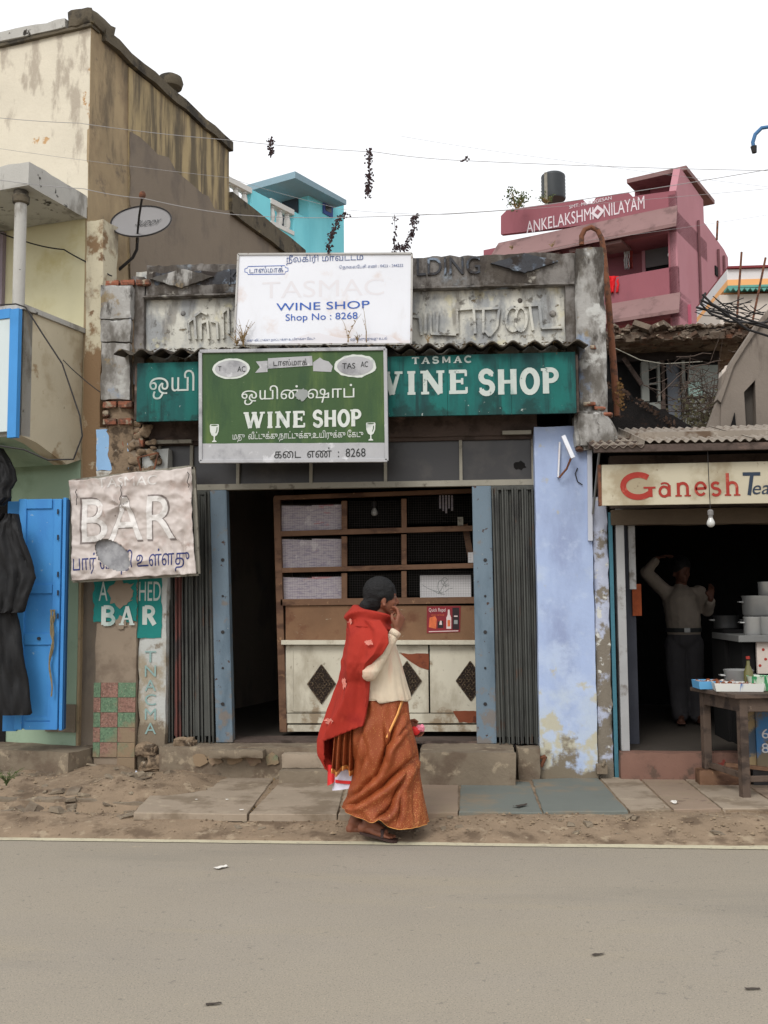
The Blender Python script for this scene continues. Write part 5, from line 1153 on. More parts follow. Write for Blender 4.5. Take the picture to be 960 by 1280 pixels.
# rainwear hanging
rain_m = mat('black_raincoat_cloth', (13, 13, 15), .15, 7, .7, bump=.3, bs=14, spec=.4)
def garment(rows, Y, name, label, seed, folds=7, depth=.05, cat='clothing', m_=rain_m):
    # rows: (py, px_left, px_right)
    c = P((rows[0][1] + rows[0][2]) / 2, rows[0][0], Y); mb = MB(c); n = 40; vs = []
    dense = []
    for (a, b) in zip(rows, rows[1:]):
        for k in range(5): t = k / 5; dense.append(tuple(a[i] + (b[i] - a[i]) * t for i in range(3)))
    dense.append(rows[-1])
    for side in (-1, 1):
        for j, (py, xl, xr) in enumerate(dense):
            for i in range(n + 1):
                u = i / n; px = xl + (xr - xl) * u + .6 * noise.noise(Vector((u * 2, py * .1, seed)))
                p = P(px, py, Y); th = depth * math.sqrt(max(0, 1 - (2 * u - 1) ** 2)) + .002
                d = side * th + .030 * (1 - 2 * abs(noise.noise(Vector((u * folds * .6, py * .014, seed))))) + .020 * noise.noise(Vector((u * folds * 1.3, py * .03, seed))) + .009 * noise.noise(Vector((u * folds * 2.5, py * .12, seed + 4)))
                vs.append((p.x, Y + d, p.z))
    W_ = n + 1; H = len(dense) * W_; fs = []
    for j in range(len(dense) - 1):
        for i in range(n):
            k = j * W_ + i; fs.append((k, k + W_, k + W_ + 1, k + 1)); fs.append((H + k, H + k + 1, H + k + W_ + 1, H + k + W_))
        fs.append((j * W_, H + j * W_, H + (j + 1) * W_, (j + 1) * W_)); k = j * W_ + n; fs.append((k, k + W_, H + k + W_, H + k))
    k = (len(dense) - 1) * W_
    for i in range(n): fs.append((i, i + 1, H + i + 1, H + i)); fs.append((k + i, H + k + i, H + k + i + 1, k + i + 1))
    mb.add(vs, fs); o = mb.build(name, m_, None, True, loc=c, fixn=True); return tag(o, label, cat)
garment([(642, 4, 20), (648, 0, 22), (656, -14, 25), (672, -26, 30), (700, -30, 40), (722, -30, 43), (745, -30, 37), (764, -30, 32), (766, -30, 28)], 7.40, 'raincoat', 'black raincoat jacket hanging at the left edge in front of the blue door', 1)
garment([(762, -30, 20), (775, -30, 22), (810, -30, 28), (850, -30, 34), (892, -30, 38), (894, -30, 36)], 7.44, 'rain_trousers', 'black rain trousers hanging below the raincoat at the left edge', 5)
garment([(560, -20, 2), (572, -20, 10), (586, -20, 17), (600, -20, 19), (612, -20, 12), (622, -20, 13), (632, -20, 4)], 7.5, 'black_bundle', 'small dark cloth bundle hanging above the raincoat under the balcony', 9)
tuftp = P(6, 992, 7.1); tuft(8, 982, 6.95, .13, 26, 31, 'dry bush tuft in the gutter at the left edge', green_m, 1.2, .5)
tag(wire([P(-20, 566, 7.5), P(30, 560, 7.9)], .004, 'clothes_line', 'short dark line from which the raincoat hangs under the balcony', 'line', darkmetal_m, sag=.02))
# dark gap between house and pillar
q = MB(SO); q.box(X(84, 800, 8.3), X(118, 800, 8.3) + .02, 8.32, 8.36, 0, 2.4); q.build('gap_wall', cemw_m, shop)
# dish
dY = LB.sd(178, 282, .45)
cdish = P(178, 282, 8.2)
dt = thing('satellite_dish', 'grey oval satellite dish on a bent arm against the brown side wall', 'satellite dish', P(140, 345, 8.45))
do = dt.location.copy()
dish_m = mat('grey_dish_paint', (130, 128, 128), .04, 4, .6, bump=.05)
q = MB(do); u_ = Vector((1, .0, -.03)).normalized(); n_ = Vector((.0, -.84, .54)).normalized(); v_ = n_.cross(u_).normalized()
vs = []; fs = []; N_ = 36; rad = .255
for i in range(8):
    for j in range(N_):
        a_ = 2 * math.pi * j / N_; r_ = i / 7
        p = cdish + u_ * (rad * r_ * math.cos(a_)) + v_ * (rad * .80 * r_ * math.sin(a_)) + n_ * (.045 * r_ * r_); vs.append(p)
for i in range(7):
    for j in range(N_): fs.append((i * N_ + j, (i + 1) * N_ + j, (i + 1) * N_ + (j + 1) % N_, i * N_ + (j + 1) % N_))
q.add(vs, fs); o = q.build('reflector', dish_m, dt, True); o.modifiers.new('s', 'SOLIDIFY').thickness = .008
q = MB(do); rim = [cdish + u_ * (rad * math.cos(t * .1745)) + v_ * (rad * .8 * math.sin(t * .1745)) + n_ * .047 for t in range(37)]; q.tube(rim, .006, 6, False); q.build('rim', darkmetal_m, dt, True)
fnd = lambda a, b: cdish + u_ * a + v_ * b + n_ * (.012 + .045 * ((a / rad) ** 2 + (b / (rad * .8)) ** 2))
text('SUDDY', 'lettering', blk_m, dt, -.06, .14, -.015, .05, 0, bold=.03, shear=.35, fn=fnd, fine=.03, off=do)
q = MB(do); armp = [P(*a, 8.45) for a in ((138, 345), (150, 336), (166, 322), (171, 312), (172, 296))]
q.tube(armp, .014, 8); q.build('wall_arm', darkmetal_m, dt, True)
q = MB(do); q.tube([P(171, 303, 8.40), P(171, 300, 8.2), P(174, 270, 7.9), P(178, 245, 7.75)], .009, 8); q.build('feed_arm', darkmetal_m, dt, True)
q = MB(do); c = P(178, 244, 7.75); q.sphere((c.x, c.y, c.z), .028, 10, 8, (1, .8, 1.2)); q.build('feed_horn', rust_m, dt)
# ================================================================== tea stall
tin_m = mat('weathered_tin', (138, 128, 116), .12, 6, .7, bump=.3, metal=.15, layers=[dict(c=(96, 78, 62), s=6, lo=.5, hi=.64), dict(c=(168, 160, 148), s=9, lo=.6, hi=.7, f=.7)])
Ys = 7.74
ts0 = P(860, 930, Ys)
tea = thing('tea_stall', 'dark open-fronted tea stall with rusty corrugated tin roof right of the blue pillar', 'shop', (ts0.x, Ys, 0))
TO = (ts0.x, Ys, 0)
def tm(): return MB(TO)
xa, xb = X(770, 900, 7.9), 5.4
xi = X(782, 800, 8.0)
grn_m = mat('dirty_white_jamb', (156, 156, 156), .08, 5, .8, bump=.2, layers=[dict(c=(110, 104, 98), s=6, lo=.52, hi=.66)])
q = tm(); q.box(xa + .04, xa + .10, 7.93, 8.1, .30, 2.4); q.build('door_jamb', grn_m, tea)
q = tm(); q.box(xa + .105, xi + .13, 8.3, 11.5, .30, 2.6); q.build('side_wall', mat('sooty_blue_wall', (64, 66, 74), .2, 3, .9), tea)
q = tm(); q.block(X(774, 950, 7.9), xb, 7.86, 8.0, 0, .30, .12, .006, 5, .012); q.build('step', mat('red_oxide_step', (120, 90, 78), .12, 4, .85, bump=.3, layers=[dict(c=(92, 74, 64), s=6, lo=.5, hi=.62), dict(c=(132, 60, 52), s=8, lo=.64, hi=.68)]), tea, True)
q = tm(); q.box(X(774, 950, 7.9), xb, 8.0, 11.5, .2, .298); q.build('stall_floor', floor_m, tea)
soot_unlit = mat('soot_and_unlit_black', (16, 15, 15), .2, 3, .95)  # soot on the stove; elsewhere near-black stands for unlit rooms and openings
q = tm(); q.box(xi - .1, xb, 11.4, 11.5, .29, 2.6); q.build('back_wall', soot_unlit, tea)
q = tm(); q.box(xb, xb + .1, 8.0, 11.5, .0, 2.6); q.build('side_wall', soot_unlit, tea)
q = tm(); q.box(xi - .1, xb, 7.97, 11.5, 2.52, 2.58); q.build('ceiling', soot_unlit, tea)
zl0, zl1 = Z(860, 655, 7.95), Z(860, 634, 7.95)
q = tm(); q.block(xa + .0, xb, 7.9, 8.02, Z(860, 656, 7.95), Z(860, 636, 7.95), .12, .005, 5, .006); q.build('lintel', mat('greasy_timber_lintel', (84, 72, 58), .15, 4, .8, bump=.3), tea, True)
q = tm(); q.block(xa + .0, xb, 7.92, 8.02, Z(860, 636, 7.95) + .002, 2.515, .12, .005, 5, .006); q.build('lintel', beam_m, tea, True)
q = tm(); u = X(786, 700, 8.05); q.box(u, u + .05, 8.04, 8.08, 1.5, Z(790, 655, 8.05)); q.build('hanging_batten', grn_m, tea)
q = tm(); u = X(783, 760, 8.2); q.box(u + .06, u + .13, 8.28, 8.295, Z(785, 770, 8.2), Z(785, 730, 8.2)); q.build('orange_notice', mat('orange_print', (150, 72, 36), .2, 30, .7), tea)
# roof sheets
zr = Z(860, 552, 7.35)
q = tm(); xr0 = X(742, 550, 7.35)
w_ = (xb - xr0) / 4
for i in range(4):
    u = xr0 + w_ * i - (.03 if i else 0); v = xr0 + w_ * (i + 1); q = tm()
    q.corr(u, v, 7.33 + rnd.uniform(-.02, .02), 8.6, zr + .008 * (i % 2), zr + .008 * (i % 2) + .30, .062, .010, .003, ny=6, jag=.01)
    q.v = [vv_ + Vector((0, 0, -.03 if vv_.x + TO[0] < xr0 + .35 else 0)) + noise.noise_vector((vv_ + Vector(TO)) * 1.5) * .006 for vv_ in q.v]
    q.build('roof_sheet', tin_m, tea, True)
for k in range(3):
    q = tm(); q.bar((xr0, 7.36 + k * .3, zr - .04 + .07 * k), (xb, 7.36 + k * .3, zr - .04 + .07 * k), .04, .05); q.build('rafter', beam_m, tea)
q = tm(); q.bar((X(800, 545, 7.6), 7.62, Z(800, 545, 7.62)), (xb, 7.62, Z(900, 542, 7.62)), .05, .012, (0, 1, 0)); q.build('roof_batten', tin_m, tea)
# sign
Yz = 7.45
cS = P(880, 632, Yz)
sg = thing('tea_sign_board', 'long cream sign board of the tea stall with red brush lettering Ganesh and black Tea', 'sign', cS)
sign_m = mat('grimy_cream_board', (184, 176, 154), .05, 3, .7, bump=.1, layers=[dict(c=(146, 132, 106), s=3, lo=.5, hi=.68, f=.8), dict(c=(100, 78, 58), s=8, lo=.63, hi=.7)])
q = MB(cS); q.hexa([(X(752, 632, Yz), Yz, Z(752, 632, Yz)), (xb - .3, Yz, Z(1000, 628, Yz)), (xb - .3, Yz + .03, Z(1000, 628, Yz)), (X(752, 632, Yz), Yz + .03, Z(752, 632, Yz))],
      [(X(752, 581, Yz), Yz, Z(752, 581, Yz)), (xb - .3, Yz, Z(1000, 574, Yz)), (xb - .3, Yz + .03, Z(1000, 574, Yz)), (X(752, 581, Yz), Yz + .03, Z(752, 581, Yz))]); q.build('panel', sign_m, sg, bevel=.002)
q = MB(cS); q.box(X(748, 600, Yz), X(751.5, 600, Yz), Yz - .005, Yz + .05, Z(750, 632, Yz), Z(750, 581, Yz)); q.build('end_batten', rust_m, sg)
redl_m = mat('faded_red_paint', (150, 48, 38), .1, 9, .7, bump=0, layers=[dict(c=(186, 104, 84), s=12, lo=.56, hi=.68, f=.7)])
bll_m = mat('blue_black_paint', (44, 56, 72), .1, 9, .7, bump=0)
def GLt(s, px0, px1, py0, py1, wt, m_, **k): return letters(s, 'lettering', m_, sg, X(px0, 605, Yz), X(px1, 605, Yz), Z(860, py1, Yz), Z(860, py0, Yz), Yz - .003, wt, off=cS, **k)
letters('G', 'lettering', redl_m, sg, X(775, 605, Yz), X(822, 605, Yz), Z(800, 622, Yz), Z(800, 593, Yz), Yz - .003, .20, off=cS)
letters('anesh', 'lettering', redl_m, sg, X(822, 605, Yz), X(926, 605, Yz), Z(870, 620, Yz), Z(870, 592, Yz), Yz - .003, .15, gap=.08, off=cS)
letters('t', 'lettering', bll_m, sg, X(927, 605, Yz), X(946, 605, Yz), Z(935, 619, Yz), Z(935, 592, Yz), Yz - .003, .18, off=cS)
tx('ea Stall', bll_m, 939, 1010, 600.5, 617.5, Yz, sg, cS, bold=.012, shear=.25, ext=.001)
bulb(888.5, 653, 7.38, 556, 'clear bulb hanging on a wire in front of the tea stall sign', 1.1)
# dark drooping burnt thatch left of the roof
burn_m = mat('burnt_black_thatch', (26, 23, 22), .3, 14, .98, bump=.9, layers=[dict(c=(60, 42, 32), s=9, lo=.6, hi=.7)])
Yt2 = 9.4
q = MB(P(800, 540, Yt2)); c8 = P(800, 540, Yt2)
pts = [(756, 478), (775, 490), (800, 500), (825, 510), (848, 520), (862, 533), (872, 552), (750, 556)]
q.plate(jag(px_poly(pts, Yt2), .04, .02, 8), Yt2, Yt2 + .5)
o = q.build('thatch', burn_m, None, loc=c8); 
bt = tag(o, 'charred sagging roof edge above the left end of the tea stall roof', 'roof')
fl = MB(c8)
for i in range(260):
    t = rnd.random(); px = 758 + 112 * t; py = 479 + (550 - 479) * (t ** 1.15) + rnd.uniform(-3, 7); p = P(px, py, Yt2 - .02 + rnd.uniform(-.05, .1)); s_ = rnd.uniform(.012, .032)
    d = Vector((rnd.uniform(-1, 1), rnd.uniform(-1, 1), rnd.uniform(-1, .3))).normalized() * s_; e = d.cross(Vector((0, 1, .2))).normalized() * s_ * .4
    fl.add([p - d, p + e, p + d, p - e], [(0, 1, 2, 3)])
tag(fl.build('roof_debris', mat('rusty_leaf_debris', (70, 54, 44), .3, 20, .95, bump=0), None, loc=c8), kind='stuff')

# ------------------------------------------------------------- man inside is in people; table and wares
tbl_m = mat('dark_greasy_wood', (86, 72, 62), .15, 7, .65, bump=.3, layers=[dict(c=(56, 46, 40), s=8, st=(.4, 1, 1), lo=.48, hi=.62), dict(c=(128, 112, 96), s=18, lo=.66, hi=.7)])
nl = G(929, 998, .1)          # near left foot
bl_ = P(877, 958, 7.72)
dirL = (Vector((bl_.x, bl_.y, 0)) - Vector((nl.x, nl.y, 0)))
print('table', nl, bl_, dirL.length)
side = Vector((dirL.y, -dirL.x, 0)).normalized(); side = Vector((.985, .17, 0))
dl = dirL.normalized(); Lw, Ld = 1.15, dirL.length
tb = thing('wooden_table', 'dark greasy wooden table carrying blue and white trays in front of the tea stall', 'table', (nl.x, nl.y, .1))
TBo = (nl.x, nl.y, .1); H_ = .785 
def tq(): return MB(TBo)
def tp(a, b, z): return Vector((nl.x, nl.y, 0)) + side * a + dl * b + Vector((0, 0, z))
print('table top z', H_)
def tprism(a0, a1, b0, b1, z0, z1, nm, bev=.004, m_=tbl_m):
    q = tq(); q.hexa([tp(a0, b0, z0), tp(a1, b0, z0), tp(a1, b1, z0), tp(a0, b1, z0)], [tp(a0, b0, z1), tp(a1, b0, z1), tp(a1, b1, z1), tp(a0, b1, z1)]); return q.build(nm, m_, tb, bevel=bev)
for k in range(4): tprism(-.05, Lw + .05, -.04 + (Ld + .08) * k / 4 + .002, -.04 + (Ld + .08) * (k + 1) / 4 - .002, H_ - .028, H_ + rnd.uniform(-.001, .002), 'top_plank')
for a in (0, Lw - .055):
    for b in (0, Ld - .055): tprism(a, a + .055, b, b + .055, .1 if b == 0 else .21, H_ - .029, 'leg')
tprism(.0555, Lw - .0555, .005, .03, H_ - .12, H_ - .029, 'apron'); tprism(.005, .03, .0555, Ld - .0555, H_ - .12, H_ - .029, 'apron'); tprism(.0555, Lw - .0555, Ld - .03, Ld - .005, H_ - .12, H_ - .029, 'apron')
tprism(.02, .045, .0555, Ld - .0555, .22, .26, 'stretcher'); tprism(.0555, Lw - .0555, .02, .045, .2, .24, 'stretcher')
blk_ = MB(bl_); q_ = tp(-.06, Ld - .08, 0); blk_.block(q_.x, q_.x + .36, q_.y, q_.y + .14, .1, .208, .05, .004, 6, .005); o_b = blk_.build('wood_block', wood_m, None, loc=bl_); tag(o_b, 'wooden block propping the rear leg of the table against the red step', 'block')
q = tq(); q.bar(tp(.03, Ld * .5, .28), tp(Lw, .05, .16), .04, .025); q.build('stretcher', wood_m, tb)
# trays
wpl = mat('white_plastic_tray', (206, 206, 200), .03, 5, .45, bump=0, layers=[dict(c=(34, 92, 160), s=5, st=(1, .1, .1), lo=.60, hi=.63)])
bpl = mat('blue_plastic_tray', (96, 160, 204), .03, 5, .45, bump=0)
food_m = mat('snack_heap', (120, 66, 40), .4, 60, .8, layers=[dict(c=(196, 188, 180), s=30, lo=.56, hi=.6)])
def tray(px, py, hw, hd, h, m_, label, tilt=0.0, seed=0, Y=None):
    v = ray(px, py); t = (H_ - CAM.z) / v.z if abs(v.z) > 1e-5 else 7; p = CAM + v * t if Y is None else P(px, py, Y); c = Vector((p.x, p.y if Y is None else Y, H_ + .003))
    T = thing('tray', label, 'tray', c, tilt, 'plastic trays on the table'); q = MB()
    o_ = .012
    q.hexa([(-hw + o_, -hd + o_, 0), (hw - o_, -hd + o_, 0), (hw - o_, hd - o_, 0), (-hw + o_, hd - o_, 0)], [(-hw + o_, -hd + o_, .004), (hw - o_, -hd + o_, .004), (hw - o_, hd - o_, .004), (-hw + o_, hd - o_, .004)])
    for (a, b) in (((-hw, -hd), (hw, -hd)), ((hw, -hd), (hw, hd)), ((hw, hd), (-hw, hd)), ((-hw, hd), (-hw, -hd))):
        k0 = .93; q.add([(a[0] * k0, a[1] * k0, .0), (b[0] * k0, b[1] * k0, .0), (b[0], b[1], h), (a[0], a[1], h), (a[0] * (k0 - .04), a[1] * (k0 - .04), .004), (b[0] * (k0 - .04), b[1] * (k0 - .04), .004), (b[0] * .96, b[1] * .96, h), (a[0] * .96, a[1] * .96, h)],
              [(0, 1, 2, 3), (5, 4, 7, 6), (3, 2, 6, 7)])
    q.build('tray_shell', m_, T)
    q = MB(); r_ = random.Random(seed)
    for i in range(60):
        s_ = r_.uniform(.008, .02); q.sphere((r_.uniform(-hw * .8, hw * .8), r_.uniform(-hd * .8, hd * .8), h * .55 + s_ * r_.uniform(0, 1.2)), s_, 6, 4, (1, 1, .7))
    tag(q.build('snacks', food_m, T), kind='stuff')
    return T
ty = nl.y + .22
tray(922, 862, .165, .10, .055, wpl, 'white tray with blue patches, nearest on the table', -.1, 1, ty + .02)
tray(905, 857, .12, .08, .05, wpl, 'smaller white tray heaped with pale snacks behind the nearest tray', .1, 2, ty + .24)
tray(884, 856, .085, .10, .055, bpl, 'light blue tray with brown snacks at the left end of the table', .05, 3, ty + .22)
# counter with pans at the right
alu = mat('dented_aluminium', (158, 158, 156), .06, 8, .35, metal=.5, bump=.08)
cY = 8.0
ctb = thing('stove_counter', 'grey-topped serving counter with red-dotted white front stacked with aluminium pans at the right edge', 'counter', (X(930, 800, cY), cY, .3))
CO_ = ctb.location.copy(); zct = Z(930, 794, cY)
q = MB(CO_); q.box(X(921, 795, cY), xb - .05, cY - .05, cY + .8, zct - .05, zct); q.build('counter_top', mat('grey_stone_top', (110, 110, 108), .1, 6, .5), ctb, bevel=.004)
q = MB(CO_); q.box(X(944, 760, cY), xb - .1, cY + .0, cY + .03, Z(950, 842, cY), zct - .051); q.build('front_panel', mat('white_front', (190, 178, 168), .05), ctb)
q = MB(CO_)
for a, b in ((954, 812), (957, 824), (950, 832), (963, 815), (966, 829)):
    c = P(a, b, cY); q.sphere((c.x, cY - .001, c.z), .011, 10, 6, (1, .15, 1))
tag(q.build('red_dots', redl_m, ctb), kind='stuff')
q = MB(CO_); q.box(X(928, 760, cY) - .0, X(943, 760, cY), cY + .05, cY + .7, .3, zct - .051); q.build('side_panel', soot_unlit, ctb)
def pan(px, py, Y, r, h, nm, label, z=None, lid=False, handle=True, cat='pan', m_=None):
    c = P(px, py, Y); zz_ = c.z if z is None else z
    T = thing(nm, label, cat, (c.x, Y, zz_)); q = MB()
    q.lathe([(r * .92, 0), (r, h * .1), (r, h * .9), (r * 1.05, h), (r * 1.05, h + .006), (r * .97, h), (r * .95, h * .2), (0.001, h * .15)], (0, 0, 0), 28)
    q.build('pan_body', m_ or alu, T, True)
    if handle:
        q = MB()
        for s_ in (-1, 1): q.tube([(s_ * r, -.03, h * .7), (s_ * (r + .03), -.03, h * .72), (s_ * (r + .03), .03, h * .72), (s_ * r, .03, h * .7)], .006, 6)
        q.build('handle', alu, T, True)
    if lid: q = MB(); q.lathe([(r * .99, h + .007), (r * .6, h + .02), (.02, h + .03), (.018, h + .05), (.0, h + .055)], (0, 0, 0), 24); q.build('lid', alu, T, True)
    return T
pan(923, 838 , ty + .30, .10, .12, 'cooking_pot', 'wide aluminium pot behind the white trays on the table', z=H_ + .003)
pan(941, 792, cY + .1, .065, .13, 'jug', 'shiny aluminium jug at the left end of the pan shelf', z=zct, handle=True)
pan(962, 792, cY + .1, .085, .13, 'cooking_pot', 'aluminium pot cut by the right border on the shelf', z=zct, lid=False)
pan(950, 770, cY + .35, .13, .15, 'cooking_pot', 'large aluminium pot stacked above the jug', z=zct + .14)
pan(958, 745, cY + .35, .06, .10, 'milk_can', 'small bright can on top of the large pot', z=zct + .298, handle=False)
q = MB(CO_); q.box(X(934, 780, cY + .5), xb - .1, cY + .45, cY + .7, zct + .001, zct + .138); q.build('stove_box', soot_unlit, ctb)
pan(908, 776, 8.6, .10, .10, 'cooking_pot', 'dull dark pot in the shade left of the pan shelf', z=Z(905, 786, 8.6), m_=mat('sooty_aluminium', (60, 60, 60), .1, 8, .5, metal=.6))
q = MB((X(903, 800, 8.6), 8.6, .3)); q.box(X(899, 760, 8.6), X(925, 760, 8.6), 8.45, 8.9, .3, Z(905, 786, 8.6) - .002); tag(q.build('stove_block', soot_unlit, None, loc=(X(903, 800, 8.6), 8.6, .3)), 'black sooty stove block in the shade behind the table', 'stove')
# bottle, cups
c = P(934, 800, 7.5); bt_ = thing('bottle', 'dark olive oil bottle standing behind the green cups', 'bottle', (c.x, 7.5, H_ + .003))
MB().lathe([(.030, 0), (.032, .02), (.032, .12), (.013, .17), (.011, .20)], (0, 0, 0), 16).build('bottle_glass', mat('olive_bottle', (92, 88, 42), .1, 9, .25, bump=0, spec=.6), bt_, True)
MB().lathe([(.014, .21), (.014, .23)], (0, 0, 0), 12).build('cap', redl_m, bt_)
cupm = mat('green_white_plastic', (196, 208, 190), .03, 8, .5, bump=0, layers=[dict(c=(60, 150, 96), s=16, st=(1, 1, .1), lo=.50, hi=.54)])
gx = P(948, 845, 7.42)
cp_ = thing('cup_basket', 'green and white plastic basket of cups near the right border of the table', 'basket', (gx.x, 7.42, H_ + .003))
MB().lathe([(.06, 0), (.075, .09), (.08, .1), (.072, .095), (.055, .01)], (0, 0, 0), 20).build('basket', cupm, cp_, True)
gx = P(962, 848, 7.4); cpb = copy_tree(cp_); cpb.location = (gx.x + .02, 7.4, H_ + .003); cpb['label'] = 'second green and white basket, cut by the right border'
# blue cabinet below
bY = 7.62
q = MB((X(935, 930, bY), bY, .1)); cb0 = (X(935, 930, bY), bY, .1)
cbt = thing('blue_cabinet', 'worn blue cabinet with white lettering under the right end of the table', 'cabinet', cb0)
cabm = mat('worn_blue_cabinet', (58, 112, 160), .08, 4, .6, bump=.1, layers=[dict(c=(112, 100, 80), s=5, lo=.5, hi=.6, ramps=[('Z', .42, .2, .3)])])
q = MB(cb0); q.box(X(946, 930, bY), xb - .4, bY, bY + .02, .22, H_ - .14); q.build('front', cabm, cbt)
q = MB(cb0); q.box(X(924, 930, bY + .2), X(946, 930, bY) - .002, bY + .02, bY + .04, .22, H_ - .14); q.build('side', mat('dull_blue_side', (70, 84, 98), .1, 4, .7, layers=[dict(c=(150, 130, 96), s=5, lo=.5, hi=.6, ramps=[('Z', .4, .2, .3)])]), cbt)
q = MB(cb0); q.box(X(941, 930, bY), xb - .4, bY + .02, bY + .3, .1, .219); q.build('foot', darkmetal_m, cbt)
for s_, a, b in (('6', 911, 923), ('8', 929, 941)): tx(s_, crd, 952, 961, a, b, bY, cbt, cb0, bold=.02, ext=.001)
# ================================================================== buildings behind
pink_m = mat('dusty_pink_render', (142, 86, 94), .05, .6, .9, bump=.1, layers=[dict(c=(128, 76, 84), s=.8, st=(1, 1, .4), lo=.5, hi=.7, f=.7), dict(c=(120, 82, 86), s=2, st=(1, 1, .2), lo=.58, hi=.72, f=.6)])
pinkl_m = mat('pale_pink_render', (176, 124, 132), .05, .6, .9, bump=.1, layers=[dict(c=(172, 118, 126), s=.8, st=(1, 1, .4), lo=.5, hi=.7, f=.7), dict(c=(110, 84, 84), s=1.4, st=(1, 1, .1), lo=.62, hi=.72, f=.6)])
chaj_m = mat('mauve_brown_eave', (132, 104, 102), .06, 1, .9, bump=.15, layers=[dict(c=(110, 86, 84), s=2, lo=.5, hi=.66)])
YPk = 36.0
PK = Frame(862, YPk, 27.6)
pk = thing('pink_apartment_house', 'tall dusty pink apartment house with lettered roof parapet, eaves and balcony in the distance', 'building', PK.o, -PK.a)
def pf(px, py, yl=0.0): return PK.fr(px, py, yl)
zA = lambda px, py, yl=0: PK.fr(px, py, yl)[1]
xl = pf(620, 300)[0]; L_ = PK.sd(911, 350)[0]
zroof = zA(861, 268); zfl1 = zA(861, 340, -.3)
def pbm(x0, x1, y0, y1, z0, z1, nm, m_=pink_m, bev=0, par_=None):
    q = MB(); q.box(x0, x1, y0, y1, z0, z1); return q.build(nm, m_, par_ or pk, bevel=bev)
zpar = zA(861, 237)
# roof parapet (stepped top, with a notch)
a = lambda px, py: (pf(px, py, -.9)[0], pf(px, py, -.9)[1])
pts = [a(626, 293), a(626, 270), a(634, 262), a(728, 249), a(733, 255), a(740, 254), a(745, 247), a(786, 241), a(791, 246), a(800, 244), a(858, 235), a(861, 265)]
pts[-1] = (0, pts[-1][1]); pts[-2] = (0, pts[-2][1])
q = MB(); q.plate(pts, -.9, -.7); q.build('roof_parapet', pink_m, pk)
# side wall with stepped silhouette
sdp = lambda px, py: PK.sd(px, py, 0)
q = MB(); q.plate([(-.9, sdp(862, 262)[1]), (-.9, 0), (L_, 0), sdp(910, 322), sdp(905, 312), sdp(884, 283), sdp(880, 278), (sdp(879, 250)[0], sdp(879, 250)[1]), (-.2, zA(861, 210))], .0, -.25, 'x')
q.build('side_wall', pinkl_m, pk)
# sloping eaves
def eave(pxa, y0a, y0b, pxb, y1a, y1b, xright, out, nm='eave'):
    (u0, z0), (u1, z1) = pf(pxa, y0a, -.9), pf(pxb, y1a, -.9); (v0, w0), (v1, w1) = pf(pxa, y0b, -.9 - out), pf(pxb, y1b, -.9 - out)
    q = MB(); zt_, zb_ = (z0 + z1) / 2, (w0 + w1) / 2
    q.hexa([(u0 - .1, -.9, zt_ - .15), (xright, -.9, zt_ - .15), (xright, -.9 - .001, zt_), (u0 - .1, -.901, zt_)], [(u0 - .3, -.9 - out, zb_ - .12), (xright + .1, -.9 - out, zb_ - .12), (xright + .1, -.9 - out, zb_), (u0 - .3, -.9 - out, zb_)])
    q.build(nm, chaj_m, pk, fixn=True); return zt_, zb_
zt_, zb_ = eave(626, 293, 313, 859, 265, 286, 0.05, .55)
pbm(xl - .1, 0, -.9, 3.0, zb_ - .1, zt_ - .16, 'roof_slab', pink_m)
# upper floor: recessed wall, side return, window
zt1 = zb_ - .1; zp1 = zA(810, 340, -.9)
pbm(xl, -.3, 0.6, .8, zp1 - 1.5, zt1, 'front_wall')
w0, w1 = pf(808, 315, .6)[0], pf(858, 315, .6)[0]; wz0, wz1 = zA(830, 336, .6), zA(830, 294, .6)
win = pbm(w0, w1, .5, .598, wz0, wz1, 'window', soot_unlit)
pbm(w0, w0 + .9, .45, .5, wz0 + .1, wz1 - .1, 'pane', mat('grey_window_curtain', (96, 92, 92), .1, 1), par_=win)
pbm(w0 - .12, w0, .42, .6, wz0 - .1, wz1 + .1, 'window_frame', pinkl_m, par_=win)
pbm(-.31, -.05, -.9, .6, 0, zt1, 'corner_pier')
for k in range(4):
    xx = pf(640 + 38 * k, 315, -.85)[0]; pbm(xx, xx + .8, -1.2, -.2, zt1 - .12, zt1 - .01, 'eave_bracket', chaj_m)
# balcony parapet
(q0, zz0), (q1, zz1) = pf(745, 352, -.9), pf(861, 335, -.9)
zbt = zA(810, 339, -.9); zbb = zA(810, 373, -.9)
pbm(xl, 0, -.9, -.75, zbb, zbt, 'balcony_parapet'); pbm(xl, 0, -.75, .6, zbb - .05, zbb + .1, 'balcony_floor')
za3, zb3 = eave(745, 380, 398, 861, 366, 389, 0.05, .55)
# lower storey
pbm(xl, -.0, .3, .5, 0, za3 - .16, 'front_wall', pink_m)
pbm(xl, 0, -.9, .3, zb3 - .1, za3 - .16, 'floor_slab', pink_m)
w0, w1 = pf(776, 400, .3)[0], pf(804, 400, .3)[0]; win = pbm(w0, w1, .2, .298, zA(790, 425, .3), zA(790, 388, .3), 'window', soot_unlit); 
pbm((w0 + w1) / 2 - .03, (w0 + w1) / 2 + .03, .17, .199, zA(790, 425, .3), zA(790, 388, .3), 'window_bar', pinkl_m, par_=win)
plk = mat('magenta_pink_planks', (176, 92, 112), .1, 2, .8, bump=.2)
p0, p1 = pf(804, 400, .1)[0], pf(864, 400, .1)[0]
for k in range(9):
    pbm(p0 + (p1 - p0) * k / 9 + .012, p0 + (p1 - p0) * (k + 1) / 9 - .012, .15 + .03 * (k % 2), .2 + .03 * (k % 2), zA(830, 430, .2), zA(830, 386, .2), 'plank', plk)
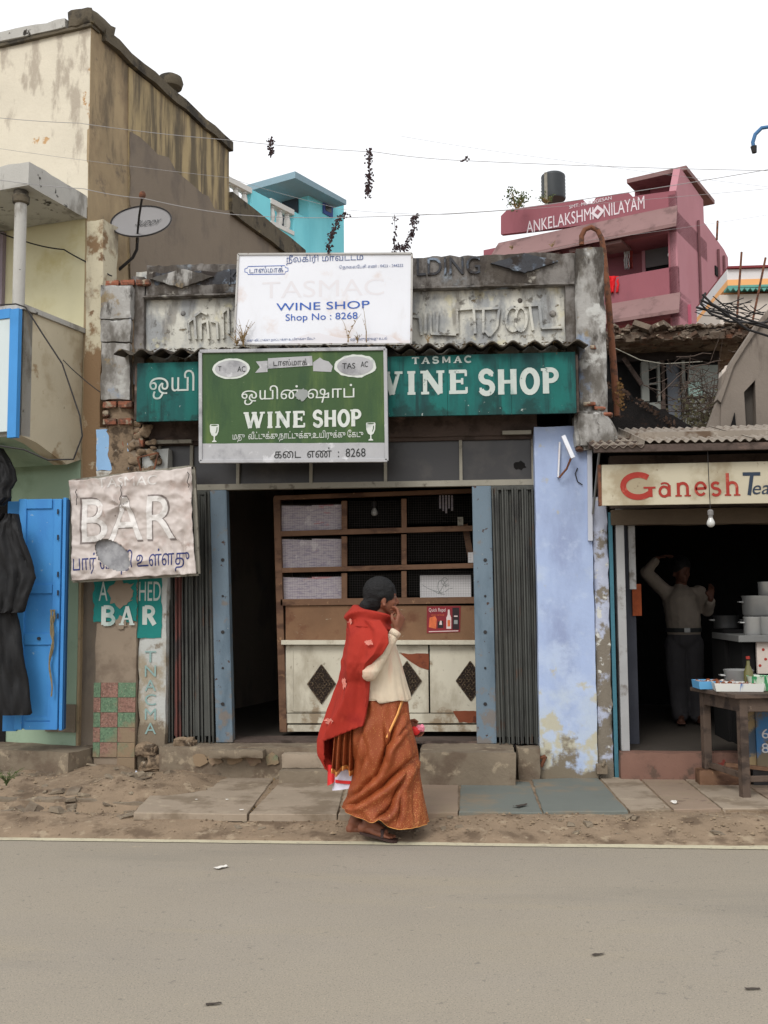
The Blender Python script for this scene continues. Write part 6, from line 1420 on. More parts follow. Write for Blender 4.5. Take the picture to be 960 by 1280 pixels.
# stair head on the roof
y_s = 1.2; s0, s1 = pf(793, 230, y_s)[0], -.0
pbm(s0, s1 - .26, y_s, y_s + .2, zpar - 1.2, zA(840, 212, y_s), 'stair_room_wall'); 
dd_ = pbm(pf(800, 230, y_s)[0], pf(812, 230, y_s)[0], y_s - .05, y_s - .002, zpar - 1, zA(806, 222, y_s), 'door', mat('dark_red_door', (96, 56, 56), .1))
(u0, z0), (u1, z1) = pf(783, 212, .2), pf(862, 205, .2)
pbm(u0, 0.1, .2, 4.0, z1 - .18, z1 - .02, 'stair_room_roof', chaj_m)
# side pipes and vents
for (a0, b0, b1) in ((871, 276, 375), (896, 312, 360), (903, 320, 360)):
    u, v = PK.sd(a0, b0), PK.sd(a0, b1); q = MB(); q.tube([(.06, u[0], u[1]), (.06, u[0], v[1])], .05, 6); q.build('drain_pipe', mat('dull_maroon_pipe', (112, 76, 80)), pk)
u, v = PK.sd(893, 332), PK.sd(896, 346); pbm(0, .05, u[0], v[0], v[1], u[1], 'window', soot_unlit)
u = PK.sd(889, 300); 
# lettering on the parapet
ps, pe = a(657, 283), a(807, 260); zl = (ps[1] + pe[1]) / 2
wlet = mat('white_lettering', (212, 200, 204), .05, 2, .8, bump=0)
def ptx(s, x0p, x1p, zc, h): 
    text(s, 'lettering', wlet, pk, pf(x0p, 272, -.9)[0], pf(x1p, 265, -.9)[0], zc - h / 2, zc + h / 2, -.905, bold=.03, ext=.01)
zc = zA(735, 268, -.9)
ptx('ANKELAKSHMI', 658, 742, zc - .0, .46); ptx('NILAYAM', 755, 806, zc + .0, .46); ptx('SMT. MURUGESAN', 712, 765, zc + .42, .13)
q = MB(); c_ = pf(747.5, 268, -.9); q.plate([(c_[0] - .26, zc), (c_[0], zc - .26), (c_[0] + .26, zc), (c_[0], zc + .26)], -.93, -.902); dq = q.build('diamond_emblem', wlet, pk)
q = MB(); q.plate([(c_[0] - .11, zc), (c_[0], zc - .11), (c_[0] + .11, zc), (c_[0], zc + .11)], -.94, -.932); q.build('diamond_emblem', pink_m, pk)
# things on and at the pink house
tkm = mat('black_plastic_tank', (54, 58, 60), .1, 2, .5, bump=0)
tk = P(692, 250, YPk + 3.0); tkr = 0.47
tt = MB(tk); prof = []
hh = Z(692, 218, YPk + 3) - tk.z
for k in range(15): 
    t = k / 14; prof += [(tkr * (1 if k % 2 else .96), hh * .94 * t)]
prof += [(tkr * .8, hh), (.15, hh * 1.02), (.0, hh * 1.02)]
tt.lathe(prof, tk, 24); tag(tt.build('water_tank', tkm, None, True, loc=tk), 'ribbed black plastic water tank on the roof of the pink house', 'water tank')
q = MB(tk); u, v = P(683, 262, YPk + 2), P(682, 216, YPk + 2); q.tube([u, v], .06, 6); tag(q.build('vent_pipe', pale_m, None, loc=tk), 'thin pale pipe rising in front of the black tank', 'pipe')
def bush(px, py, Y, rx, rz, n, seed, label, cat='plant', m_=green_m, leaf=.12):
    r = random.Random(seed); c = P(px, py, Y); t = thing('potted_shrub', label, cat, c)
    q = MB(c); tips = []
    for i in range(9):
        tip = c + Vector((r.uniform(-rx, rx), r.uniform(-.3, .3), rz * r.uniform(.6, 1.8))); tips.append(tip); q.tube([c, c.lerp(tip, .5) + Vector((r.uniform(-.1, .1), 0, 0)), tip], [.03, .02, .008], 5)
    q.build('stem', weed_m, t); q = MB(c)
    for i in range(n):
        b = r.choice(tips) if r.random() < .8 else c.lerp(r.choice(tips), .6); p = b + Vector((r.gauss(0, rx * .22), r.gauss(0, .15), r.gauss(0, rz * .22)))
        d = Vector((r.uniform(-1, 1), r.uniform(-1, 1), r.uniform(-.6, .8))).normalized() * leaf * r.uniform(.5, 1); e = d.cross(Vector((r.uniform(-1, 1), 1, 0))).normalized() * leaf * .3
        q.add([p, p + d * .5 + e, p + d, p + d * .5 - e], [(0, 1, 2, 3)])
    q.build('leaves', m_, t); return t
bush(646, 262, YPk + 1, .45, .32, 260, 3, 'leafy plant on the roof edge left of the black tank')
bush(682, 253, YPk + .5, .25, .10, 90, 4, 'low plant at the foot of the black tank', leaf=.09)
# washing
def cloth(px0, px1, py0, py1, Y, m_, label, seed, name='hanging_cloth'):
    c = P(px0, py0, Y); mb = MB(c); n = 12; vs = []
    for j in range(n + 1):
        for i in range(n + 1):
            p = P(px0 + (px1 - px0) * i / n, py0 + (py1 - py0) * j / n, Y); vs.append((p.x + .04 * noise.noise(Vector((j * .4, seed, 0))), Y + .10 * math.sin(i * 1.3 + j * .15 + seed) * (j / n + .2), p.z))
    mb.add(vs, [(j * (n + 1) + i, (j + 1) * (n + 1) + i, (j + 1) * (n + 1) + i + 1, j * (n + 1) + i + 1) for j in range(n) for i in range(n)])
    o = mb.build(name, m_, None, True, loc=c); o.modifiers.new('t', 'SOLIDIFY').thickness = .02; return tag(o, label, 'laundry', 'washing hung on the pink house')
YC = YPk + .3
cloth(757, 773, 345, 366, YPk + .2, mat('bright_red_cloth', (206, 32, 38), .08, 2), 'bright red cloth hung over the pink balcony wall', 1)
cloth(780, 787, 313, 336, YPk + 1.0, crd, 'narrow white garment hanging on the pink house wall', 2)
cloth(785, 791, 313, 335, YPk + 1.05, mat('brick_red_cloth', (176, 84, 78), .1, 2), 'brick red garment beside the narrow white one', 3)
cloth(836, 843, 297, 320, YPk - .5, crd, 'pale garment hanging in the dark window of the pink house', 4)
# ---- cyan house
cy_m = mat('bright_cyan_render', (128, 212, 224), .04, .7, .9, bump=.05, layers=[dict(c=(112, 198, 212), s=.8, st=(1, 1, .4), lo=.5, hi=.7, f=.7)])
cyd_m = mat('blue_grey_slab_paint', (132, 158, 170), .04, 1, .9)
cyw = mat('white_balustrade', (204, 204, 200), .03, 3, .8)
YCn = 30.0; CY = Frame(386, YCn, 27.6)
cyh = thing('cyan_house', 'bright cyan terrace house with white balusters and a sloping roof slab behind the shops', 'building', CY.o, -CY.a)
def c_s(px, py, xl_=0.0): return CY.sd(px, py, xl_)
def cbm(x0, x1, y0, y1, z0, z1, nm, m_=cy_m, par_=None):
    q = MB(); q.box(x0, x1, y0, y1, z0, z1); return q.build(nm, m_, par_ or cyh)
e1 = c_s(430, 300); ztop_ = c_s(386, 226)[1]
sb = c_s(430, 252)
q = MB(); q.plate([(0, 0), (e1[0], 0), (e1[0], sb[1]), (0, ztop_)], 0, -.25, 'x'); q.build('side_wall', cy_m, cyh)
xlf = CY.fr(300, 260)[0]
cbm(xlf, -.25, 0.0, .2, 0, ztop_ - .05, 'front_wall')
cbm(xlf, -.26, .2, e1[0], 0, .3, 'floor')
# roof slab
f0 = CY.fr(369, 214, -1.0); zs = f0[1]; xr_ = .5
q = MB(); ysl = CY.sd(369, 214, xr_)[0]; zsl_ = CY.sd(369, 214, xr_)[1]; ye = CY.sd(433, 250, xr_); xleft = CY.fr(306, 226, ysl)[0]
q.hexa([(xleft, ysl, zsl_ - .2), (xr_, ysl, zsl_ - .2), (xr_, ye[0], ye[1] - .15), (xleft, ye[0], ye[1] - .15)], [(xleft, ysl, zsl_), (xr_, ysl, zsl_), (xr_, ye[0], ye[1]), (xleft, ye[0], ye[1])]); q.build('roof_slab', cyd_m, cyh)
# terrace wall with baluster openings, coming forward of the house
def trail(px, py): return c_s(px, py, .02)
segs = [(283, 218, 313, 240), (313, 233, 339, 249), (339, 249, 366, 266), (366, 266, 386, 276)]
yb0 = trail(283, 218)[0]
def lz(t): # top rail line through two points
    pA, pB = trail(285, 217), trail(366, 266); return pA[1] + (pB[1] - pA[1]) * (t - pA[0]) / (pB[0] - pA[0])
y283, y314, y339, y366 = [trail(p_, 250)[0] for p_ in (270, 314, 338, 367)]
zl_ = lz(y339)
h_rail = trail(352, 256)[1] - trail(352, 287)[1]
cbm(-.2, .02, y283, 0, 0, zl_ - h_rail, 'terrace_wall')
cbm(-.2, .02, y314, y339 , zl_ - h_rail, zl_ + .0, 'terrace_wall'); cbm(-.2, .02, y366, -.002, zl_ - h_rail, zl_ - .0, 'terrace_wall')
for (a_, b_) in ((y283, y314), (y339, y366)):
    cbm(-.22, .05, a_, b_, zl_ - .12, zl_ + .03, 'top_rail', cyw); cbm(-.22, .05, a_, b_, zl_ - h_rail, zl_ - h_rail + .12, 'bottom_rail', cyw)
    k = int((b_ - a_) / .30)
    for i in range(k):
        y_ = a_ + (i + .5) * (b_ - a_) / k; q = MB(); q.lathe([(.05, 0), (.09, .1), (.1, .25), (.06, .45), (.05, .55), (.09, h_rail - .3), (.05, h_rail - .25)], (-.08, y_, zl_ - h_rail + .121), 10); q.build('baluster', cyw, cyh, True)
cbm(CY.fr(372, 262, -.05)[0] - .6, CY.fr(372, 262, -.05)[0], -.05, -.002, zl_ - .6, zl_ + .75, 'window', mat('dark_slate', (58, 66, 76)))
wA, wB = c_s(403, 250), c_s(415, 272); wn = cbm(.0, .04, wA[0], wB[0], wB[1] - .02, wA[1], 'window', mat('blue_window_frame', (70, 92, 150)))
cbm(.041, .05, wA[0] + .1, wB[0] - .1, wB[1] + .1, wA[1] - .12, 'pane', glass_m, wn)
# ---- pale house far right with striped eaves
YO = 30.0
oh = thing('pale_roadside_house', 'pale house far right with white band, orange stripe and green scalloped edging', 'building', P(935, 400, YO))
oo = oh.location.copy()
def ob(px0, px1, py0, py1, y0, y1, nm, m_):
    q = MB(oo); q.box(X(px0, py1, YO), X(px1, py1, YO), YO + y0, YO + y1, Z(px0, py1, YO), Z(px0, py0, YO)); return q.build(nm, m_, oh)
ob(905, 1060, 366, 470, .2, 4, 'wall', mat('pale_cream_wall', (196, 186, 176), .04, 1)); ob(909, 1060, 334, 336.5, -.1, 4, 'roof_edge', mat('maroon_edge', (120, 52, 56)))
ob(909, 1060, 337, 350, 0, 4, 'white_band', crd); ob(909, 1060, 350.3, 358, -.05, 4, 'orange_stripe', mat('orange_paint', (226, 168, 112), .03, 1)); ob(909, 1060, 358.3, 361, -.1, .4, 'green_band', mat('sea_green_trim', (92, 150, 140)))
q = MB(oo); 
for k in range(12):
    px = 912 + 7 * k; p = P(px, 361, YO); q.plate([(p.x - .08, p.z), (p.x, p.z - .1), (p.x + .08, p.z)], YO - .1, YO - .06)
tag(q.build('scalloped_edging', mat('sea_green_trim', ()), oh), kind='stuff')
# ---- derelict house behind the tea stall
YR = 13.5
cR = P(850, 560, YR); rh = thing('derelict_house', 'grey derelict house with rubble-covered roof edge and broken windows behind the tea stall', 'house', (cR.x, YR, 0)); ro = (cR.x, YR, 0)
def rb(px0, px1, py0, py1, y0, y1, nm, m_, Y=YR, par_=None, blk=False):
    q = MB(ro); a_ = (X(px0, py1, Y), X(px1, py1, Y), Y + y0, Y + y1, Z((px0 + px1) / 2, py1, Y), Z((px0 + px1) / 2, py0, Y))
    q.block(*a_, .12, .012, 4, .02) if blk else q.box(*a_)
    return q.build(nm, m_, par_ or rh, blk)
rot_m = mat('grey_weathered_boards', (132, 134, 128), .1, 2, .9, bump=.3, layers=[dict(c=(88, 88, 84), s=2, st=(2, 1, .3), lo=.48, hi=.64, f=.9), dict(c=(62, 58, 54), s=4, lo=.6, hi=.7, f=.8)])
rb(760, 905, 434, 590, .12, .3, 'wall', soot_unlit)  # black sheet stands for the unlit inside behind the boards
rb(766, 806, 502, 590, 0, .1, 'wall_board', rot_m, blk=True); rb(807, 832, 502, 600, .01, .1, 'wall_board', rot_m, blk=True)
rb(803, 812, 452, 501.5, 0, .1, 'window_post', rot_m); rb(823, 828, 452, 501.5, 0, .1, 'window_post', rot_m); rb(812.2, 822.8, 478, 480, .03, .08, 'window_bar', rot_m); rb(812.2, 822.8, 452, 460, .03, .08, 'window_bar', rot_m)
rb(829, 835, 450, 601, .0, .1, 'dark_post', beam_m); rb(836, 856, 452, 570, .04, .1, 'wall_board', mat('blue_grey_board', (96, 100, 106), .1, 2, .9, layers=[dict(c=(70, 72, 76), s=3, lo=.5, hi=.6)]), blk=True); rb(857, 861, 450, 590, .02, .1, 'window_post', rot_m)
rb(862, 879, 476, 495, .05, .1, 'pane', mat('pale_green_glass', (176, 206, 196), .08, 2, .4)); rb(862, 879, 455, 475, .06, .1, 'pane', mat('curtain_grey', (150, 156, 150), .1, 9, .9)); rb(862, 900, 496, 590, .05, .1, 'wall_board', rot_m, blk=True)
rb(880, 900, 455, 495, .06, .1, 'pane', mat('curtain_grey', ()))
rb(765, 900, 434, 450, .02, .12, 'dark_eave_strip', mat('dark_eave_brown', (52, 46, 44), .3, 8))  # dark strip right under the roof edge
q = MB(ro); u, v = P(780, 446, YR - .1), P(803, 480, YR - .1); q.bar((u.x, YR - .05, u.z), (v.x, YR - .05, v.z), .05, .05, (0, 1, 0)); q.build('brace', beam_m, rh)
# roof slab edge with rubble
deb_m = mat('rusty_rubble', (108, 96, 84), .25, 6, .97, bump=.8, layers=[dict(c=(84, 66, 54), s=6, lo=.46, hi=.6), dict(c=(168, 158, 140), s=9, lo=.62, hi=.68), dict(c=(130, 84, 62), s=5, lo=.6, hi=.68, f=.6)])
q = MB(ro); xa0, xb0 = X(760, 420, YR - .5), X(946, 420, YR - .5); zA0, zB0 = Z(760, 430, YR - .5), Z(760, 416, YR - .5)
q.block(xa0, xb0, YR - .6, YR + 2.5, zA0, zB0, .08, .018, 5, .02); q.build('roof_edge', deb_m, rh, True)
rub = MB(ro)
for i in range(900):
    px = rnd.uniform(762, 940); x = X(px, 420, YR - .5); s_ = rnd.uniform(.015, .06) * (2.2 if rnd.random() < .04 else 1); z = zB0 + rnd.uniform(-.14, .03) if rnd.random() < .5 else zB0 + rnd.uniform(0, .03); y = YR - .62 + rnd.uniform(-.02, .5)
    a_, b_ = rnd.uniform(0, 3), rnd.uniform(-.6, .6); u = Vector((math.cos(a_), math.sin(a_), b_)).normalized(); v = u.cross(Vector((0, .3, 1))).normalized(); w2 = u.cross(v); p = Vector((x, y, z))
    u *= s_; v *= s_ * .7; w2 *= s_ * .3
    rub.hexa([p - u - v - w2, p + u - v - w2, p + u + v - w2, p - u + v - w2], [p - u - v + w2, p + u - v + w2, p + u + v + w2, p - u + v + w2])
tag(rub.build('roof_rubble', deb_m, rh), kind='stuff')
# grey gable wall to the right
YG_ = 11.5; gw = thing('cement_gable_wall', 'sloping grey-brown cement gable wall with slit window at the right border', 'wall', P(930, 560, YG_)); go = gw.location.copy()
gm = mat('grey_brown_rough_cement', (128, 118, 108), .08, 2, .95, bump=.4, bs=24, layers=[dict(c=(100, 90, 82), s=3, st=(1, 1, .4), lo=.48, hi=.66), dict(c=(78, 70, 64), s=3, st=(2, 1, .2), lo=.6, hi=.72, f=.7)])
def gp_(pts, y0, y1, nm, m_): q = MB(go); q.plate(px_poly(pts, YG_), YG_ + y0, YG_ + y1); return q.build(nm, m_, gw)
gp_([(900, 560), (902, 470), (914, 456), (930, 432), (945, 410), (975, 375), (1100, 360), (1100, 560), (945, 560), (946, 545), (944, 475), (930, 490), (934, 560)], 0, .15, 'wall', gm)
gp_([(878, 560), (880, 548), (898, 500), (902, 492), (900, 560)], .02, .15, 'buttress', gm)
gp_([(930, 560), (930, 488), (944, 476), (946, 560)], .12, .2, 'slit_window', mat('shade_cement', (84, 78, 72), .1, 3))
gp_([(905, 560), (918, 516), (922, 560)], -.02, .0, 'dark_opening', soot_unlit)  # near-black plate laid on the wall stands for the unlit opening
gp_([(896, 500), (914, 452), (930, 428), (946, 404), (975, 370), (977, 376), (948, 410), (931, 434), (916, 458), (900, 504)], -.04, .16, 'verge', gm)
# brush of dry sticks, spilling over
br = MB(P(860, 500, 12.0)); bc = P(860, 500, 12.0); stick_m = mat('grey_brown_sticks', (84, 72, 64), .25, 20, .95, bump=0)
r_ = random.Random(11)
for i in range(260):
    a0 = (r_.gauss(880, 24), r_.gauss(505, 26)); 
    if a0[1] > 550: continue
    an = r_.choice((r_.gauss(-.35, .35), r_.gauss(1.4, .4), r_.gauss(.15, .3))); l = r_.uniform(12, 48); Yk_ = 12.4 + r_.uniform(-.5, .4)
    pts = [P(a0[0] + (k / 4 - .5) * l * math.cos(an), a0[1] + (k / 4 - .5) * l * math.sin(an) + r_.uniform(-1.6, 1.6), Yk_ + .05 * k) for k in range(5)]
    br.tube(pts, r_.uniform(.002, .006), 4)
tag(br.build('dry_sticks', stick_m, None, loc=bc), kind='stuff')
br = MB(bc)
for i in range(700):
    p = P(r_.gauss(885, 22), r_.gauss(528, 16), 12.3 + r_.uniform(-.3, .3)); s_ = r_.uniform(.015, .05); d = Vector((r_.uniform(-1, 1), r_.uniform(-1, 1), r_.uniform(-1, 1))).normalized() * s_; e = d.cross(Vector((.3, 1, .2))).normalized() * s_ * .5
    br.add([p, p + d * .5 + e, p + d, p + d * .5 - e], [(0, 1, 2, 3)])
tag(br.build('dry_brush_leaves', mat('dull_brush_leaves', (92, 88, 66), .3, 9, .95, bump=0), None, loc=bc), kind='stuff')
# black cable bundle and rods
for i, pts in enumerate(([(878, 368), (890, 380), (905, 388), (930, 398), (975, 412)], [(876, 375), (895, 384), (915, 398), (935, 412), (960, 420), (990, 422)], [(882, 366), (876, 380), (888, 392), (912, 402), (950, 404), (990, 396)], [(870, 384), (900, 392), (930, 402), (960, 410), (990, 405)])):
    q = MB(P(930, 400, 10.4)); q.tube([P(a_, b_, 10.4 + .05 * i) for a_, b_ in pts], .012, 6); tag(q.build('black_cable', darkmetal_m, None, True, loc=P(930, 400, 10.4)), ['straightest thick black cable crossing in front of the right gable', 'lowest thick black cable sagging to the right border', 'curled thick black cable bending back at its left end', 'thick black cable starting farthest left of the bundle'][i], 'cable', 'black cables in a bundle at the right')
for i, (a_, b_, c_, d_) in enumerate(((927, 315, 921, 400), (957, 322, 941, 400), (897, 276, 896, 300))):
    q = MB(P(a_, d_, 13.0)); q.tube([P(a_, b_, 13.2), P(c_, d_, 13.2)], .014, 6); tag(q.build('reinforcing_bar', rust_m, None, loc=P(a_, d_, 13.0)), ['upright rusty rod standing left of the leaning one above the rubble roof', 'rusty rod leaning to the right at the right border', 'short thin rod on the far corner of the pink house'][i], 'rod', 'steel rods sticking up')
q = MB(P(925, 400, 13.1)); 
for i in range(30):
    a0 = (r_.uniform(880, 950), r_.uniform(376, 408)); an = r_.uniform(-.5, .7) ; l = r_.uniform(15, 50); q.tube([P(a0[0] - l / 2 * math.cos(an), a0[1] - l / 2 * math.sin(an), 12.9), P(a0[0], a0[1] + 2, 12.9), P(a0[0] + l / 2 * math.cos(an), a0[1] + l / 2 * math.sin(an), 12.9)], .006, 4)
tag(q.build('twisted_wire_heap', darkmetal_m, None, loc=P(925, 400, 13.1)), kind='stuff')
# dry creeper hanging on the rusty pole
# rusty hooked pole
Yq = 8.35
hk = [(771, 520), (768, 470), (764, 420), (759, 360), (754, 310), (752, 298), (747, 288), (739, 284), (731, 287), (727, 295), (727, 306)]
pp_ = [P(a_, b_, Yq) for a_, b_ in hk]; base = Vector((pp_[0].x, Yq, pp_[0].z))
q = MB(base); q.tube(pp_, [.028, .028, .027, .026, .024, .022, .021, .021, .021, .021, .021], 10); tag(q.build('rusty_hooked_pipe', rust_m, None, True, loc=base), 'rusty pipe with a hooked top rising behind the right end of the parapet', 'pipe')
q = MB(base)
for i in range(90):
    p = P(r_.gauss(774, 3), r_.uniform(474, 512), Yq - .05 + r_.uniform(-.04, .08)); s_ = r_.uniform(.010, .026); d = Vector((r_.uniform(-1, 1), r_.uniform(-1, 1), r_.uniform(-1, 1))).normalized() * s_; e = d.cross(Vector((.3, 1, .2))).normalized() * s_ * .5
    q.add([p, p + d * .5 + e, p + d, p + d * .5 - e], [(0, 1, 2, 3)])
tag(q.build('dry_creeper', mat('ochre_dry_leaves', (122, 94, 60), .25, 20, .95, bump=0), None, loc=base), 'clump of ochre dry creeper at the foot of the rusty pipe', 'plant')
# blue street lamp hook at top right
cl = P(985, 180, 9.5); q = MB((cl.x, 9.5, 0)); lp_ = thing('street_lamp_post', 'blue curved lamp arm reaching in at the top right corner', 'lamp post', (cl.x, 9.5, 0))
q.tube([(cl.x, 9.5, 0), (cl.x, 9.5, cl.z)] + [P(a_, b_, 9.5) for a_, b_ in ((978, 166), (965, 158), (952, 160), (944, 168), (941, 178), (942, 184))], [.05, .035, .02, .018, .018, .018, .018, .018], 10); q.build('arm', mat('blue_lamp_paint', (70, 110, 150), .1), lp_, True)
q = MB((cl.x, 9.5, 0)); q.tube([P(942, 183, 9.5), P(943, 191, 9.5)], [.03, .022], 10); q.build('fitting', darkmetal_m, lp_)
# ---- wires across the sky, with dry creeper strings
wm = darkmetal_m; skyw = mat('grey_aluminium_wire', (150, 148, 148), .05, 9, .5, bump=0)
wl = [([(-40, 143), (100, 154), (285, 175), (470, 190), (585, 201), (1000, 214)], .0022, 'wire crossing the middle of the white sky above the cyan house'),
      ([(-40, 180), (285, 222), (430, 262), (560, 268), (1000, 232)], .0014, 'faint wire sloping over the roof of the cyan house'),
      ([(-20, 222), (105, 236), (180, 248), (290, 268), (420, 272), (640, 262), (1000, 205)], .0026, 'wire passing the top of the dish and over the sky to the pink house'),
      ([(500, 170), (700, 200), (1000, 238)], .0014, 'thin wire in front of the pink roof room'),
      ([(600, 330), (740, 300), (1000, 262)], .0014, 'thin wire slanting in front of the pink parapet'),
      ([(-20, 282), (32, 302), (80, 312), (128, 336), (140, 345)], .006, 'cable from the balcony column to the dish arm'),
      ]
for pts, r0, lab in wl:
    o = wire([P(a_, b_, 9.4 if pts[0][0] > 400 else 8.0 if r0 > .005 else 7.3) for a_, b_ in pts], r0, 'overhead_wire', lab, 'wire', skyw if r0 < .004 else wm, 'overhead wires', .01)
o = wire([P(a_, b_, 7.15) for a_, b_ in ((-10, 382), (20, 380), (32, 384), (55, 420), (78, 455), (100, 520), (103, 545), (92, 574), (60, 575), (30, 562), (-10, 556))], .006, 'house_cable', 'black cable looping down the balcony side and under it', 'cable', wm, None, .0, 6)
o = wire([P(a_, b_, 7.6) for a_, b_ in ((79, 450), (100, 470), (125, 490))], .004, 'house_cable', 'short branch of the black cable going to the brick pilaster', 'cable', wm, None, .004, 6)
o = wire([P(a_, b_, 12.6) for a_, b_ in ((762, 432), (800, 450), (830, 455), (878, 452))], .006, 'house_cable', 'slack pale line along the derelict house wall', 'line', pale_m, None, .0, 6)
dryp = mat('purple_brown_dry_creeper', (62, 48, 50), .3, 30, .95, bump=0)
def strand(pts, n, Y, label, seed, spread=2.2, sz=.028):
    r = random.Random(seed); c = P(*pts[0], Y); q = MB(c); q.tube([P(a_, b_, Y) for a_, b_ in pts], .0022, 4)
    for i in range(int(n * 1.7)):
        t = r.random() * (len(pts) - 1); k = min(int(t), len(pts) - 2); f = t - k
        if noise.noise(Vector((t * 3.1, seed, 0))) < -.16: continue
        a_ = pts[k][0] + (pts[k + 1][0] - pts[k][0]) * f + r.gauss(0, spread); b_ = pts[k][1] + (pts[k + 1][1] - pts[k][1]) * f + r.gauss(0, spread)
        p = P(a_, b_, Y + r.uniform(-.05, .05)); d = Vector((r.uniform(-1, 1), r.uniform(-1, 1), r.uniform(-1, 1))).normalized() * sz * r.uniform(.5, 1); e = d.cross(Vector((.3, 1, .2))).normalized() * sz * .3
        q.add([p, p + d * .5 + e, p + d, p + d * .5 - e], [(0, 1, 2, 3)])
    return tag(q.build('dry_creeper', dryp, None, loc=c), label, 'creeper', 'dry creeper hanging from the wires')
strand([(338, 174), (339, 192)], 60, 7.3, 'small dry tangle hanging alone highest and leftmost in the sky', 1, 1.6)
strand([(462, 187), (462, 215), (461, 232), (459, 244)], 150, 7.3, 'long dry strand hanging from the upper wire at the middle of the sky', 2, 1.9)
strand([(583, 197), (580, 201)], 10, 7.3, 'tiny dry tuft at the right end of the upper wire', 3, 1.2)
strand([(433, 268), (424, 273), (418, 285), (412, 300), (410, 318)], 150, 7.7, 'dry strand curving down in front of the cyan house edge', 4, 1.8)
strand([(519, 270), (518, 284), (512, 298), (506, 312), (497, 308), (492, 315)], 190, 7.8, 'thickest dry strand, just above the right part of the white sign', 5, 2.2)
strand([(493, 268), (494, 290), (493, 306)], 26, 7.8, 'sparse dry strand left of the thickest one', 6, 1.2)
# ================================================================== people
def remesh(mb, name, m_, parent, loc, vox=.006, smooth=6, disp=None, sm_f=.5, keep=None):
    me = bpy.data.meshes.new(name); me.from_pydata([tuple(v) for v in mb.v], [], mb.f); me.validate()
    o = bpy.data.objects.new(name, me); COL.objects.link(o)
    rm_ = o.modifiers.new('r', 'REMESH'); rm_.mode = 'VOXEL'; rm_.voxel_size = vox
    s_ = o.modifiers.new('s', 'SMOOTH'); s_.iterations = smooth; s_.factor = sm_f
    bpy.context.view_layer.update()
    nm = bpy.data.meshes.new_from_object(o.evaluated_get(bpy.context.evaluated_depsgraph_get()))
    bpy.data.objects.remove(o); bpy.data.meshes.remove(me)
    nm.name = name
    if disp:
        nm.update(); ns = [v.normal.copy() for v in nm.vertices]
        for v, n_ in zip(nm.vertices, ns): v.co += disp(v.co, n_)
    for p in nm.polygons: p.use_smooth = True
    nm.materials.clear(); nm.materials.append(m_)
    o = bpy.data.objects.new(name, nm); COL.objects.link(o); o.parent = parent; return o
WY = G(468, 1052).y + .06
W0 = P(466, 1054, WY); W0.z = 0.0
S_ = Z(470, 740, WY) - Z(470, 1040, WY); S_ /= 300.0     # metres per pixel at her distance
def wx(px): return (px - 466) * S_
def wz(py): return Z(466, py, WY)
wom = thing('person', 'woman in orange saree, cream cardigan and red shawl walking right, hand at her mouth', 'person', W0)
skin = mat('brown_skin', (122, 76, 56), .06, 14, .55, bump=.12, bs=120, layers=[dict(c=(98, 58, 42), s=9, lo=.5, hi=.7, f=.5)])
hair_m = mat('black_hair', (10, 9, 10), .1, 30, .6, bump=.9, bs=120, spec=.35, layers=[dict(c=(40, 38, 40), s=90, st=(1, 1, .2), lo=.56, hi=.7, f=.5)])
def hand(q, wrist, dirv, upv_, side, curl=.6, s=1.0, n=10):
    """palm with four unequal fingers and a thumb. dirv: along palm, upv_: back of the hand, side: towards the thumb"""
    d = Vector(dirv).normalized(); u = Vector(upv_).normalized(); t = Vector(side).normalized()
    w_ = Vector(wrist); k = w_ + d * .045 * s
    for off in (-.022, -.008, .008, .022): q.cap(w_ + t * off * .7 * s + d * .012 * s, w_ + t * off * s + d * .075 * s, .013 * s, .0125 * s, 8)
    lens = [(.022, .040, .026, .020), (.008, .044, .030, .022), (-.008, .041, .028, .021), (-.022, .032, .022, .018)]
    for i, (off, a, b, c) in enumerate(lens):
        p = w_ + t * off * s + d * .080 * s; an = curl * (.45 + .12 * i); dd = d
        for j, (L_, r0, r1) in enumerate(((a, .0095, .0085), (b, .0085, .0078), (c, .0078, .0065))):
            ang = an * (j + 1); dd = (d * math.cos(ang) - u * math.sin(ang)).normalized(); e = p + dd * L_ * s; q.cap(p, e, r0 * s, r1 * s, 7); p = e
    p = w_ + t * .022 * s + d * .02 * s; e = p + (t * .7 + d * .7 - u * .25).normalized() * .035 * s; q.cap(p, e, .0125 * s, .010 * s, 8); e2 = e + (t * .15 + d * .9 - u * .4).normalized() * .028 * s; q.cap(e, e2, .010 * s, .0085 * s, 8)
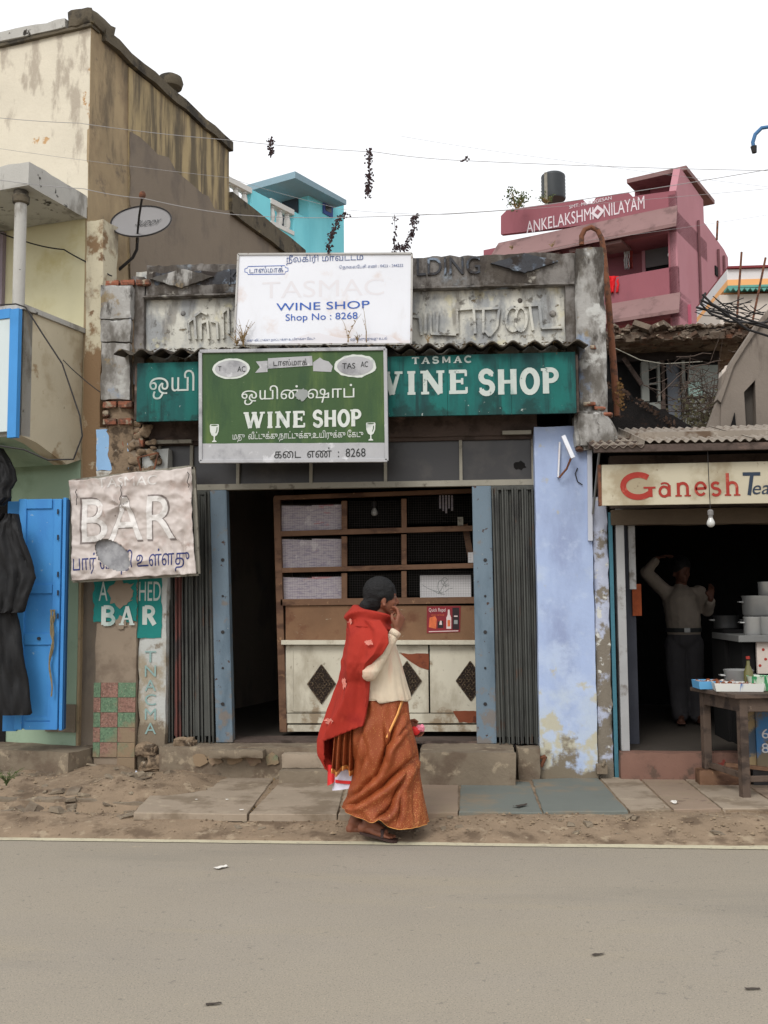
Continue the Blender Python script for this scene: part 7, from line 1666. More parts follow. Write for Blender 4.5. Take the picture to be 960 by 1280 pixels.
def head(q, c, f, r, s=1.0):
    """c centre of skull, f facing direction (horizontal), builds skull, jaw, nose, lips, ears, brow"""
    f = Vector(f).normalized(); z = Vector((0, 0, 1)); r = f.cross(z).normalized()
    def at(a, b, h): return Vector(c) + f * a * s + r * b * s + z * h * s
    rot = Matrix((f, r, z)).transposed()
    q.sphere(at(-.005, 0, .015), .1 * s, 20, 14, (.98, .76, 1.02), rot)
    q.sphere(at(.035, 0, -.035), .07 * s, 18, 12, (.80, .86, 1.05), rot)          # face
    q.cap(at(.045, 0, -.085), at(.068, 0, -.100), .032 * s, .020 * s)            # jaw, chin
    for sg_ in (-1, 1):
        q.cap(at(.0, .045 * sg_, -.05), at(.05, .022 * sg_, -.092), .022 * s, .018 * s)
        q.sphere(at(.062, .034 * sg_, -.035), .022 * s, 10, 8)                        # cheek
        q.cap(at(.085, .012 * sg_, .018), at(.068, .048 * sg_, .016), .010 * s, .008 * s)   # brow
        q.sphere(at(-.004, .074 * sg_, -.028), .026 * s, 12, 8, (.62, .28, 1.0), rot)     # ear
        q.sphere(at(-.002, .080 * sg_, -.05), .011 * s, 8, 6)
        q.sphere(at(.094, .009 * sg_, -.040), .009 * s, 8, 6)
    q.cap(at(.088, 0, .008), at(.106, 0, -.030), .009 * s, .012 * s)                # nose
    q.sphere(at(.106, 0, -.034), .012 * s, 10, 8)
    q.cap(at(.088, -.016, -.064), at(.088, .016, -.064), .008 * s, .008 * s); q.cap(at(.084, -.014, -.076), at(.084, .014, -.076), .009 * s, .009 * s)
    return at
# --- body
q = MB()
zt_ = wz(722); hc = Vector((wx(478) + .0, .02, zt_ - .118))
fdir = Vector((.93, .36, -.02))
at = head(q, hc, fdir, None, 1.0)
neck0 = Vector((wx(472), .02, wz(792))); q.cap(neck0, hc + Vector((-.01, .0, -.06)), .055, .048)
pel = Vector((wx(472), .02, wz(905))); chest = Vector((wx(470), .02, wz(815)))
q.cap(pel, chest, .115, .11, 16)
q.cap(chest + Vector((0, -.13, .06)), chest + Vector((0, .13, .06)), .055, .055)
# legs
hipN, hipF = pel + Vector((.0, -.075, -.03)), pel + Vector((.0, .075, -.03))
kneN, kneF = Vector((wx(488), -.07, wz(958))), Vector((wx(464), .06, wz(965)))
ankN, ankF = Vector((wx(462), -.07, .11)), Vector((wx(441), .06, .085))
for h_, k_, a_ in ((hipN, kneN, ankN), (hipF, kneF, ankF)):
    q.cap(h_, k_, .078, .048); q.cap(k_, k_.lerp(a_, .4), .045, .045); q.cap(k_.lerp(a_, .4), a_, .044, .032)
def foot(q, ank, toe, heel, side):
    ank = Vector(ank); toe = Vector(toe); heel = Vector(heel); d = (toe - heel).normalized(); s_ = Vector(side)
    q.sphere(heel, .032, 12, 8); q.cap(heel, ank + Vector((0, 0, -.01)), .030, .030); ball = heel.lerp(toe, .72)
    q.cap(ank, ball + Vector((0, 0, .018)), .032, .022); q.cap(heel, ball, .026, .022)
    q.cap(heel.lerp(ball, .5) + s_ * .012, ball + s_ * .022, .020, .018); q.cap(heel.lerp(ball, .5) - s_ * .012, ball - s_ * .022, .020, .018)
    for i, o_ in enumerate((-.034, -.018, -.003, .012, .028)):
        p = ball + s_ * o_ + d * (.012 if i else .005); q.cap(p, p + d * (.030 + (.012 if i == 4 else .003 * i)), .0095, .0085 if i < 4 else .012, 7)
# near foot stands behind (heel at 434), far foot is ahead, toe to 494
foot(q, (wx(462), -.07, .12), (wx(493), -.085, .030), (wx(455), -.07, .082), Vector((.1, 1, 0)).normalized())
foot(q, (wx(440), .06, .085), (wx(474), .05, .034), (wx(437), .06, .046), Vector((.1, -1, 0)).normalized())
# arms: near (right) arm raised to the mouth
sh = Vector((wx(465), -.13, wz(800))); el = Vector((wx(468), -.20, wz(838))); wr_ = Vector((wx(499), -.13, wz(789)))
q.cap(sh, el, .045, .038); q.cap(el, wr_, .038, .024)
hd = Vector((wx(506) - wx(499), .045, wz(768) - wz(789))).normalized()
hand(q, wr_ + hd * .01, hd, Vector((.80, -.55, -.1)), Vector((-.45, -.65, .3)), 1.2, 1.12)
# far arm hangs in front, hand low holding the pink wrapped thing
shF = Vector((wx(466), .17, wz(803))); elF = Vector((wx(484), .20, wz(862))); wrF = Vector((wx(507), .17, wz(908)))
q.cap(shF, elF, .043, .036); q.cap(elF, wrF, .035, .022)
hF = Vector((.8, -.1, -.35)).normalized(); hand(q, wrF, hF, Vector((.2, .8, .4)), Vector((.3, .1, .9)), .9, .9)
body_o = remesh(q, 'body', skin, wom, None, .0048, 3)
# eyes and hair
eye_m = mat('eye_white', (120, 104, 94), .02, 9, .3, bump=0); 
for sg_ in (-1, 1):
    q = MB(); q.sphere(at(.074, .029 * sg_, .000), .012, 12, 8); e_ = q.build('eye', eye_m, wom, True)
    q = MB(); q.sphere(at(.0835, .030 * sg_, .000), .0055, 10, 6); q.build('iris', blk_m, e_, True)
q = MB(); c_ = hc; rot = Matrix((fdir.normalized(), fdir.cross(Vector((0, 0, 1))).normalized(), Vector((0, 0, 1)))).transposed()
q.sphere(at(-.010, 0, .027), .1035, 24, 16, (1.0, .82, .98), rot); q.sphere(at(-.045, 0, -.02), .078, 20, 12, (.86, .86, 1.0), rot)
for sg_ in (-1, 1): q.cap(at(.046, .050 * sg_, .056), at(-.025, .064 * sg_, .006), .021, .026)
q.sphere(at(-.098, 0, -.060), .040, 14, 10, (1, 1.15, 1.0), rot)
def hd_(co, n_): return n_ * (.0030 * noise.noise(Vector((co.x * 8, co.y * 70, co.z * 70))) + .0015 * noise.noise(Vector((co.x * 20, co.y * 160, co.z * 160))))
remesh(q, 'hair', hair_m, wom, None, .006, 5, hd_)
# --- cardigan: trunk + sleeves
card_m = mat('cream_knit', (214, 198, 174), .05, 12, .9, bump=.6, bs=240, layers=[dict(c=(198, 178, 154), s=7, st=(1, 1, .5), lo=.5, hi=.68, f=.6), dict(c=(208, 172, 150), s=9, st=(1.6, 1, .4), lo=.55, hi=.68, f=.6, ramps=[('Z', .9, 1.05, .1)])])
def loft(rows, n=72, fold=None, close_top=False, thick=0.0):
    """rows: (z, xL, xR, ry, cy) in metres -> vertices & faces, front = -y"""
    vs = []
    for j, (z, xl, xr, ry, cy) in enumerate(rows):
        for i in range(n):
            t = 2 * math.pi * i / n; c, s = math.cos(t), math.sin(t)
            x = (xl + xr) / 2 + (xr - xl) / 2 * (abs(c) ** .85) * (1 if c > 0 else -1); y = cy + ry * s
            p = Vector((x, y, z)); 
            if fold: p = fold(p, t, j / (len(rows) - 1), Vector((c, s, 0)))
            vs.append(p)
    fs = [(j * n + i, j * n + (i + 1) % n, (j + 1) * n + (i + 1) % n, (j + 1) * n + i) for j in range(len(rows) - 1) for i in range(n)]
    return vs, fs
def dense(rows, k=4):
    out = []
    for a, b in zip(rows, rows[1:]):
        for i in range(k):
            t = i / k; out.append(tuple(a[m_] + (b[m_] - a[m_]) * t for m_ in range(len(a))))
    out.append(rows[-1]); 
    for _ in range(2): out = [out[0]] + [tuple((out[i - 1][m_] + 2 * out[i][m_] + out[i + 1][m_]) / 4 for m_ in range(len(out[0]))) for i in range(1, len(out) - 1)] + [out[-1]]
    return out
R_ = lambda py, a, b, ry, cy=.02: (wz(py), wx(a), wx(b), ry, cy)
rows = dense([R_(788, 462, 486, .07), R_(795, 454, 491, .12), R_(805, 449, 496, .16), R_(820, 447, 500, .165), R_(840, 446, 505, .16), R_(858, 445, 509, .155), R_(868, 444, 512, .16), R_(875, 443, 513, .165)])
def cfold(p, t, v, nrm):
    k = max(0, v - .25); front = max(0, math.cos(t - .2))
    p = p + nrm * (.007 * math.sin(t * 16 + 2 * noise.noise(Vector((t, v * 3, 0)))) * k + .012 * noise.noise(Vector((p.x * 9, p.y * 9, p.z * 7))))
    if v > .97:   # hem rises in a notch at the side slit
        d = abs(p.x - wx(470)); 
        if p.y < 0: p.z += max(0, .035 - d) * .9
        p.z += .006 * math.sin(t * 5)
    return p
vs, fs = loft(rows, 120, cfold)
q = MB(); q.add(vs, fs); co_ = q.build('cardigan', card_m, wom, True); co_.modifiers.new('t', 'SOLIDIFY').thickness = .006
q = MB(); q.cap(sh, el + Vector((-.004, 0, -.002)), .054, .050, 16); q.cap(el + Vector((-.004, 0, -.002)), el.lerp(wr_, .55), .050, .043, 16); q.cap(el.lerp(wr_, .55), wr_ + (el - wr_).normalized() * .022, .043, .030, 16)
def sfold(co, n_):
    ax_ = (wr_ - el).normalized(); t = (co - el).dot(ax_); return n_ * (.0032 * (1 - 2 * abs(math.sin(t * 42 + 4 * noise.noise(co * 9)))) * max(.2, 1 - abs(t) * 6) + .0035 * noise.noise(co * 14) + .0018 * noise.noise(co * 50))
remesh(q, 'sleeve', card_m, wom, None, .006, 4, sfold)
q = MB(); ax_ = (wr_ - el).normalized(); q.tube([wr_ - ax_ * .03, wr_ + ax_ * .004], [.0345, .034], 24, False); cf = q.build('cuff', card_m, wom, True); cf.modifiers.new('t', 'SOLIDIFY').thickness = .005
q = MB(); q.cap(shF, elF, .058, .050, 14); q.cap(elF, elF.lerp(wrF, .8), .050, .036, 14); remesh(q, 'sleeve', card_m, wom, None, .007, 4, sfold)
# --- saree skirt
sar_m = mat('burnt_orange_saree', (138, 64, 27), .07, 6, .65, bump=.15, bs=200, spec=.4, layers=[dict(c=(108, 46, 21), s=6, lo=.5, hi=.7, f=.6), dict(c=(166, 96, 46), s=260, lo=.60, hi=.68, f=.35, det=2), dict(c=(214, 158, 96), s=170, lo=.62, hi=.67, f=.55, det=2, ramps=[('X', wx(505) + W0.x, wx(525) + W0.x, .06), ('Z', .35, .15, .03)])])
gold_m = mat('gold_saree_border', (226, 160, 92), .1, 60, .35, metal=.35, bump=.3, bs=300)
rows = dense([R_(868, 446, 508, .14), R_(880, 444, 509, .15), R_(900, 440, 512, .165), R_(925, 440, 516, .175), R_(950, 443, 520, .18), R_(975, 441, 524, .185), R_(1000, 434, 528, .20), R_(1015, 430, 531, .21), R_(1028, 429, 533, .215)], 16)
NS = 320
def crease(d, w_):   # a sharp valley with soft shoulders
    return -math.exp(-(d / w_) ** 2) + .55 * math.exp(-((d - 2.2 * w_) / (1.6 * w_)) ** 2)
SEG = [((500, 900), (474, 962), .010, .030), ((474, 962), (436, 1000), .010, .022), ((515, 948), (470, 985), .013, .030), ((470, 985), (440, 1008), .012, .018), ((512, 955), (492, 1000), .010, .020), ((492, 1000), (476, 1022), .010, .026),
       ((484, 905), (486, 945), .008, .016), ((452, 885), (462, 940), .010, .010), ((462, 940), (446, 978), .010, .012), ((505, 985), (500, 1020), .008, .012), ((518, 975), (520, 1022), .008, .010), ((455, 900), (447, 950), .009, .012), ((510, 905), (488, 930), .007, .012)]
SEG = [((wx(a[0]), wz(a[1])), (wx(b[0]), wz(b[1])), w_, h_) for a, b, w_, h_ in SEG]
def kfold(p, t, v, nrm):
    f = .020 * math.exp(-((p.x - wx(508)) ** 2 + (p.z - wz(940)) ** 2) / .012)
    wpx = p.x + .012 * noise.noise(Vector((p.x * 8, p.z * 8, 2))); wpz = p.z + .012 * noise.noise(Vector((p.x * 8, p.z * 8, 5)))
    if p.y < .02:
        for (ax_, az_), (bx_, bz_), w_, h_ in SEG:
            dx, dz = bx_ - ax_, bz_ - az_; L = math.hypot(dx, dz); s_ = ((wpx - ax_) * dx + (wpz - az_) * dz) / (L * L); dd = ((wpx - ax_) * -dz + (wpz - az_) * dx) / L
            e = max(0, min(1, 1 - 2.2 * abs(s_ - .5) + .55)); f += 1.55 * h_ * e * crease(dd, w_ * 1.3)
    f += v * .010 * noise.noise(Vector((p.x * 16 + p.z * 6, p.y * 8, p.z * 5))) + .007 * (1 - 2 * abs(noise.noise(Vector((p.x * 11, p.y * 8, p.z * 6 + 4)))))
    f += (1 - v) * .004 * math.sin(t * 17) + .012 * max(0, v - .45) * math.sin(t * 11 + 2 * math.sin(t * 3))
    p = p + nrm * f
    hem = wz(1010) + (wz(1028) - wz(1010)) * min(1, max(0, (p.x - wx(432)) / (wx(500) - wx(432))))
    hem += .03 * math.exp(-((p.x - wx(479)) / .030) ** 2)
    k = max(0, v - .55) / .45; k = k * k
    p.z += (hem - rows[-1][0]) * k
    return p
vs, fs = loft(rows, NS, kfold)
nR = len(rows); q = MB(); q.add(vs[:NS * (nR - 1)], [f for f in fs if max(f) < NS * (nR - 1)]); so_ = q.build('saree_skirt', sar_m, wom, True); so_.modifiers.new('t', 'SOLIDIFY').thickness = .004
q = MB(); vb = vs[NS * (nR - 2):]; q.add([v.copy() for v in vb], [(i, (i + 1) % NS, NS + (i + 1) % NS, NS + i) for i in range(NS)]); bo_ = q.build('gold_border', gold_m, so_, True); bo_.modifiers.new('t', 'SOLIDIFY').thickness = .005
# the wrapped front panel with a gold edge, laid over the skirt
def sk_y(x, z, off):   # front surface of the skirt
    best = None
    for j in range(0, nR - 1):
        if rows[j][0] >= z >= rows[j + 1][0] or j == nR - 2:
            xl_, xr_, ry = rows[j][1], rows[j][2], rows[j][3]; u = (x - (xl_ + xr_) / 2) / ((xr_ - xl_) / 2); u = max(-.98, min(.98, u)); c = abs(u) ** (1 / .85); return .02 - ry * math.sqrt(max(0, 1 - c * c)) - off
q = MB(); n1 = 16; vs = []
ed = [(506, 872), (500, 890), (493, 905), (487, 918), (484, 935), (482, 955)]
for i in range(41):
    t = i / 40 * 5; k = min(4, int(t)); f = t - k; px = ed[k][0] + (ed[k + 1][0] - ed[k][0]) * f; py = ed[k][1] + (ed[k + 1][1] - ed[k][1]) * f
    for w_ in (-1.2, 1.2): vs.append((wx(px + w_), sk_y(wx(px + w_), wz(py), .016), wz(py + w_ * .5)))
q.add(vs, [(2 * i, 2 * i + 1, 2 * i + 3, 2 * i + 2) for i in range(24)]); ob_ = q.build('gold_edge', gold_m, so_, True); ob_.modifiers.new('t', 'SOLIDIFY').thickness = .004
# --- pallu pleats behind, hanging below the shawl
q = MB(); n1 = 90; vs = []; M1 = 14
for j in range(M1 + 1):
    v = j / M1
    for i in range(n1 + 1):
        u = i / n1; xL, xR = 424 - 7 * v, 446 - 1 * v; px = xL + (xR - xL) * u; py = 880 + (84 + 4 * math.sin(u * 9)) * v
        vs.append((wx(px), -.09 + .05 * u + .030 * math.sin(u * 6.283 * 3.5) * (.3 + v) , wz(py)))
q.add(vs, [(j * (n1 + 1) + i, (j + 1) * (n1 + 1) + i, (j + 1) * (n1 + 1) + i + 1, j * (n1 + 1) + i + 1) for j in range(M1 - 1) for i in range(n1)]); pl_ = q.build('saree_pleats', sar_m, wom, True); pl_.modifiers.new('t', 'SOLIDIFY').thickness = .004
q = MB(); q.add(vs[(M1 - 1) * (n1 + 1):], [(i, n1 + 1 + i, n1 + 2 + i, i + 1) for i in range(n1)]); gb_ = q.build('gold_border', gold_m, pl_, True); gb_.modifiers.new('t', 'SOLIDIFY').thickness = .005
# --- shawl
shw_m = mat('brick_red_shawl', (156, 43, 30), .08, 5, .85, bump=.35, bs=160, layers=[dict(c=(138, 32, 28), s=5, lo=.5, hi=.68, f=.6), dict(c=(190, 72, 52), s=7, st=(1, 1, .6), lo=.6, hi=.72, f=.5)])
def cow(p, t, v, nrm):
    f = .016 * (1 - 2 * abs(math.sin(p.z * 38 + 1.6 * math.cos(t - 2.4) + 6 * p.x + 2 * noise.noise(Vector((p.x * 9, p.y * 9, 1)))))) * min(1, v * 3) + .012 * noise.noise(Vector((p.x * 10, p.y * 10, p.z * 10)))
    p = p + nrm * f; p.z += .045 * max(0, -math.cos(t)) * (1 - v) - .035 * max(0, math.cos(t)) * (1 - .4 * v)
    return p
rows_c = dense([(wz(778), wx(452), wx(484), .065, .02), (wz(765), wx(446), wx(488), .085, .02), (wz(763), wx(438), wx(491), .11, .02), (wz(769), wx(433), wx(493), .135, .02), (wz(776), wx(434), wx(493), .15, .02),
                (wz(786), wx(437), wx(492), .165, .02), (wz(797), wx(440), wx(488), .165, .02)], 6)
vs, fs = loft(rows_c, 120, cow); q = MB(); q.add(vs, fs); cw_ = q.build('shawl_collar', shw_m, wom, True); cw_.modifiers.new('t', 'SOLIDIFY').thickness = .006
# drape over the back: arc from the camera side (phi0) round the back to the far side
rows_s = [(774, 435, 476, .17), (788, 435, 486, .235), (802, 433, 487, .265), (815, 431, 480, .275), (826, 429, 468, .265), (838, 427, 462, .235), (850, 425, 464, .20), (870, 418, 462, .19), (890, 411, 458, .18), (905, 406, 454, .175), (925, 400, 450, .165), (945, 401, 448, .15), (966, 412, 442, .13)]
def dn(rows, k):
    out = []
    for a, b in zip(rows, rows[1:]):
        for i in range(k): t = i / k; out.append(tuple(a[m_] + (b[m_] - a[m_]) * t for m_ in range(len(a))))
    return out + [rows[-1]]
rs = dn(rows_s, 6); NA = 90; vs = []; ok = []
for j, (py, xl, xr, ry) in enumerate(rs):
    v = j / (len(rs) - 1)
    for i in range(NA + 1):
        u = i / NA; ph = R(275 - (275 - 95) * u)          # 275 deg near/front edge ... 180 back ... 95 far edge
        cx_ = wx(xr); rx_ = wx(xr) - wx(xl)
        fold = (.010 + .016 * v) * (1 - 2 * abs(math.sin(u * 15 + 2.2 * math.sin(v * 2.0 + .5) + 1.6 * noise.noise(Vector((u * 3, v * 2, 0)))))) + .020 * noise.noise(Vector((u * 6 + v * 3, v * 4, 3))) + .008 * (1 - 2 * abs(noise.noise(Vector((u * 14 + v * 5, v * 9, 6)))))
        x = cx_ + (rx_ + fold * .7) * math.cos(ph); y = .02 + (ry + fold) * math.sin(ph)
        vs.append(Vector((x, y, wz(py))))
        lim = 903 + (924 - 903) * min(1, u / .32) if u < .36 else (924 + (968 - 924) * min(1, (u - .36) / .16))
        ok.append(py <= lim + 2)
fs = [(j * (NA + 1) + i, j * (NA + 1) + i + 1, (j + 1) * (NA + 1) + i + 1, (j + 1) * (NA + 1) + i) for j in range(len(rs) - 1) for i in range(NA) if ok[j * (NA + 1) + i] and ok[(j + 1) * (NA + 1) + i + 1]]
# snap the cut hem to its smooth line
for j in range(len(rs)):
    for i in range(NA + 1):
        k = j * (NA + 1) + i; u = i / NA
        lim = 903 + (924 - 903) * min(1, u / .32) if u < .36 else (924 + (968 - 924) * min(1, (u - .36) / .16))
        if vs[k].z < wz(lim): vs[k].z = wz(lim)
q = MB(); q.add(vs, fs); sd_ = q.build('shawl', shw_m, wom, True); sd_.modifiers.new('t', 'SOLIDIFY').thickness = .006
emb = mat('pink_white_embroidery', (206, 130, 116), .1, 60, .8, layers=[dict(c=(188, 70, 58), s=70, lo=.55, hi=.6)])
def sh_front(px, py, off=.012):
    best = min(range(len(rs)), key=lambda j: abs(rs[j][0] - py)); _, xl, xr, ry = rs[best]
    c = (wx(xr) - wx(px)) / (wx(xr) - wx(xl)); c = max(0, min(.97, c)); return .02 - (ry + .022) * math.sqrt(1 - c * c) - off
for (px, py, rx_, rz_, sd2) in ((413, 900, 6.5, 4.5, 1), (434, 852, 3, 7, 2), (440, 776, 4, 3.4, 3), (468, 801, 5, 3.5, 4)):
    q = MB(); pts = blob(wx(px), wz(py), rx_ * S_, rz_ * S_, sd2, 18, .35); vs = [(a_, sh_front(px + (a_ - wx(px)) / S_, py), b_) for a_, b_ in pts]; c_ = (wx(px), sh_front(px, py), wz(py))
    q.add([c_] + vs, [(0, i + 1, (i + 1) % len(vs) + 1) for i in range(len(vs))]); q.build('embroidered_motif', emb, sd_, True)
# sandals
sand_m = mat('dark_brown_sandal', (58, 40, 36), .1, 14, .6)
for nm_, h_, t_, sdv in (('n', Vector((wx(452), -.07, .050)), Vector((wx(498), -.086, .003)), 1), ('f', Vector((wx(433), .06, .012)), Vector((wx(478), .048, .005)), 1)):
    d = (t_ - h_).normalized(); s_ = Vector((-d.y, d.x, 0)).normalized(); q = MB()
    prof = [(0, .026), (.15, .034), (.35, .030), (.55, .034), (.75, .044), (.9, .042), (1, .026)]
    L0 = [h_ + (t_ - h_) * a_ + s_ * w_ for a_, w_ in prof]; R0 = [h_ + (t_ - h_) * a_ - s_ * w_ for a_, w_ in prof]; n_ = len(prof)
    up = Vector((0, 0, .014)); allp = L0 + R0 + [p + up for p in L0] + [p + up for p in R0]; fs = []
    for i in range(n_ - 1):
        fs += [(i, i + 1, n_ + i + 1, n_ + i), (2 * n_ + i, 3 * n_ + i, 3 * n_ + i + 1, 2 * n_ + i + 1), (i, 2 * n_ + i, 2 * n_ + i + 1, i + 1), (n_ + i, n_ + i + 1, 3 * n_ + i + 1, 3 * n_ + i)]
    fs += [(0, n_, 3 * n_, 2 * n_), (n_ - 1, 3 * n_ - 1, 4 * n_ - 1, 2 * n_ - 1)]
    q.add(allp, fs); so2 = q.build('sandal', sand_m, wom)
    m_ = h_.lerp(t_, .62) + Vector((0, 0, .014)); q = MB(); q.tube([m_ + s_ * .042, m_ + s_ * .028 + Vector((0, 0, .040)), m_ + d * .01 + Vector((0, 0, .052)), m_ - s_ * .028 + Vector((0, 0, .040)), m_ - s_ * .042], [.009, .012, .013, .012, .009], 8, sy=.4); q.build('sandal_strap', sand_m, so2, True)
# bag
bagm = mat('white_plastic_bag', (206, 204, 216), .03, 8, .5, bump=.3, layers=[dict(c=(176, 172, 190), s=8, lo=.52, hi=.66, f=.7)])
bg_ = thing('carry_bag', 'white and red plastic carry bag hanging behind the saree below the shawl', 'bag', W0 + Vector((wx(427), .03, wz(993))))
bo2 = Vector((wx(427), .03, wz(993)))
def bagp(x0, x1, y0, y1, m_, nm, dy=0):
    vs = []; n = 26; mrow = 10
    for j in range(mrow + 1):
        v = j / mrow
        for i in range(n):
            t = 2 * math.pi * i / n; px = (x0 + x1) / 2 + (x1 - x0) / 2 * math.cos(t) * (1 - .10 * v); yy = y1 - (y1 - y0) * v - 4 * math.cos(t) * (1 - v) * .8 + 1.5 * v
            vs.append(Vector((wx(px), .03 + dy + (.05 - .02 * v) * math.sin(t) + .006 * noise.noise(Vector((px * .3, v * 4, 1))), wz(yy - (0 if v > .05 else 2)))) - bo2)
    q = MB(); q.add(vs, [(j * n + i, j * n + (i + 1) % n, (j + 1) * n + (i + 1) % n, (j + 1) * n + i) for j in range(mrow) for i in range(n)] + [tuple(range(n - 1, -1, -1))]); return q.build(nm, m_, bg_, True)
bagp(414, 450, 955, 988, bagm, 'bag_body'); redbag = mat('red_plastic', (206, 44, 44), .05, 8, .5, bump=.2); bagp(408, 419, 955, 982, redbag, 'bag_side', .0)
q = MB(); n = 16; vs = []
for i in range(n + 1):
    px = 419 + 28 * i / n; t = math.acos(max(-1, min(1, (px - 432) / 18 / .95)))
    for py in (974.5, 978.5): vs.append(Vector((wx(px), .03 - .052 * math.sin(t) - .002, wz(py + (px - 419) * .06))) - bo2)
q.add(vs, [(2 * i, 2 * i + 1, 2 * i + 3, 2 * i + 2) for i in range(n)]); q.build('printed_band', redbag, bg_)
# pink wrapped thing in the far hand
pk0 = Vector((wx(519), .10, wz(915))); pt = thing('wrapped_bundle', 'small red and pink wrapped bundle held out in front of the saree', 'bundle', W0 + pk0)
q = MB(); q.sphere((0, 0, -.005), .030, 12, 8, (1.1, .9, .9)); q.v = [v + noise.noise_vector(v * 60) * .008 for v in q.v]; q.build('wrap', redbag, pt, True)
q = MB(); q.sphere((.035, 0, .012), .022, 12, 8, (1.2, .9, 1)); q.v = [v + noise.noise_vector(v * 70) * .009 for v in q.v]; q.build('wrap_tail', mat('pink_plastic', (222, 130, 150), .1, 30, .5), pt, True)

# ------------------------------------------------------------- man in the tea stall
MY = 9.6
fz_ = .298; M0 = P(858, 902, MY); M0.z = fz_
ms = (Z(858, 720, MY) - Z(858, 900, MY)) / 180
def mx_(px): return (px - 858) * ms
def mz(py): return Z(858, py, MY) - fz_
man = thing('person', 'man in pale shirt and dark trousers standing inside the tea stall with one arm raised', 'person', M0)
dskin = mat('deep_brown_skin', (84, 54, 42), .06, 14, .6)
q = MB(); hcm = Vector((mx_(857), -.02, mz(713)))
atm = head(q, hcm, (.25, -.95, 0), None, .95)
ch = Vector((mx_(856), 0, mz(754))); plv = Vector((mx_(858), 0, mz(792)))
q.cap(ch + Vector((0, 0, .12)), hcm + Vector((0, .0, -.05)), .055, .05); q.cap(plv, ch, .12, .13, 14)
shR, elR, wrR = Vector((mx_(836), .0, mz(738))), Vector((mx_(812), -.08, mz(716))), Vector((mx_(825), -.10, mz(698)))
shL, elL, wrL = Vector((mx_(879), .0, mz(740))), Vector((mx_(887), -.05, mz(764))), Vector((mx_(886), -.22, mz(748)))
q.cap(shR, elR, .045, .038); q.cap(elR, wrR, .035, .025); q.cap(shL, elL, .045, .038); q.cap(elL, wrL, .035, .025)
hand(q, wrR, Vector((.9, 0, .3)), Vector((-.2, -.3, .9)), Vector((.2, -.9, 0)), .5, .9); hand(q, wrL, Vector((0, -.3, .95)), Vector((.2, .9, .2)), Vector((-.9, 0, .1)), .7, .95)
for sg_, pxh, pxk, pxa in ((-1, 848, 849, 852), (1, 868, 868, 872)):
    h_ = Vector((mx_(pxh), 0, mz(800))); k_ = Vector((mx_(pxk), -.02, mz(850))); a_ = Vector((mx_(pxa), .0, .08)); q.cap(h_, k_, .085, .06); q.cap(k_, a_, .055, .035)
    foot(q, a_, a_ + Vector((.04 * sg_, -.20, -.05)), a_ + Vector((0, .04, -.045)), Vector((1, 0, 0)))
remesh(q, 'body', dskin, man, None, .008, 3)
q = MB(); q.sphere(atm(-.012, 0, .045), .103, 20, 12, (.86, 1.0, .95)); remesh(q, 'hair', hair_m, man, None, .008, 4, hd_)
shirt_m = mat('pale_grey_shirt', (126, 116, 105), .06, 8, .85, bump=.3, layers=[dict(c=(140, 128, 116), s=9, lo=.5, hi=.68, f=.6), dict(c=(96, 84, 78), s=34, lo=.67, hi=.7, f=.7)])
trs_m = mat('dark_grey_trousers', (64, 62, 64), .06, 8, .85, bump=.3)
def shf(co, n_): return n_ * (.010 * noise.noise(Vector((co.x * 9, co.y * 9, co.z * 5))) + .005 * noise.noise(co * 22))
q = MB(); q.cap(plv + Vector((0, 0, .02)), ch, .150, .165, 16); q.cap(Vector((mx_(840), 0, mz(742))), Vector((mx_(875), 0, mz(744))), .075, .075, 14); q.cap(ch + Vector((0, 0, .05)), ch + Vector((0, 0, .13)), .11, .07)
q.cap(shR, elR, .068, .058); q.cap(elR, elR.lerp(wrR, .8), .055, .042); q.cap(shL, elL, .066, .055); q.cap(elL, elL.lerp(wrL, .75), .055, .042)
remesh(q, 'shirt', shirt_m, man, None, .009, 6, shf)
q = MB(); q.cap(plv + Vector((0, 0, .01)), plv - Vector((0, 0, .03)), .145, .145, 16)
for pxh, pxk, pxa in ((848, 848, 851), (868, 869, 873)):
    h_ = Vector((mx_(pxh), 0, mz(806))); k_ = Vector((mx_(pxk), -.02, mz(850))); a_ = Vector((mx_(pxa), .0, .09)); q.cap(h_, k_, .105, .088); q.cap(k_, a_, .085, .075)
remesh(q, 'trousers', trs_m, man, None, .009, 5, shf)
q = MB(); q.lathe([(.158, -.018), (.160, .018)], (plv.x, 0, plv.z + .035), 28, False); bt2 = q.build('belt', blk_m, man, True); q = MB(); q.box(plv.x - .025, plv.x + .025, -.168, -.158, plv.z + .015, plv.z + .055); q.build('buckle', alu, bt2)

# ================================================================== litter and small things on the ground
pw = mat('dirty_white_paper', (214, 210, 202), .04, 9, .8, bump=0)
def scrap(px, py, z, w_, d_, label, m_=pw, seed=0, nm='paper_scrap', crum=.35):
    c = G(px, py, z); r_ = random.Random(seed + 50); q = MB(c); n = 6; vs = []
    an = r_.uniform(0, 3)
    for j in range(n + 1):
        for i in range(n + 1):
            u, v = (i / n - .5) * w_, (j / n - .5) * d_ * (1 - .4 * i / n); x = u * math.cos(an * .3) - v * math.sin(an * .3); y = u * math.sin(an * .3) + v * math.cos(an * .3)
            vs.append((c.x + x, c.y + y, z + .004 + abs(noise.noise(Vector((u * 30 + seed, v * 30, 0)))) * w_ * crum))
    q.add(vs, [(j * (n + 1) + i, j * (n + 1) + i + 1, (j + 1) * (n + 1) + i + 1, (j + 1) * (n + 1) + i) for j in range(n) for i in range(n)])
    o = q.build(nm, m_, None, loc=c); return tag(o, label, 'litter', 'litter on the pavement and road')
sl_ = SLZ + .008
scrap(317, 967, sl_, .13, .06, 'flat white paper on the back corner of the large broken slab', seed=1)
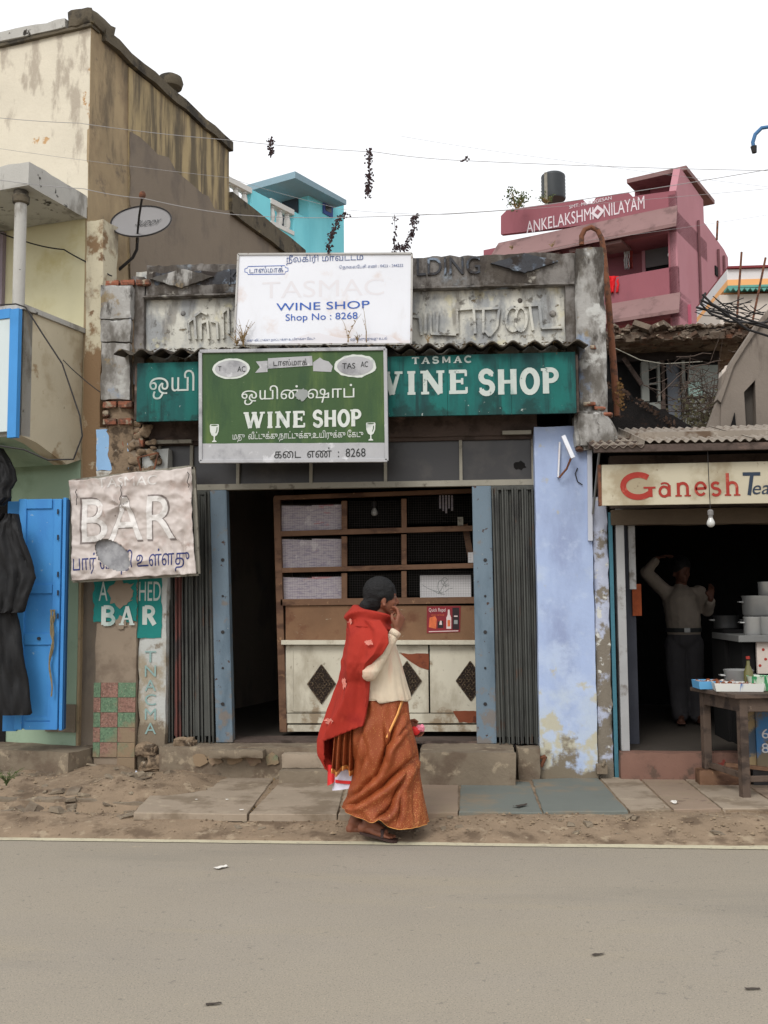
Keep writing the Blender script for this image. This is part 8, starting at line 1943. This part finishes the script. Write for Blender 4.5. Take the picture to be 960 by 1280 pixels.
scrap(326, 1023, .03, .06, .05, 'white crumpled scrap in the dirt in front of the second slab', seed=2)
scrap(255, 1031, .02, .05, .03, 'small pale scrap in the dirt near the road edge left of centre', seed=3)
scrap(277, 1085, .002, .075, .05, 'white paper scrap lying alone on the road left of the woman', seed=4, crum=.15)
scrap(408, 1026, .03, .07, .04, 'pale crumpled wrapper in the dirt just left of the saree hem', seed=5)
scrap(844, 1004, sl_, .06, .04, 'white scrap on the paving slabs in front of the tea stall step', seed=6)
scrap(669, 1019, .05, .04, .03, 'tiny white scrap at the joint between the blue-grey slabs', seed=7)
scrap(704, 1018, .05, .03, .03, 'tiny white scrap in front of the right blue-grey slab', seed=8)
scrap(771, 1044, .02, .05, .03, 'pale flake beside the road edge below the right blue-grey slab', seed=9)
scrap(914, 1245, .002, .035, .025, 'tiny pale flake low on the road at the right', seed=10, crum=.1) if False else None
scrap(245, 1000, sl_, .02, .02, 'tiny white crumb in the middle of the large broken slab', seed=12); scrap(284, 1000, sl_, .02, .02, 'tiny white crumb near the right side of the large broken slab', seed=13)
scrap(302, 1013, sl_, .025, .02, 'small pink-white crumb at the front right corner of the large broken slab', seed=14)
scrap(166, 974, .10, .14, .09, 'crumpled clear bluish plastic bag at the foot of the tiled pillar', mat('clear_bluish_plastic', (186, 194, 208), .05, 20, .3, bump=.3), 15, 'plastic_bag', .6)
scrap(168, 985, .06, .05, .04, 'small white wad below the plastic bag by the tiled pillar', seed=16, crum=.7)
scrap(919, 975, sl_, .10, .08, 'crumpled lilac and white packet beside the front table leg', mat('lilac_packet', (196, 170, 206), .08, 30, .5, layers=[dict(c=(232, 228, 232), s=30, lo=.5, hi=.55)]), 17, 'crumpled_packet', .7)
scrap(899, 977, sl_, .05, .03, 'small dark twisted scrap left of the lilac packet', mat('dark_scrap', (64, 56, 50)), 18, 'dark_scrap', .5)
scrap(599, 978, sl_, .12, .05, 'flattened dark and white wrapper at the back of the left blue-grey slab', mat('wrapper_print', (70, 62, 56), .1, 20, .6, layers=[dict(c=(190, 184, 172), s=26, lo=.52, hi=.56)]), 19, 'wrapper', .3)
scrap(651, 1008, sl_, .10, .05, 'dark damp scrap on the left blue-grey slab near its front edge', mat('dark_scrap', ()), 20, 'dark_scrap', .15)
scrap(750, 1245, .002, .05, .03, 'dark leaf scrap on the road at the lower right', mat('dark_scrap', ()), 21, 'dark_scrap', .1) if False else None
for i, (px, py, lab) in enumerate(((267, 1256, 'dark flattened leaf on the road near the bottom left of centre'), (748, 1194, 'dark flattened leaf on the road at lower right of centre'), (941, 1237, 'dark flattened leaf on the road at the lower right border'))):
    scrap(px, py, .001, .055, .02, lab, mat('dark_scrap', ()), 30 + i, 'flat_leaf', .08)
# dry leaves in the slab joint and coconut husk bits
q = MB(G(330, 985, .08)); 
for i in range(120):
    px = 313 + rnd.uniform(-3, 3) + (1018 - 0) * 0; t = rnd.random(); px = 316 + 38 * t + rnd.uniform(-3, 4); py = 1015 - 55 * t + rnd.uniform(-3, 3); p = G(px, py, .09); s_ = rnd.uniform(.01, .035)
    d = Vector((rnd.uniform(-1, 1), rnd.uniform(-1, 1), rnd.uniform(0, .4))).normalized() * s_; e = d.cross(Vector((.2, .1, 1))).normalized() * s_ * .25; q.add([p, p + d * .5 + e, p + d, p + d * .5 - e], [(0, 1, 2, 3)])
tag(q.build('dry_leaf_litter', weed_m, None, loc=G(330, 985, .08)), kind='stuff')
